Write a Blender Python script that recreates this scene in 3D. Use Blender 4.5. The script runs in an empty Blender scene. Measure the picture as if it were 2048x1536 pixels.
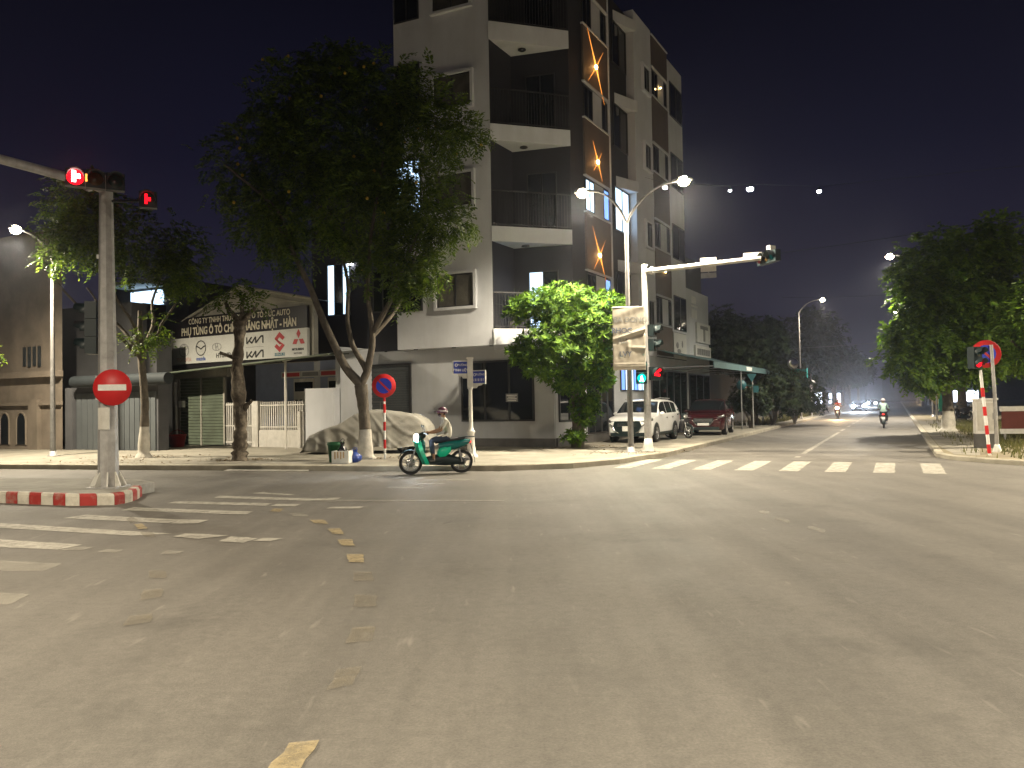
import bpy, math, random
import numpy as np
from mathutils import Vector, Matrix, Quaternion

S = bpy.context.scene
C = S.collection
random.seed(7)
rng = np.random.default_rng(11)
PI = math.pi
rad = math.radians

# ------------------------------------------------------------------ camera, sky, exposure
cam_data = bpy.data.cameras.new('camera')
cam = bpy.data.objects.new('camera', cam_data)
C.objects.link(cam)
CAM_M = Matrix.Rotation(PI / 2 + math.atan(40 / 1600), 3, 'X') @ Matrix.Rotation(-rad(1.0), 3, 'Z')
cam.matrix_world = Matrix.Translation((0, 0, 1.75)) @ CAM_M.to_4x4()
cam_data.sensor_width = 36
cam_data.lens = 28.125
cam_data.clip_start = 0.05
cam_data.clip_end = 3000
S.camera = cam

world = bpy.data.worlds.new('World')
S.world = world
world.use_nodes = True
wn = world.node_tree
for n in list(wn.nodes):
    wn.nodes.remove(n)
w_out = wn.nodes.new('ShaderNodeOutputWorld')
w_bg = wn.nodes.new('ShaderNodeBackground')
w_tc = wn.nodes.new('ShaderNodeTexCoord')
w_sep = wn.nodes.new('ShaderNodeSeparateXYZ')
w_ramp = wn.nodes.new('ShaderNodeValToRGB')
w_noise = wn.nodes.new('ShaderNodeTexNoise')
w_mul = wn.nodes.new('ShaderNodeMix')
w_mul.data_type = 'RGBA'
w_mul.blend_type = 'MULTIPLY'
w_mul.inputs[0].default_value = 0.55
w_noise.inputs['Scale'].default_value = 2.2
w_noise.inputs['Detail'].default_value = 4
wn.links.new(w_tc.outputs['Generated'], w_sep.inputs[0])
wn.links.new(w_tc.outputs['Generated'], w_noise.inputs['Vector'])
wn.links.new(w_sep.outputs['Z'], w_ramp.inputs[0])
wn.links.new(w_ramp.outputs[0], w_mul.inputs[6])
wn.links.new(w_noise.outputs['Fac'], w_mul.inputs[7])
wn.links.new(w_mul.outputs[2], w_bg.inputs[0])
wn.links.new(w_bg.outputs[0], w_out.inputs[0])
er = w_ramp.color_ramp
er.elements[0].position = 0.0
er.elements[0].color = (0.0105, 0.0092, 0.0165, 1)
er.elements[1].position = 1.0
er.elements[1].color = (0.0006, 0.0006, 0.0012, 1)
for pos, col in ((0.12, (0.0088, 0.0080, 0.0160, 1)), (0.28, (0.0034, 0.0033, 0.0084, 1)), (0.5, (0.0011, 0.0011, 0.0025, 1))):
    e = er.elements.new(pos)
    e.color = col
w_bg.inputs[1].default_value = 1.0

S.view_settings.view_transform = 'Standard'
S.view_settings.look = 'None'
S.view_settings.exposure = 1.4
S.view_settings.gamma = 1.0
S.view_settings.use_curve_mapping = False
S.render.engine = 'CYCLES'
S.cycles.use_denoising = True
S.cycles.max_bounces = 6
S.cycles.diffuse_bounces = 3
S.cycles.glossy_bounces = 3
S.cycles.transparent_max_bounces = 8
S.cycles.sample_clamp_indirect = 4.0
S.cycles.sample_clamp_direct = 0.0
S.cycles.blur_glossy = 0.5
S.cycles.caustics_reflective = False
S.cycles.caustics_refractive = False
S.cycles.volume_bounces = 0

# ------------------------------------------------------------------ materials
MATS = {}


def node(nt, kind, **vals):
    n = nt.nodes.new(kind)
    for k, v in vals.items():
        n.inputs[k].default_value = v
    return n


def mat(name, col, rough=0.6, metal=0.0, var=0.25, scale=3.0, bump=0.0, bscale=40.0, dirt=None, spec=0.4, emit=None, estr=0.0):
    """Principled material with noise variation of the colour, optional stains and fine relief."""
    if name in MATS:
        return MATS[name]
    m = bpy.data.materials.new(name)
    m.use_nodes = True
    nt = m.node_tree
    b = nt.nodes['Principled BSDF']
    b.inputs['Roughness'].default_value = rough
    b.inputs['Metallic'].default_value = metal
    b.inputs['Specular IOR Level'].default_value = spec
    tc = node(nt, 'ShaderNodeTexCoord')
    if var > 0:
        nz = node(nt, 'ShaderNodeTexNoise', Scale=scale, Detail=6.0, Roughness=0.62)
        nt.links.new(tc.outputs['Object'], nz.inputs['Vector'])
        rp = nt.nodes.new('ShaderNodeValToRGB')
        rp.color_ramp.elements[0].position = 0.3
        rp.color_ramp.elements[1].position = 0.72
        lo = tuple(c * (1 - var) for c in col)
        hi = tuple(min(1, c * (1 + var * 0.6)) for c in col)
        rp.color_ramp.elements[0].color = (*lo, 1)
        rp.color_ramp.elements[1].color = (*hi, 1)
        nt.links.new(nz.outputs['Fac'], rp.inputs[0])
        last = rp.outputs[0]
        if dirt:
            dcol, amount, dscale, stretch = dirt
            mp = node(nt, 'ShaderNodeMapping')
            mp.inputs['Scale'].default_value = stretch
            nt.links.new(tc.outputs['Object'], mp.inputs[0])
            n2 = node(nt, 'ShaderNodeTexNoise', Scale=dscale, Detail=8.0, Roughness=0.7)
            nt.links.new(mp.outputs[0], n2.inputs['Vector'])
            r2 = nt.nodes.new('ShaderNodeMapRange')
            r2.inputs[1].default_value = 0.48
            r2.inputs[2].default_value = 0.74
            r2.inputs[4].default_value = amount
            nt.links.new(n2.outputs['Fac'], r2.inputs[0])
            mx = nt.nodes.new('ShaderNodeMix')
            mx.data_type = 'RGBA'
            mx.inputs[7].default_value = (*dcol, 1)
            nt.links.new(r2.outputs[0], mx.inputs[0])
            nt.links.new(last, mx.inputs[6])
            last = mx.outputs[2]
        nt.links.new(last, b.inputs['Base Color'])
    else:
        b.inputs['Base Color'].default_value = (*col, 1)
    if bump > 0:
        n3 = node(nt, 'ShaderNodeTexNoise', Scale=bscale, Detail=5.0)
        nt.links.new(tc.outputs['Object'], n3.inputs['Vector'])
        bp = node(nt, 'ShaderNodeBump', Strength=bump, Distance=0.02)
        nt.links.new(n3.outputs['Fac'], bp.inputs['Height'])
        nt.links.new(bp.outputs[0], b.inputs['Normal'])
    if emit:
        b.inputs['Emission Color'].default_value = (*emit, 1)
        b.inputs['Emission Strength'].default_value = estr
    MATS[name] = m
    return m


def glow(name, col, strength):
    if name in MATS:
        return MATS[name]
    m = bpy.data.materials.new(name)
    m.use_nodes = True
    nt = m.node_tree
    nt.nodes.clear()
    e = nt.nodes.new('ShaderNodeEmission')
    e.inputs[0].default_value = (*col, 1)
    e.inputs[1].default_value = strength
    o = nt.nodes.new('ShaderNodeOutputMaterial')
    nt.links.new(e.outputs[0], o.inputs[0])
    MATS[name] = m
    return m


def leaf_mat(name, dark, light, trans=0.35, rough=0.5):
    m = bpy.data.materials.new(name)
    m.use_nodes = True
    nt = m.node_tree
    b = nt.nodes['Principled BSDF']
    b.inputs['Roughness'].default_value = rough
    b.inputs['Specular IOR Level'].default_value = 0.35
    g = nt.nodes.new('ShaderNodeNewGeometry')
    rp = nt.nodes.new('ShaderNodeValToRGB')
    rp.color_ramp.elements[0].color = (*dark, 1)
    rp.color_ramp.elements[1].color = (*light, 1)
    nt.links.new(g.outputs['Random Per Island'], rp.inputs[0])
    nt.links.new(rp.outputs[0], b.inputs['Base Color'])
    t = nt.nodes.new('ShaderNodeBsdfTranslucent')
    nt.links.new(rp.outputs[0], t.inputs[0])
    mx = nt.nodes.new('ShaderNodeMixShader')
    mx.inputs[0].default_value = trans
    nt.links.new(b.outputs[0], mx.inputs[1])
    nt.links.new(t.outputs[0], mx.inputs[2])
    nt.links.new(mx.outputs[0], nt.nodes['Material Output'].inputs[0])
    MATS[name] = m
    return m


def M(k):
    return MATS[k]


# ------------------------------------------------------------------ mesh helpers
ID4 = Matrix.Identity(4)


class MB:
    """Collects shapes and links them as ONE mesh object."""

    def __init__(s):
        s.v, s.f, s.sm, s.mi = [], [], [], []

    def add(s, vs, fs, smooth=False, X=None, mi=0):
        o = len(s.v)
        s.v.extend([(X @ Vector(p))[:] for p in vs] if X is not None else [tuple(p) for p in vs])
        for f in fs:
            s.f.append(tuple(i + o for i in f))
            s.sm.append(smooth)
            s.mi.append(mi)
        return s

    def box(s, x0, x1, y0, y1, z0, z1, X=None, mi=0):
        v = [(x, y, z) for x in (x0, x1) for y in (y0, y1) for z in (z0, z1)]
        return s.add(v, [(0, 1, 3, 2), (4, 6, 7, 5), (0, 4, 5, 1), (2, 3, 7, 6), (0, 2, 6, 4), (1, 5, 7, 3)], False, X, mi)

    def tube(s, pts, r, n=10, smooth=True, X=None, cap=True, mi=0, phase=0.0):
        pts = [Vector(p) for p in pts]
        if not isinstance(r, (list, tuple)):
            r = [r] * len(pts)
        vs, fs = [], []
        prev = None
        for i, p in enumerate(pts):
            a = pts[max(i - 1, 0)]
            b = pts[min(i + 1, len(pts) - 1)]
            d = (b - a).normalized()
            if prev is None:
                up = Vector((0, 0, 1)) if abs(d.z) < 0.95 else Vector((1, 0, 0))
                e1 = d.cross(up).normalized()
            else:
                e1 = (prev - d * prev.dot(d)).normalized()
            prev = e1
            e2 = d.cross(e1)
            for k in range(n):
                t = 2 * PI * k / n + phase
                vs.append(p + (e1 * math.cos(t) + e2 * math.sin(t)) * r[i])
        for i in range(len(pts) - 1):
            for k in range(n):
                k2 = (k + 1) % n
                fs.append((i * n + k, i * n + k2, (i + 1) * n + k2, (i + 1) * n + k))
        s.add(vs, fs, smooth, X, mi)
        if cap:
            s.add(vs[:n], [tuple(range(n))[::-1]], False, X, mi)
            s.add(vs[-n:], [tuple(range(n))], False, X, mi)
        return s

    def lathe(s, prof, n=20, X=None, smooth=True, mi=0, arc=2 * PI):
        vs, fs = [], []
        full = abs(arc - 2 * PI) < 1e-6
        m = n if full else n + 1
        for (r, z) in prof:
            for k in range(m):
                t = arc * k / n
                vs.append((r * math.cos(t), r * math.sin(t), z))
        for i in range(len(prof) - 1):
            for k in range(n):
                k2 = (k + 1) % m
                fs.append((i * m + k, i * m + k2, (i + 1) * m + k2, (i + 1) * m + k))
        return s.add(vs, fs, smooth, X, mi)

    def prism(s, poly, h0, h1, X=None, mi=0, smooth=False):
        n = len(poly)
        vs = [(x, y, h0) for x, y in poly] + [(x, y, h1) for x, y in poly]
        s.add(vs, [tuple(range(n))[::-1], tuple(range(n, 2 * n))], False, X, mi)
        return s.add(vs, [(i, (i + 1) % n, n + (i + 1) % n, n + i) for i in range(n)], smooth, X, mi)

    def sphere(s, c, r, n=12, X=None, mi=0):
        rx, ry, rz = r if isinstance(r, (list, tuple)) else (r, r, r)
        m = max(4, n // 2)
        vs, fs = [], []
        for i in range(m + 1):
            a = PI * i / m
            for k in range(n):
                t = 2 * PI * k / n
                vs.append((c[0] + rx * math.sin(a) * math.cos(t), c[1] + ry * math.sin(a) * math.sin(t), c[2] + rz * math.cos(a)))
        for i in range(m):
            for k in range(n):
                k2 = (k + 1) % n
                fs.append((i * n + k, (i + 1) * n + k, (i + 1) * n + k2, i * n + k2))
        return s.add(vs, fs, True, X, mi)

    def build(s, name, mats, parent=None, loc=None):
        me = bpy.data.meshes.new(name)
        me.from_pydata(s.v, [], s.f)
        me.polygons.foreach_set('use_smooth', s.sm)
        for m in (mats if isinstance(mats, (list, tuple)) else [mats]):
            me.materials.append(m)
        if any(s.mi):
            me.polygons.foreach_set('material_index', s.mi)
        me.update()
        o = bpy.data.objects.new(name, me)
        C.objects.link(o)
        if parent is not None:
            o.parent = parent
        if loc is not None:
            o.location = loc
        return o


def np_mesh(name, V, F, material, parent=None, smooth=False):
    """A mesh of equal-sized faces straight from numpy arrays."""
    me = bpy.data.meshes.new(name)
    nv, nf, k = len(V), len(F), F.shape[1]
    me.vertices.add(nv)
    me.vertices.foreach_set('co', np.asarray(V, dtype=np.float32).ravel())
    me.loops.add(nf * k)
    me.loops.foreach_set('vertex_index', np.asarray(F, dtype=np.int32).ravel())
    me.polygons.add(nf)
    me.polygons.foreach_set('loop_start', np.arange(0, nf * k, k, dtype=np.int32))
    me.polygons.foreach_set('loop_total', np.full(nf, k, dtype=np.int32))
    me.polygons.foreach_set('use_smooth', np.full(nf, smooth))
    me.update(calc_edges=True)
    me.validate()
    me.materials.append(material)
    o = bpy.data.objects.new(name, me)
    C.objects.link(o)
    if parent is not None:
        o.parent = parent
    return o


def thing(name, label, cat, loc=(0, 0, 0), rz=0.0, group=None):
    o = bpy.data.objects.new(name, None)
    C.objects.link(o)
    o.location = loc
    o.rotation_euler = (0, 0, rz)
    o['label'] = label
    o['category'] = cat
    if group:
        o['group'] = group
    o.empty_display_size = 0.2
    return o


def tag(o, label, cat, group=None):
    o['label'] = label
    o['category'] = cat
    if group:
        o['group'] = group
    return o


def struct(o):
    o['kind'] = 'structure'
    return o


def dup(root, loc, rz, label, group=None, skip=()):
    """A copy of a thing with copies of its parts and sub-parts (meshes shared)."""
    r = root.copy()
    C.objects.link(r)
    r.location = loc
    r.rotation_euler = (0, 0, rz)
    r['label'] = label
    if group:
        r['group'] = group
    for ch in list(root.children):
        if ch.name.split('.')[0] in skip:
            continue
        c = ch.copy()
        C.objects.link(c)
        c.parent = r
        for g in list(ch.children):
            d = g.copy()
            C.objects.link(d)
            d.parent = c
    return r


def frame(o, az, z=0.0):
    """Local axes: t along azimuth az (degrees from +Y towards +X), d to the right of it, z up."""
    a = rad(az)
    return Matrix(((math.sin(a), math.cos(a), 0, o[0]), (math.cos(a), -math.sin(a), 0, o[1]), (0, 0, 1, z), (0, 0, 0, 1)))


def text(name, s, size, material, X, parent=None, thick=0.004, bold=0.0, align='CENTER'):
    cu = bpy.data.curves.new(name, 'FONT')
    cu.body = s
    cu.size = size
    cu.align_x = align
    cu.align_y = 'CENTER'
    cu.extrude = thick
    cu.offset = bold
    cu.resolution_u = 3
    tmp = bpy.data.objects.new('text_tmp', cu)
    C.objects.link(tmp)
    dg = bpy.context.evaluated_depsgraph_get()
    me = bpy.data.meshes.new_from_object(tmp.evaluated_get(dg))
    bpy.data.objects.remove(tmp)
    me.name = name
    me.transform(X)
    me.materials.clear()
    me.materials.append(material)
    o = bpy.data.objects.new(name, me)
    C.objects.link(o)
    if parent is not None:
        o.parent = parent
    return o


def lamp_light(name, loc, power, col, parent=None, size=150, blend=0.5, radius=0.12, aim=None):
    l = bpy.data.lights.new(name, 'SPOT')
    l.energy = power
    l.color = col
    l.spot_size = rad(size)
    l.spot_blend = blend
    l.shadow_soft_size = radius
    o = bpy.data.objects.new(name, l)
    C.objects.link(o)
    o.location = loc
    if aim is not None:
        o.rotation_euler = Vector(aim).to_track_quat('-Z', 'Y').to_euler()
    if parent is not None:
        o.parent = parent
    return o


# plain materials used in many places
mat('grey_steel', (0.36, 0.36, 0.36), 0.5, 0.6, 0.25, 6, 0.15, 60, ((0.22, 0.19, 0.16), 0.5, 5, (1, 1, 0.2)))
mat('pale_paint', (0.62, 0.60, 0.55), 0.5, 0.0, 0.12, 6, 0.05, 60, ((0.35, 0.31, 0.25), 0.5, 6, (1, 1, 0.25)))
mat('galvanised', (0.44, 0.43, 0.42), 0.55, 0.35, 0.3, 5, 0.1, 50, ((0.25, 0.22, 0.19), 0.6, 4, (1, 1, 0.15)))
mat('lamp_pole', (0.19, 0.185, 0.18), 0.6, 0.2, 0.3, 5, 0.1, 50, ((0.12, 0.11, 0.10), 0.6, 4, (1, 1, 0.15)))
mat('black_plastic', (0.008, 0.018, 0.02), 0.45, 0, 0.2, 10, 0.05, 80)
mat('rubber', (0.02, 0.02, 0.02), 0.8, 0, 0.3, 10, 0.2, 60)
mat('chrome', (0.65, 0.65, 0.66), 0.18, 1.0, 0.1, 8)
mat('alloy', (0.42, 0.42, 0.43), 0.32, 0.9, 0.1, 8)
mat('sign_red', (0.55, 0.018, 0.02), 0.45, 0, 0.1, 6)
mat('sign_blue', (0.02, 0.045, 0.55), 0.45, 0, 0.1, 6)
mat('sign_white', (0.78, 0.77, 0.74), 0.5, 0, 0.1, 8, 0, 1, ((0.5, 0.47, 0.4), 0.4, 6, (1, 1, 1)))
mat('street_sign_blue', (0.03, 0.05, 0.30), 0.45, 0, 0.1, 6)
mat('sign_green', (0.01, 0.22, 0.16), 0.5, 0, 0.15, 6)
mat('dark_glass', (0.012, 0.015, 0.018), 0.06, 0, 0.1, 2, spec=0.6)
mat('window_glass', (0.03, 0.032, 0.03), 0.08, 0, 0.3, 0.9, spec=0.55)
mat('curtain_glass', (0.10, 0.095, 0.08), 0.12, 0, 0.35, 2.5, spec=0.5)
mat('frame_dark', (0.03, 0.03, 0.032), 0.5, 0, 0.2, 6)
mat('frame_white', (0.6, 0.59, 0.56), 0.5, 0, 0.1, 6)
mat('concrete', (0.30, 0.285, 0.25), 0.85, 0, 0.3, 2.5, 0.4, 30, ((0.14, 0.125, 0.10), 0.6, 1.2, (1, 1, 1)))
glow('lamp_warm', (1.0, 0.84, 0.55), 28)
glow('lamp_warm_far', (1.0, 0.84, 0.62), 30)
glow('lamp_white', (0.95, 0.97, 1.0), 25)
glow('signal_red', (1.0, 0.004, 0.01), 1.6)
glow('signal_red_core', (1.0, 0.55, 0.5), 9)
glow('signal_green', (0.0, 0.80, 0.46), 0.9)
glow('signal_green_dim', (0.0, 0.5, 0.4), 0.035)
glow('signal_red_dim', (1.0, 0.05, 0.07), 0.25)
glow('room_cool', (0.50, 0.72, 0.95), 1.1)
glow('room_blue', (0.18, 0.34, 0.85), 0.8)
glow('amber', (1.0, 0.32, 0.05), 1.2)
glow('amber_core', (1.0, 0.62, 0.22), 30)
glow('headlight_white', (0.85, 0.93, 1.0), 120)
glow('headlight_warm', (1.0, 0.62, 0.25), 160)
glow('tail_red', (1.0, 0.03, 0.02), 2.0)

# ------------------------------------------------------------------ ground, road, pavements
ROAD = frame((0, 0), 25.7)          # s along the far road, n to its right
AV = 25.7


def R(s, n, z=0.0):
    return (ROAD @ Vector((s, n, z)))[:]


def asphalt(name, base, light, dark):
    m = bpy.data.materials.new(name)
    m.use_nodes = True
    nt = m.node_tree
    b = nt.nodes['Principled BSDF']
    b.inputs['Specular IOR Level'].default_value = 0.35
    tc = node(nt, 'ShaderNodeTexCoord')

    def noise(scale, detail, stretch=None, rot=0):
        n = node(nt, 'ShaderNodeTexNoise', Scale=scale, Detail=detail, Roughness=0.65)
        if stretch:
            mp = node(nt, 'ShaderNodeMapping')
            mp.inputs['Scale'].default_value = stretch
            mp.inputs['Rotation'].default_value = (0, 0, rot)
            nt.links.new(tc.outputs['Object'], mp.inputs[0])
            nt.links.new(mp.outputs[0], n.inputs['Vector'])
        else:
            nt.links.new(tc.outputs['Object'], n.inputs['Vector'])
        return n

    def ramp(src, a, c0, e, c1):
        r = nt.nodes.new('ShaderNodeValToRGB')
        r.color_ramp.elements[0].position = a
        r.color_ramp.elements[0].color = (*c0, 1)
        r.color_ramp.elements[1].position = e
        r.color_ramp.elements[1].color = (*c1, 1)
        nt.links.new(src, r.inputs[0])
        return r.outputs[0]

    def mix(a, bb, f, kind='MIX', fac=None):
        mx = nt.nodes.new('ShaderNodeMix')
        mx.data_type = 'RGBA'
        mx.blend_type = kind
        mx.inputs[0].default_value = f
        nt.links.new(a, mx.inputs[6])
        nt.links.new(bb, mx.inputs[7])
        if fac is not None:
            nt.links.new(fac, mx.inputs[0])
        return mx.outputs[2]

    c1 = ramp(noise(0.35, 6).outputs['Fac'], 0.32, dark, 0.7, base)
    c2 = ramp(noise(0.9, 8, (1.0, 0.22, 1), rad(25.7)).outputs['Fac'], 0.36, tuple(x * 0.82 for x in base), 0.72, light)
    c3 = mix(c1, c2, 0.55)
    fine = ramp(noise(55, 4).outputs['Fac'], 0.32, (0.45, 0.45, 0.45), 0.7, (1.4, 1.4, 1.4))
    c4 = mix(c3, fine, 0.38, 'MULTIPLY')
    mid = ramp(noise(11, 5).outputs['Fac'], 0.35, (0.78, 0.78, 0.78), 0.68, (1.14, 1.14, 1.14))
    c4 = mix(c4, mid, 0.55, 'MULTIPLY')
    # hairline cracks and patch seams
    vor = nt.nodes.new('ShaderNodeTexVoronoi')
    vor.feature = 'DISTANCE_TO_EDGE'
    vor.inputs['Scale'].default_value = 0.33
    wob = noise(1.6, 6)
    va = nt.nodes.new('ShaderNodeVectorMath')
    va.operation = 'MULTIPLY_ADD'
    va.inputs[1].default_value = (0.9, 0.9, 0)
    nt.links.new(wob.outputs['Color'], va.inputs[0])
    nt.links.new(tc.outputs['Object'], va.inputs[2])
    nt.links.new(va.outputs[0], vor.inputs['Vector'])
    crack = ramp(vor.outputs['Distance'], 0.0, (0.5, 0.5, 0.5), 0.006, (1, 1, 1))
    c4 = mix(c4, crack, 0.16, 'MULTIPLY')
    # polished wheel tracks along the lanes
    trk = noise(0.5, 3, (2.2, 0.05, 1), rad(25.7))
    tramp = ramp(trk.outputs['Fac'], 0.38, (0.86, 0.86, 0.86), 0.62, (1.10, 1.10, 1.10))
    c4 = mix(c4, tramp, 0.8, 'MULTIPLY')
    # worn specks and scuffs that vary from place to place
    sp = noise(7, 2, (1.0, 0.18, 1), rad(25.7))
    mr = node(nt, 'ShaderNodeMapRange')
    mr.inputs[1].default_value = 0.66
    mr.inputs[2].default_value = 0.78
    mr.inputs[4].default_value = 0.4
    nt.links.new(sp.outputs['Fac'], mr.inputs[0])
    lightrgb = nt.nodes.new('ShaderNodeRGB')
    lightrgb.outputs[0].default_value = (*tuple(min(1, x * 1.6) for x in light), 1)
    c5 = mix(c4, lightrgb.outputs[0], 0.0, 'MIX', mr.outputs[0])
    # oil and patch stains
    st = noise(0.55, 5)
    ms = node(nt, 'ShaderNodeMapRange')
    ms.inputs[1].default_value = 0.56
    ms.inputs[2].default_value = 0.72
    ms.inputs[4].default_value = 0.55
    nt.links.new(st.outputs['Fac'], ms.inputs[0])
    dk = nt.nodes.new('ShaderNodeRGB')
    dk.outputs[0].default_value = (*tuple(x * 0.55 for x in dark), 1)
    c6 = mix(c5, dk.outputs[0], 0.0, 'MIX', ms.outputs[0])
    nt.links.new(c6, b.inputs['Base Color'])
    rr = node(nt, 'ShaderNodeMapRange')
    rr.inputs[3].default_value = 0.55
    rr.inputs[4].default_value = 0.85
    nt.links.new(noise(0.8, 4).outputs['Fac'], rr.inputs[0])
    nt.links.new(rr.outputs[0], b.inputs['Roughness'])
    bp = node(nt, 'ShaderNodeBump', Strength=0.35, Distance=0.012)
    nt.links.new(noise(90, 3).outputs['Fac'], bp.inputs['Height'])
    nt.links.new(bp.outputs[0], b.inputs['Normal'])
    MATS[name] = m
    return m


asphalt('asphalt', (0.150, 0.138, 0.121), (0.186, 0.171, 0.149), (0.108, 0.100, 0.089))
mat('soil', (0.10, 0.085, 0.06), 0.95, 0, 0.4, 1.5, 0.6, 20)
mat('pavement', (0.27, 0.25, 0.205), 0.85, 0, 0.3, 1.2, 0.4, 30, ((0.12, 0.105, 0.08), 0.7, 0.9, (1, 1, 1)))
mat('kerb_stone', (0.34, 0.31, 0.245), 0.8, 0, 0.3, 1.6, 0.4, 25, ((0.16, 0.14, 0.10), 0.6, 1.5, (1, 1, 1)))
mat('verge_soil', (0.22, 0.185, 0.12), 0.95, 0, 0.35, 1.1, 0.6, 16, ((0.09, 0.09, 0.035), 0.8, 0.7, (1, 1, 1)))


def worn_paint(name, col, wear, wscale=2.2):
    """Road paint, rubbed through to the asphalt in patches."""
    m = mat(name, col, 0.7, 0, 0.15, 3, 0.2, 60)
    if not wear:
        return m
    nt = m.node_tree
    bs = nt.nodes['Principled BSDF']
    tc = node(nt, 'ShaderNodeTexCoord')
    n1 = node(nt, 'ShaderNodeTexNoise', Scale=wscale * 2.2, Detail=9.0, Roughness=0.72)
    n2 = node(nt, 'ShaderNodeTexNoise', Scale=55.0, Detail=3.0)
    nt.links.new(tc.outputs['Object'], n1.inputs['Vector'])
    nt.links.new(tc.outputs['Object'], n2.inputs['Vector'])
    ad = nt.nodes.new('ShaderNodeMath')
    ad.operation = 'MULTIPLY_ADD'
    ad.inputs[1].default_value = 0.3
    nt.links.new(n2.outputs['Fac'], ad.inputs[0])
    nt.links.new(n1.outputs['Fac'], ad.inputs[2])
    mr = node(nt, 'ShaderNodeMapRange')
    mr.inputs[1].default_value = 0.80 - 0.34 * wear
    mr.inputs[2].default_value = 1.12 - 0.26 * wear
    mr.inputs[3].default_value = max(0.05, wear * 1.3 - 0.72)
    mr.inputs[4].default_value = 0.55 + 0.38 * wear
    nt.links.new(ad.outputs[0], mr.inputs[0])
    tr = nt.nodes.new('ShaderNodeBsdfTransparent')
    mx = nt.nodes.new('ShaderNodeMixShader')
    nt.links.new(mr.outputs[0], mx.inputs[0])
    nt.links.new(bs.outputs[0], mx.inputs[1])
    nt.links.new(tr.outputs[0], mx.inputs[2])
    nt.links.new(mx.outputs[0], nt.nodes['Material Output'].inputs[0])
    return m


worn_paint('paint_white', (0.43, 0.405, 0.35), 0.66, 2.5)
worn_paint('paint_white_faint', (0.46, 0.43, 0.36), 1.0, 2.2)
worn_paint('paint_yellow', (0.35, 0.28, 0.16), 0.7, 3)
worn_paint('paint_yellow_faint', (0.24, 0.205, 0.145), 1.0, 2.5)
mat('kerb_red', (0.33, 0.03, 0.025), 0.7, 0, 0.2, 3, 0.2, 60, ((0.34, 0.30, 0.24), 0.8, 5, (1, 1, 1)))
mat('kerb_white', (0.56, 0.52, 0.44), 0.7, 0, 0.2, 3, 0.2, 60, ((0.22, 0.19, 0.15), 0.8, 4, (1, 1, 1)))

g = MB()
g.add([(-900, -300, -0.25), (900, -300, -0.25), (900, 1500, -0.25), (-900, 1500, -0.25)], [(0, 1, 2, 3)])
struct(g.build('ground', M('soil')))
g = MB()
# junction and the cross street
g.add([(-90, -60, 0), (90, -60, 0), (90, 45, 0), (-90, 45, 0)], [(0, 1, 2, 3)])
struct(g.build('road', M('asphalt')))
g = MB()
far = [R(24, -6.6, 0.004), R(24, 1.2, 0.004), R(420, 1.2, 0.004), R(420, -6.6, 0.004)]
g.add(far, [(0, 1, 2, 3)])
struct(g.build('far_road', M('asphalt')))

KERB = [(-62, 38.5), (-30, 29.2), (-16.03, 25.04), (-10.9, 23.55), (-7.45, 22.67), (-3.6, 21.6), (-0.35, 21.02), (1.6, 21.45),
        (3.02, 22.69), (3.84, 24.0), (4.75, 25.0), R(27, -6.6)[:2], R(33, -6.55)[:2], R(60, -6.5)[:2], R(420, -6.5)[:2]]


def ribbon(mb, pts, w, z0, z1, side=1):
    """A kerb of width w along pts, offset to one side."""
    P = [Vector((p[0], p[1])) for p in pts]
    off = []
    for i, p in enumerate(P):
        a, b = P[max(i - 1, 0)], P[min(i + 1, len(P) - 1)]
        d = (b - a).normalized()
        off.append(p + Vector((-d.y, d.x)) * w * side)
    vs, fs = [], []
    for p, q in zip(P, off):
        vs += [(p.x, p.y, z0), (p.x, p.y, z1 - 0.02), (p.x + (q.x - p.x) * .12, p.y + (q.y - p.y) * .12, z1), (q.x, q.y, z1), (q.x, q.y, z0)]
    for i in range(len(P) - 1):
        o = i * 5
        for k in range(4):
            fs.append((o + k, o + k + 1, o + k + 6, o + k + 5))
    fs.append((0, 1, 2, 3, 4))
    n = (len(P) - 1) * 5
    fs.append((n, n + 1, n + 2, n + 3, n + 4))
    mb.add(vs, fs)
    return [tuple(q) for q in off]


k = MB()
inner = ribbon(k, KERB, 0.28, -0.2, 0.155)
kerb_obj = struct(k.build('kerb', M('kerb_stone')))
p = MB()
poly = inner + [R(420, -60)[:2], (-62, 420)]
p.prism(poly, -0.22, 0.148)
struct(p.build('pavement', M('pavement')))

# dips in the pavement edge: driveway ramp in front of the shop, drain cover, dirt strip
rp = MB()
rp.add([(-8.2, 22.60, 0.012), (-5.6, 21.9, 0.012), (-5.9, 23.4, 0.165), (-7.7, 23.9, 0.165)], [(0, 1, 2, 3)])
rp.add([(-8.2, 22.60, 0.0), (-5.6, 21.9, 0.0), (-5.6, 21.9, 0.012), (-8.2, 22.6, 0.012)], [(0, 1, 2, 3)])
struct(rp.build('driveway_ramp', M('concrete')))

VERGE = [R(420, 0.95)[:2], R(60, 0.95)[:2], R(30, 0.95)[:2], R(26.2, 0.95)[:2], R(25.2, 1.25)[:2], (12.35, 20.6), (12.75, 19.7), (13.3, 19.15), (14.2, 18.85), (17, 18.3), (40, 14.5), (90, 6)]
k = MB()
inner = ribbon(k, VERGE, 0.22, -0.2, 0.12)
struct(k.build('verge_kerb', M('kerb_stone')))
p = MB()
p.prism(inner + [(330, 6), (330, 378)], -0.22, 0.112)
struct(p.build('verge', M('verge_soil')))
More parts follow.
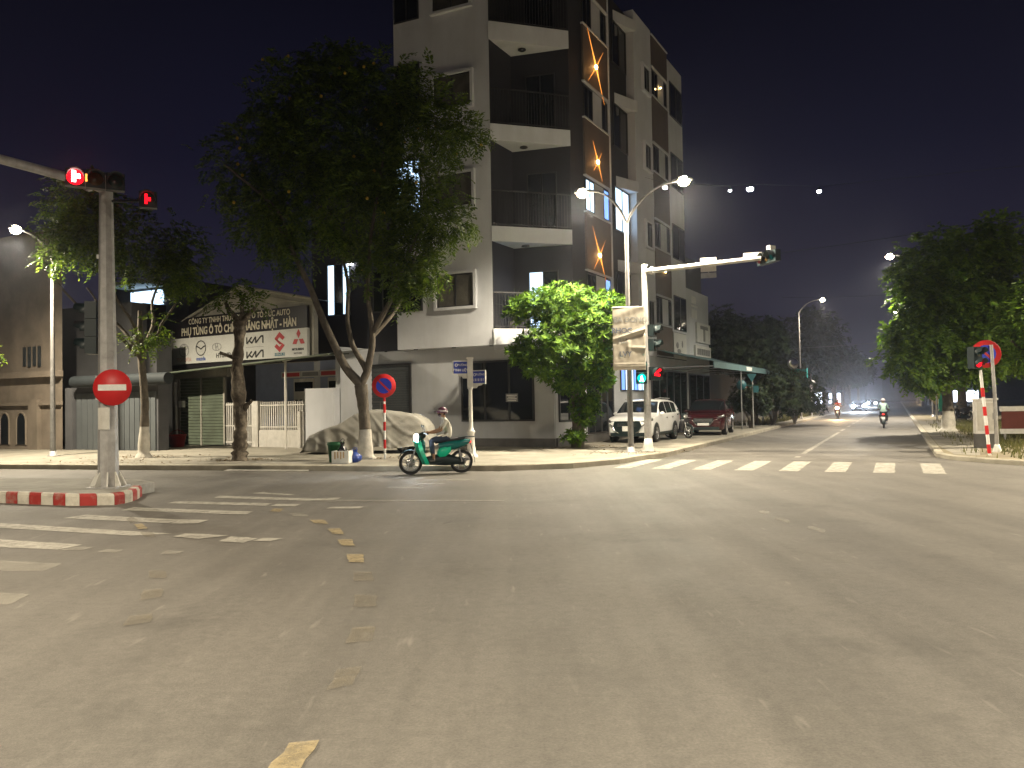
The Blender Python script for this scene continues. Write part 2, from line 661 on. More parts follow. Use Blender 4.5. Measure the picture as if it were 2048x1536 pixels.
# worn concrete strip between the far kerb and the grass on the right
w = MB()
w.add([R(25.8, 1.4, 0.118), R(25.3, 2.0, 0.118), R(32, 2.5, 0.118), R(60, 2.4, 0.118), R(60, 1.2, 0.118), R(30, 1.2, 0.118)], [tuple(range(6))])
struct(w.build('path', M('pavement')))

# ------------------------------------------------------------------ painted markings


def quad(mb, pts, z):
    """A painted patch with slightly ragged edges."""
    out = []
    n = len(pts)
    for i in range(n):
        a, b_ = Vector(pts[i][:2]), Vector(pts[(i + 1) % n][:2])
        L = (b_ - a).length
        k = max(1, min(30, int(L / 0.09)))
        nn = Vector((-(b_ - a).y, (b_ - a).x)) / max(L, 1e-6)
        for j in range(k):
            w_ = 0.0 if j == 0 else random.gauss(0, 0.007)
            q = a.lerp(b_, j / k) + nn * w_
            out.append((q.x, q.y, z))
    mb.add(out, [tuple(range(len(out)))])


cw = bpy.data.objects.new('crosswalk', None)
C.objects.link(cw)
cw['kind'] = 'structure'
for kx in range(8):
    n1 = 0.95 - 1.05 * kx
    s = MB()
    quad(s, [R(20.45 - 0.02 * kx, n1 - 0.46), R(20.45 - 0.02 * kx, n1), R(23.6, n1), R(23.6, n1 - 0.46)], 0.008)
    s.build('stripe', M('paint_white'), cw)

cl = bpy.data.objects.new('centre_line', None)
C.objects.link(cl)
cl['kind'] = 'structure'
for a, b in [(25.2, 25.7), (27, 44.5)] + [(46 + 6 * i, 49 + 6 * i) for i in range(18)]:
    s = MB()
    quad(s, [R(a, -2.83), R(a, -2.67), R(b, -2.67), R(b, -2.83)], 0.009)
    s.build('dash', M('paint_white'), cl)

cw2 = bpy.data.objects.new('crosswalk', None)
C.objects.link(cw2)
cw2['kind'] = 'structure'
STRIPES = [
    ([(-5.39, 16.53, 0.00), (-4.45, 16.03, 0.00), (-4.42, 16.20, 0.00), (-5.28, 16.70, -0.00)], 0),
    ([(-5.91, 15.82, 0.00), (-3.82, 15.03, 0.00), (-3.77, 15.34, 0.00), (-5.92, 16.17, -0.00)], 0),
    ([(-6.50, 15.03, 0.00), (-4.45, 14.38, 0.00), (-4.44, 14.74, 0.00), (-6.46, 15.33, 0.00)], 0),
    ([(-6.91, 14.10, 0.00), (-4.91, 13.40, 0.00), (-4.67, 13.68, 0.00), (-6.87, 14.50, 0.00)], 0),
    ([(-7.41, 13.18, 0.00), (-5.35, 12.39, 0.00), (-5.29, 12.76, -0.00), (-7.24, 13.57, 0.00)], 0),
    ([(-9.10, 12.72, 0.00), (-5.36, 11.22, 0.00), (-4.83, 11.34, 0.00), (-8.82, 13.01, 0.00)], 0),
    ([(-8.03, 10.85, 0.00), (-5.80, 10.19, 0.00), (-5.67, 10.54, 0.00), (-8.24, 11.53, 0.00)], 0),
    ([(-7.01, 9.02, 0.00), (-5.17, 8.84, 0.00), (-5.21, 9.25, 0.00), (-7.30, 9.86, 0.00)], 1),
    ([(-6.07, 7.34, 0.00), (-4.61, 7.33, 0.00), (-4.66, 7.72, 0.00), (-6.55, 8.29, 0.00)], 1),
]
for pts, faint in STRIPES:
    s = MB()
    quad(s, pts, 0.006)
    s.build('stripe', M('paint_white_faint' if faint else 'paint_white'), cw2)
blocks = bpy.data.objects.new('stop_line', None)
C.objects.link(blocks)
blocks['kind'] = 'structure'
for pts, mt in [
    ([(-3.82, 15.03, 0.00), (-3.35, 15.12, 0.00), (-3.31, 15.44, 0.00), (-3.77, 15.34, 0.00)], 'paint_white'),
    ([(-4.35, 14.30, 0.00), (-3.87, 14.17, 0.00), (-3.85, 14.52, 0.00), (-4.32, 14.58, 0.00)], 'paint_white'),
    ([(-4.89, 13.34, 0.00), (-4.42, 13.22, 0.00), (-4.42, 13.58, 0.00), (-4.87, 13.71, 0.00)], 'paint_white'),
    ([(-5.29, 12.33, 0.00), (-4.85, 12.28, 0.00), (-4.81, 12.64, 0.00), (-5.29, 12.76, -0.00)], 'paint_white'),
    ([(-4.71, 11.07, 0.00), (-4.25, 10.82, 0.00), (-3.94, 11.07, 0.00), (-4.64, 11.32, 0.00)], 'paint_white'),
    ([(-3.90, 10.59, 0.00), (-3.52, 10.44, 0.00), (-3.45, 10.78, 0.00), (-3.88, 10.98, 0.00)], 'paint_white'),
    ([(-3.45, 10.58, 0.00), (-3.20, 10.52, 0.00), (-3.10, 10.74, 0.00), (-3.37, 10.81, 0.00)], 'paint_white'),
    ([(-5.74, 10.12, 0.00), (-5.43, 10.09, 0.00), (-5.40, 10.29, 0.00), (-5.72, 10.40, 0.00)], 'paint_white_faint'),
    ([(-5.17, 9.93, -0.00), (-4.90, 9.87, -0.00), (-4.90, 10.07, 0.00), (-5.14, 10.13, 0.00)], 'paint_white_faint'),
    ([(-4.30, 9.75, 0.00), (-4.10, 9.73, 0.00), (-4.07, 9.89, 0.00), (-4.31, 9.98, 0.00)], 'paint_white_faint'),
    ([(-3.52, 12.87, 0.00), (-3.27, 12.84, 0.00), (-3.48, 13.22, 0.00), (-3.72, 13.25, 0.00)], 'paint_white_faint'),
    ([(-3.24, 13.81, 0.00), (-2.64, 13.73, 0.00), (-2.62, 14.00, 0.00), (-3.18, 14.01, 0.00)], 'paint_white'),
    ([(-2.72, 16.97, 0.00), (-1.97, 16.85, 0.00), (-1.90, 17.13, 0.00), (-2.64, 17.26, 0.00)], 'paint_white_faint'),
    ([(-2.23, 17.72, 0.00), (-1.57, 17.61, 0.00), (-1.51, 17.93, 0.00), (-2.13, 18.04, 0.00)], 'paint_white_faint'),
    ([(-1.61, 18.53, 0.00), (-1.00, 18.42, 0.00), (-0.93, 18.77, 0.00), (-1.52, 18.88, -0.00)], 'paint_white_faint'),
    ([(-0.62, 12.74, 0.00), (-0.49, 12.90, 0.00), (-0.44, 13.07, 0.00), (-0.58, 12.91, 0.00)], 'paint_white_faint'),
    ([(-1.06, 11.74, 0.00), (-0.96, 11.93, -0.00), (-0.92, 12.07, 0.00), (-1.03, 11.88, 0.00)], 'paint_white_faint'),
    ([(3.78, 12.41, 0.00), (3.83, 12.18, 0.00), (3.96, 12.44, 0.00), (3.90, 12.68, 0.00)], 'paint_white_faint'),
    ([(3.77, 11.66, 0.00), (3.85, 11.27, 0.00), (3.96, 11.54, 0.00), (3.91, 11.90, 0.00)], 'paint_white_faint'),
    ([(3.93, 10.81, 0.00), (4.01, 10.39, 0.00), (4.13, 10.66, 0.00), (4.05, 11.02, 0.00)], 'paint_white_faint'),
    ([(-3.78, 14.87, 0.00), (-0.16, 14.43, 0.00), (-0.16, 14.58, 0.00), (-3.65, 15.09, 0.00)], 'paint_white_faint'),
]:
    s = MB()
    quad(s, pts, 0.010)
    s.build('dash', M(mt), blocks)
turn = bpy.data.objects.new('turning_guide_line', None)
C.objects.link(turn)
turn['kind'] = 'structure'
GUIDE = [
    ([(-4.12, 13.55, 0.00), (-3.93, 13.46, 0.00), (-3.97, 13.85, 0.00), (-4.19, 13.94, 0.00)], 'y'),
    ([(-3.01, 12.07, 0.00), (-2.78, 11.99, 0.00), (-2.94, 12.42, 0.00), (-3.17, 12.45, 0.00)], 'y'),
    ([(-2.51, 11.05, 0.00), (-2.33, 10.98, 0.00), (-2.50, 11.53, 0.00), (-2.68, 11.50, 0.00)], 'y'),
    ([(-2.17, 10.09, 0.00), (-2.00, 10.07, 0.00), (-2.14, 10.56, 0.00), (-2.32, 10.54, 0.00)], 'y'),
    ([(-1.87, 9.02, 0.00), (-1.68, 8.97, 0.00), (-1.79, 9.49, 0.00), (-1.98, 9.50, 0.00)], 'y'),
    ([(-1.61, 8.04, 0.00), (-1.41, 8.02, 0.00), (-1.51, 8.46, 0.00), (-1.70, 8.47, 0.00)], 'f'),
    ([(-1.41, 6.99, 0.00), (-1.21, 7.01, 0.00), (-1.28, 7.43, 0.00), (-1.49, 7.45, 0.00)], 'f'),
    ([(-1.26, 5.93, 0.00), (-1.07, 5.99, 0.00), (-1.11, 6.37, 0.00), (-1.29, 6.35, 0.00)], 'f'),
    ([(-1.18, 4.96, -0.00), (-1.03, 5.06, 0.00), (-1.04, 5.41, 0.00), (-1.19, 5.35, 0.00)], 'f'),
    ([(-1.21, 3.86, 0.00), (-1.05, 3.88, 0.00), (-1.04, 4.23, 0.00), (-1.19, 4.20, 0.00)], 'y'),
    ([(-5.90, 12.35, 0.00), (-5.96, 12.73, 0.00), (-6.31, 13.22, 0.00), (-6.22, 12.87, 0.00)], 'f'),
    ([(-5.52, 11.77, 0.00), (-5.41, 11.85, 0.00), (-5.74, 12.38, 0.00), (-5.82, 12.29, -0.00)], 'y'),
    ([(-5.05, 10.98, -0.00), (-4.91, 11.01, 0.00), (-5.21, 11.56, 0.00), (-5.35, 11.48, 0.00)], 'f'),
    ([(-3.81, 8.35, 0.00), (-3.62, 8.34, 0.00), (-3.80, 8.72, 0.00), (-3.98, 8.74, 0.00)], 'f'),
    ([(-3.45, 7.36, 0.00), (-3.30, 7.50, 0.00), (-3.44, 7.87, 0.00), (-3.61, 7.80, 0.00)], 'f'),
    ([(-3.18, 6.51, 0.00), (-3.01, 6.63, 0.00), (-3.12, 6.92, 0.00), (-3.28, 6.83, 0.00)], 'f'),
]
for pts, mt in GUIDE:
    s = MB()
    quad(s, pts, 0.012)
    s.build('dash', M('paint_yellow' if mt == 'y' else 'paint_yellow_faint'), turn)

# ------------------------------------------------------------------ traffic island with painted kerb stones
isl_near = [(-18.92, 17.57, 0.00), (-13.77, 16.64, 0.00), (-9.99, 15.60, 0.00), (-8.18, 14.89, 0.00), (-7.35, 14.93, 0.00), (-7.36, 15.62, 0.00), (-7.61, 16.42, 0.00)]
isl_far = [(-7.75, 17.3), (-8.4, 18.0), (-9.6, 18.4), (-22, 21.3)]
isl = MB()
ctr = Vector((-9.5, 16.6))


def inset(p, d):
    v = Vector((p[0], p[1]))
    u = Vector((-0.35, 0.94)) if v.x < -8.6 else (ctr - v).normalized()
    return tuple(v + u * d)


top = [inset(q, 0.17) for q in isl_near] + [q[:2] for q in isl_far]
isl.prism(top, -0.2, 0.205)
island = struct(isl.build('traffic_island', M('concrete')))
# kerb stones along the near edge, alternately painted
pathpts = [Vector(q[:2]) for q in isl_near][::-1]
segs, acc = [], 0
flat = []
for a, b in zip(pathpts[:-1], pathpts[1:]):
    L = (b - a).length
    nseg = max(1, int(round(L / 0.04)))
    for i in range(nseg):
        flat.append(a + (b - a) * i / nseg)
flat.append(pathpts[-1])
run = [flat[0]]
i = 0
stone = 0
d = 0.0
for q0, q1 in zip(flat[:-1], flat[1:]):
    d += (q1 - q0).length
    run.append(q1)
    if d >= 0.30 and stone < 42:
        a, b = run[0], run[-1]
        e = (b - a).normalized()
        nrm = Vector((inset((b.x, b.y), 1)[0] - b.x, inset((b.x, b.y), 1)[1] - b.y)).normalized()
        A, B = a + e * 0.004, b - e * 0.004
        s = MB()
        lo = [(A.x, A.y, -0.1), (B.x, B.y, -0.1), (B.x, B.y, 0.17), (A.x, A.y, 0.17)]
        A2, B2 = A + nrm * 0.04, B + nrm * 0.04
        A3, B3 = A + nrm * 0.20, B + nrm * 0.20
        hz = 0.215 + random.uniform(-0.006, 0.006)
        vs = lo + [(B2.x, B2.y, hz), (A2.x, A2.y, hz), (B3.x, B3.y, hz), (A3.x, A3.y, hz), (B3.x, B3.y, -0.1), (A3.x, A3.y, -0.1)]
        s.add(vs, [(0, 1, 2, 3), (3, 2, 4, 5), (5, 4, 6, 7), (7, 6, 8, 9), (0, 3, 5, 7, 9), (1, 8, 6, 4, 2)])
        s.build('kerb_stone', M('kerb_red' if stone % 2 == 0 else 'kerb_white'), island)
        stone += 1
        run = [q1]
        d = 0.0
# the rest of the near edge, out of frame
s = MB()
ribbon(s, [(q.x, q.y) for q in run[::30]] + [tuple(pathpts[-1])], 0.2, -0.1, 0.21, -1)
s.build('kerb_stone', M('kerb_white'), island)

# ------------------------------------------------------------------ grass and low weeds on the right verge


def grass(name, area, count, hgt, seed, material):
    r = np.random.default_rng(seed)
    pts = np.array([area(r) for _ in range(count)])
    ang = r.uniform(0, 2 * PI, count)
    h = hgt * r.uniform(0.4, 1.2, count)
    w = 0.012 + 0.01 * r.random(count)
    lean = r.normal(0, 0.35, (count, 2)) * h[:, None]
    dx, dy = np.cos(ang) * w, np.sin(ang) * w
    V = np.zeros((count, 4, 3))
    V[:, 0] = np.c_[pts[:, 0] - dx, pts[:, 1] - dy, pts[:, 2]]
    V[:, 1] = np.c_[pts[:, 0] + dx, pts[:, 1] + dy, pts[:, 2]]
    V[:, 2] = np.c_[pts[:, 0] + dx * .3 + lean[:, 0], pts[:, 1] + dy * .3 + lean[:, 1], pts[:, 2] + h]
    V[:, 3] = np.c_[pts[:, 0] - dx * .3 + lean[:, 0], pts[:, 1] - dy * .3 + lean[:, 1], pts[:, 2] + h]
    o = np_mesh(name, V.reshape(-1, 3), np.arange(count * 4).reshape(-1, 4), material)
    o['kind'] = 'stuff'
    return o


leaf_mat('grass_blade', (0.06, 0.07, 0.015), (0.17, 0.16, 0.05), 0.3, 0.7)


def verge_area(r):
    while True:
        s, n = r.uniform(23.5, 60), r.uniform(1.6, 9)
        q = R(s, n)
        dens = 0.5 + 0.5 * math.sin(q[0] * 1.7 + 0.6 * q[1]) * math.sin(q[1] * 0.9 + 1.0)
        if n < 2.6 and r.random() > 0.12:
            continue
        if q[1] < 19.9 or (q[0] < 13.0 and q[1] < 21):
            continue
        if r.random() < dens:
            return (q[0], q[1], 0.11)


grass('grass', verge_area, 15000, 0.16, 3, M('grass_blade'))


def left_area(r):
    s, n = r.uniform(52, 95), -7.4 - abs(r.normal(0, 1.2))
    q = R(s, n)
    return (q[0], q[1], 0.145)


grass('grass', left_area, 4000, 0.25, 4, M('grass_blade'))

# ------------------------------------------------------------------ building materials
mat('wall_white', (0.56, 0.57, 0.60), 0.85, 0, 0.10, 0.8, 0.12, 60, ((0.40, 0.40, 0.41), 0.45, 0.9, (1.6, 1.6, 0.22)))
mat('wall_grey', (0.46, 0.47, 0.49), 0.85, 0, 0.12, 0.8, 0.12, 60, ((0.34, 0.33, 0.31), 0.45, 0.8, (1.4, 1.4, 0.25)))
mat('wall_charcoal', (0.022, 0.022, 0.030), 0.8, 0, 0.18, 0.9, 0.12, 60)
mat('panel_brown', (0.115, 0.09, 0.075), 0.7, 0, 0.15, 1.0, 0.08, 60)
mat('plinth_stone', (0.12, 0.115, 0.11), 0.6, 0, 0.3, 2.0, 0.15, 30)
mat('shutter_grey', (0.10, 0.11, 0.115), 0.5, 0.2, 0.15, 1.2, 0.05, 50)
mat('soffit_white', (0.52, 0.51, 0.48), 0.8, 0, 0.1, 1.5)
mat('shop_cream', (0.34, 0.325, 0.28), 0.85, 0, 0.25, 1.2, 0.2, 30, ((0.2, 0.19, 0.15), 0.6, 1.0, (1, 1, 0.3)))
mat('board_black', (0.015, 0.013, 0.016), 0.4, 0, 0.2, 3)
mat('board_white', (0.55, 0.55, 0.52), 0.45, 0, 0.1, 1.5, 0, 1, ((0.4, 0.39, 0.35), 0.4, 2, (1, 1, 0.4)))
mat('letter_cream', (0.50, 0.46, 0.36), 0.5, 0, 0.1, 4)
mat('letter_black', (0.02, 0.02, 0.02), 0.5, 0, 0.1, 4)
mat('letter_red', (0.42, 0.04, 0.045), 0.5, 0, 0.1, 4)
mat('letter_redfade', (0.50, 0.34, 0.30), 0.5, 0, 0.1, 4)
mat('letter_blue', (0.09, 0.13, 0.33), 0.5, 0, 0.1, 4)
mat('letter_teal', (0.06, 0.17, 0.22), 0.5, 0, 0.1, 4)
mat('letter_grey', (0.20, 0.20, 0.20), 0.5, 0, 0.1, 4)
mat('gate_green', (0.12, 0.145, 0.105), 0.6, 0.1, 0.3, 2.0, 0.1, 40, ((0.08, 0.09, 0.06), 0.6, 2, (1, 1, 0.3)))
mat('wall_blue', (0.25, 0.29, 0.42), 0.85, 0, 0.15, 1.5, 0.1, 40)
mat('fence_white', (0.55, 0.53, 0.49), 0.6, 0, 0.2, 3, 0.1, 50, ((0.28, 0.25, 0.2), 0.6, 3, (1, 1, 0.3)))
mat('house_beige', (0.20, 0.165, 0.13), 0.9, 0, 0.3, 1.0, 0.35, 20, ((0.14, 0.12, 0.09), 0.8, 0.8, (1.2, 1.2, 0.25)))
mat('house_grey', (0.075, 0.075, 0.08), 0.9, 0, 0.3, 0.8, 0.2, 25, ((0.06, 0.06, 0.06), 0.6, 0.6, (1, 1, 0.25)))
mat('roof_metal', (0.14, 0.15, 0.14), 0.6, 0.3, 0.3, 2, 0.1, 30)
mat('canvas_teal', (0.10, 0.17, 0.18), 0.75, 0, 0.2, 1.5, 0.1, 40)
mat('canvas_dark', (0.02, 0.025, 0.028), 0.7, 0, 0.2, 2)


def fb(parent, name, X, material, *boxes):
    """One mesh of boxes (t0,t1,d0,d1,z0,z1) in a facade's frame."""
    b = MB()
    for q in boxes:
        b.box(*q, X=X)
    return b.build(name, material, parent)


def window(parent, X, t0, t1, z0, z1, out, frame_m, glass_m, mull=1, fw=0.06, proud=0.07, surround=None, sw=0.12):
    """A window on a facade: surround, frame with mullions (part), panes as sub-parts. out = sign of the outward d."""
    s = out
    f = MB()
    lo, hi = sorted((0.0, s * proud))
    f.box(t0, t1, lo, hi, z0, z0 + fw, X=X)
    f.box(t0, t1, lo, hi, z1 - fw, z1, X=X)
    f.box(t0, t0 + fw, lo, hi, z0 + fw, z1 - fw, X=X)
    f.box(t1 - fw, t1, lo, hi, z0 + fw, z1 - fw, X=X)
    w = (t1 - t0) / (mull + 1)
    for i in range(mull):
        c = t0 + w * (i + 1)
        f.box(c - fw * .5, c + fw * .5, lo, hi, z0 + fw, z1 - fw, X=X)
    fr = f.build('window', frame_m, parent)
    for i in range(mull + 1):
        a = t0 + w * i + (fw if i == 0 else fw * .5)
        b = t0 + w * (i + 1) - (fw if i == mull else fw * .5)
        plo, phi = sorted((s * 0.004, s * proud * 0.45))
        g = glass_m[i % len(glass_m)] if isinstance(glass_m, list) else glass_m
        fb(fr, 'pane', X, g, (a, b, plo, phi, z0 + fw, z1 - fw))
    if surround:
        lo, hi = sorted((0.0, s * (proud + 0.09)))
        fb(fr, 'window_surround', X, surround, (t0 - sw, t1 + sw, lo, hi, z0 - sw, z0 - .003), (t0 - sw, t1 + sw, lo, hi, z1 + .003, z1 + sw),
           (t0 - sw, t0 - .003, lo, hi, z0, z1), (t1 + .003, t1 + sw, lo, hi, z0, z1))
    return fr


# ------------------------------------------------------------------ corner apartment building
A0 = (-0.678, 30.04)
apt = thing('apartment_building', 'tall white and charcoal corner building with triangular balconies and lamps with modelled star beams', 'building', (A0[0], A0[1], 0))
FL = frame((0, 0), -65)                       # left facade, inward is +d
FC = frame((0, 0), 73)                        # chamfered corner
CO = (3.102, 0.948)                           # where the chamfer meets the right facade
FR = frame(CO, 28.4)                          # right facade, outward is +d
AB = Vector((math.sin(rad(28.4)), math.cos(rad(28.4)))) * 1.75      # inner corner of the balcony recess
ROOF = 20.4

fb(apt, 'white_block', FL, M('wall_white'), (0, 4.25, 0, 5.6, 3.98, ROOF))
fb(apt, 'charcoal_block', FL, M('wall_charcoal'), (4.252, 8.7, 0.3, 5.6, 3.98, 12.0))
# right block, with its end wall as the back of the balconies
fb(apt, 'charcoal_block', FR, M('wall_charcoal'), (0, 4.15, -5.5, 0, 3.98, ROOF))
fb(apt, 'charcoal_block', FR, M('wall_charcoal'), (4.152, 7.5, -5.5, -0.35, 3.98, ROOF - 0.15))
fb(apt, 'white_pillar', FR, M('wall_white'), (7.502, 10.06, -5.5, 0.05, 3.98, ROOF))
fb(apt, 'charcoal_block', FR, M('wall_charcoal'), (10.062, 12.8, -5.5, -0.02, 3.98, ROOF - 0.6))
fb(apt, 'white_block', FR, M('wall_white'), (12.802, 15.4, -5.5, 0.05, 5.45, ROOF - 0.4))
fb(apt, 'charcoal_block', FR, M('wall_charcoal'), (12.802, 15.4, -5.5, 0.0, 3.98, 5.447))
fb(apt, 'recess_wall', frame((0, 0), 28.4), M('wall_charcoal'), (0.03, 1.72, 0.0, 0.03, 3.98, ROOF - .1))
b = MB()
b.prism([(AB.x, AB.y), (CO[0] - .004, CO[1] + .002), (CO[0] - 2.199, CO[1] + 1.189), (AB.x + .25, AB.y + .7)], 3.98, ROOF - .1)
b.build('recess_wall', M('wall_charcoal'), apt)
# balconies: white triangular slabs with a ring light below and railings on top
A2, C2, B2 = Vector((0, 0)), Vector(CO), AB
nrm = Vector((math.cos(rad(73)), -math.sin(rad(73))))
for lv, (z0, z1) in enumerate([(3.99, 4.6), (7.9, 8.48), (11.76, 12.38), (15.6, 16.3), (19.5, 20.1)]):
    b = MB()
    e = nrm * 0.06
    b.prism([tuple(A2 + e), tuple(C2 + e), tuple(B2)], z0, z1)
    sl = b.build('balcony', M('wall_white'), apt)
    if lv:
        b = MB()
        cc = (A2 + C2 + B2 * 1.1) / 3.1
        b.lathe([(0.10, 0), (0.15, -0.02), (0.16, -0.06), (0.10, -0.075)], 16, Matrix.Translation((cc.x, cc.y, z0)))
        b.build('ceiling_light', M('frame_dark'), sl)
    if lv < 4:
        b = MB()
        d = (C2 - A2).normalized()
        L = (C2 - A2).length
        off = nrm * 0.0
        for i in range(28):
            q = A2 + d * (0.04 + (L - 0.08) * i / 27) + off
            b.box(q.x - .012, q.x + .012, q.y - .012, q.y + .012, z1, z1 + 1.35)
        X = FC
        b.box(0.02, L - .02, -.02, .02, z1 + 1.35, z1 + 1.40, X=X)
        b.box(0.02, L - .02, -.018, .018, z1 + .08, z1 + .11, X=X)
        b.build('railing', M('frame_dark'), sl)
        # glazed door in the recess, on the wall that faces the street
        FB = frame(CO, -75.4)             # from C inwards along the end wall, outward is -d
        dr = window(apt, FB, 0.55, 1.75, z1 + 0.05, z1 + 2.35, -1, M('frame_dark'), [M('dark_glass'), M('room_cool') if lv == 0 else M('dark_glass')], 1, 0.05, 0.05)
        dr.name = 'balcony_door'
# windows of the white front: one with a pale surround, one at the far end of the block
for k in range(4):
    z = 5.52 + 3.87 * k
    window(apt, FL, 0.75, 2.37, z, z + 1.26, -1, M('frame_dark'), M('curtain_glass'), 1, 0.05, 0.06, M('wall_white'), 0.11)
    window(apt, FL, 3.05, 4.20, z - 0.05, z + 2.1, -1, M('frame_dark'), M('room_cool') if k == 1 else M('dark_glass'), 1, 0.05, 0.05)
window(apt, frame((FL @ Vector((0, 0.3, 0)))[:2], -65), 6.7, 7.9, 5.57, 7.75, -1, M('frame_dark'), [M('room_cool'), M('dark_glass'), M('room_cool')], 2, 0.05, 0.06)
window(apt, frame((FL @ Vector((0, 0.3, 0)))[:2], -65), 4.6, 5.6, 5.57, 7.3, -1, M('frame_dark'), M('dark_glass'), 1, 0.05, 0.06)
b = MB()
b.box(6.55, 6.75, 0.12, 0.3, 7.68, 7.78, X=FL)
wl = b.build('wall_light', M('frame_white'), apt)
b = MB()
b.box(6.56, 6.74, 0.13, 0.29, 7.64, 7.679, X=FL)
b.build('lens', M('lamp_white'), wl)

# right facade: bands of windows, brown spandrel panels with star lamps
for strip, (t0, t1, dd) in enumerate([(1.3, 4.0, 0.0), (10.15, 12.72, -0.02)]):
    X = frame((FR @ Vector((0, dd, 0)))[:2], 28.4)
    for k in range(5):
        zp = 7.08 + 3.85 * (k - 1)
        z0 = max(4.02, zp)
        z1 = min(ROOF - 0.1, zp + 2.42)
        if z1 - z0 > 0.4:
            fb(apt, 'spandrel_panel', X, M('panel_brown'), (t0, t1, 0.0, 0.08, z0 + 0.06, z1 - .06), )
            fb(apt, 'panel_trim', X, M('wall_grey'), (t0 - 0.05, t1 + 0.05, 0.0, 0.13, z0, z0 + 0.055))
            fb(apt, 'panel_trim', X, M('wall_grey'), (t0 - 0.05, t1 + 0.05, 0.0, 0.13, z1 - 0.055, z1))
        zb0, zb1 = zp + 2.47, zp + 3.8
        if zb1 > ROOF:
            continue
        lit2 = strip == 0 and k == 1
        w1 = M('room_cool') if lit2 else M('dark_glass')
        w2 = M('room_blue') if (strip == 0 and k in (0, 1)) else M('dark_glass')
        a = t0 + 0.08
        window(apt, X, a, a + 0.92, zb0, zb1 - .02, 1, M('frame_dark'), w1, 1, 0.045, 0.05)
        fb(apt, 'infill_panel', X, M('wall_grey'), (a + 0.95, a + 1.9, 0.0, 0.05, zb0, zb1 - .02))
        window(apt, X, a + 1.95, t1 - 0.03, zb0, zb1 - .02, 1, M('frame_dark'), w2, 0, 0.045, 0.05)
    # the tail of the band at first floor level
fb(apt, 'downpipe', FR, M('wall_white'), (4.02, 4.13, 0.0, 0.11, 4.0, ROOF))


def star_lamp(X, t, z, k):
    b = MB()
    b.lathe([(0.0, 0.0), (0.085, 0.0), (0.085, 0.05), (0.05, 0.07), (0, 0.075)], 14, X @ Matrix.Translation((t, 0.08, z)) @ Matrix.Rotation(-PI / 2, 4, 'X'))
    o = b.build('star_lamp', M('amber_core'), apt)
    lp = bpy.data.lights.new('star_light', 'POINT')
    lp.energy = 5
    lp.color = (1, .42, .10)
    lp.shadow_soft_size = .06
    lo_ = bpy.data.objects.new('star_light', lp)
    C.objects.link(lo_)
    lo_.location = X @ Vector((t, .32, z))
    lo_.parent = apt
    for dx, dz, r0 in ((-1.0, 1.55, .034), (0.95, 1.05, .024), (-0.95, -0.95, .03), (0.95, -1.45, .032)):  # tapered glowing tubes stand in for the lamp's light beams on the wall
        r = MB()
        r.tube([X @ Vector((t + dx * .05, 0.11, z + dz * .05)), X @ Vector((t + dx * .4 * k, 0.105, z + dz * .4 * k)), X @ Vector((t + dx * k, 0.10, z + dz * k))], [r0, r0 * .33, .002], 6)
        r.build('light_beam_tube', M('amber'), o)


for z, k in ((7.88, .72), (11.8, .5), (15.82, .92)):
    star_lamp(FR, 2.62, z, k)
# small triangular white hoods in the dark recess, a lit loggia on the third floor
for k, z in enumerate([7.75, 11.6, 15.45, 19.3]):
    b = MB()
    b.prism([(5.9, -.349), (7.45, -.349), (7.45, .2)], z, z + 0.5, X=FR)
    b.build('balcony', M('wall_white'), apt)
X = frame((FR @ Vector((0, -0.35, 0)))[:2], 28.4)
for k in range(4):
    z = 5.72 + 3.85 * k
    window(apt, X, 5.6, 7.42, z, z + 2.0, 1, M('frame_dark'), M('room_cool') if k == 1 else M('dark_glass'), 1, 0.05, 0.06)
    window(apt, X, 4.4, 5.3, z, z + 1.6, 1, M('frame_dark'), M('dark_glass'), 0, 0.05, 0.05)
for k in range(4):
    z = 5.45 + 3.84 * k
    X2 = frame((FR @ Vector((0, 0.05, 0)))[:2], 28.4)
    window(apt, X2, 8.62, 9.58, z, z + 1.2, 1, M('frame_dark'), M('window_glass'), 0, 0.05, 0.05, M('wall_white'), 0.1)
    window(apt, X2, 13.05, 15.25, z + .1, z + 1.95, 1, M('frame_dark'), M('dark_glass'), 1, 0.05, 0.05)
# small warm fittings on the far facade
for t, z in ((11.3, 17.9), (11.5, 8.4)):
    b = MB()
    b.sphere((0, 0, 0), 0.035, 8, FR @ Matrix.Translation((t, 0.14, z)))
    b.build('wall_light', M('amber_core'), apt)

# ground floor: grey wall set back under the upper floors, a square corner under the chamfer
GB = (1.388, -0.965)
fb(apt, 'ground_floor_wall', FL, M('wall_grey'), (-2.28, 8.7, 0.35, 4.0, 0.1, 3.979))
fb(apt, 'ground_floor_wall', FR, M('wall_grey'), (-1.75, 15.4, -4.6, -0.004, 0.1, 3.979))
b = MB()
b.prism([(0.02, -0.02), GB, (CO[0], CO[1]), tuple(AB)], 3.80, 3.985)
b.build('entrance_roof', M('wall_white'), apt)
fb(apt, 'plinth', FL, M('plinth_stone'), (-2.32, 8.72, 0.27, 0.349, 0.1, 0.46))
fb(apt, 'plinth', FR, M('plinth_stone'), (-1.75, 15.4, 0.0, 0.07, 0.1, 0.46))
XG = frame((FL @ Vector((0, 0.35, 0)))[:2], -65)
sf = window(apt, XG, -1.50, 1.57, 1.10, 3.42, -1, M('frame_dark'), M('dark_glass'), 2, 0.07, 0.06)
sf.name = 'shop_window'
nt_ = fb(sf, 'notice', XG, M('letter_grey'), (-0.85, -0.35, -0.075, -0.068, 1.83, 2.14))
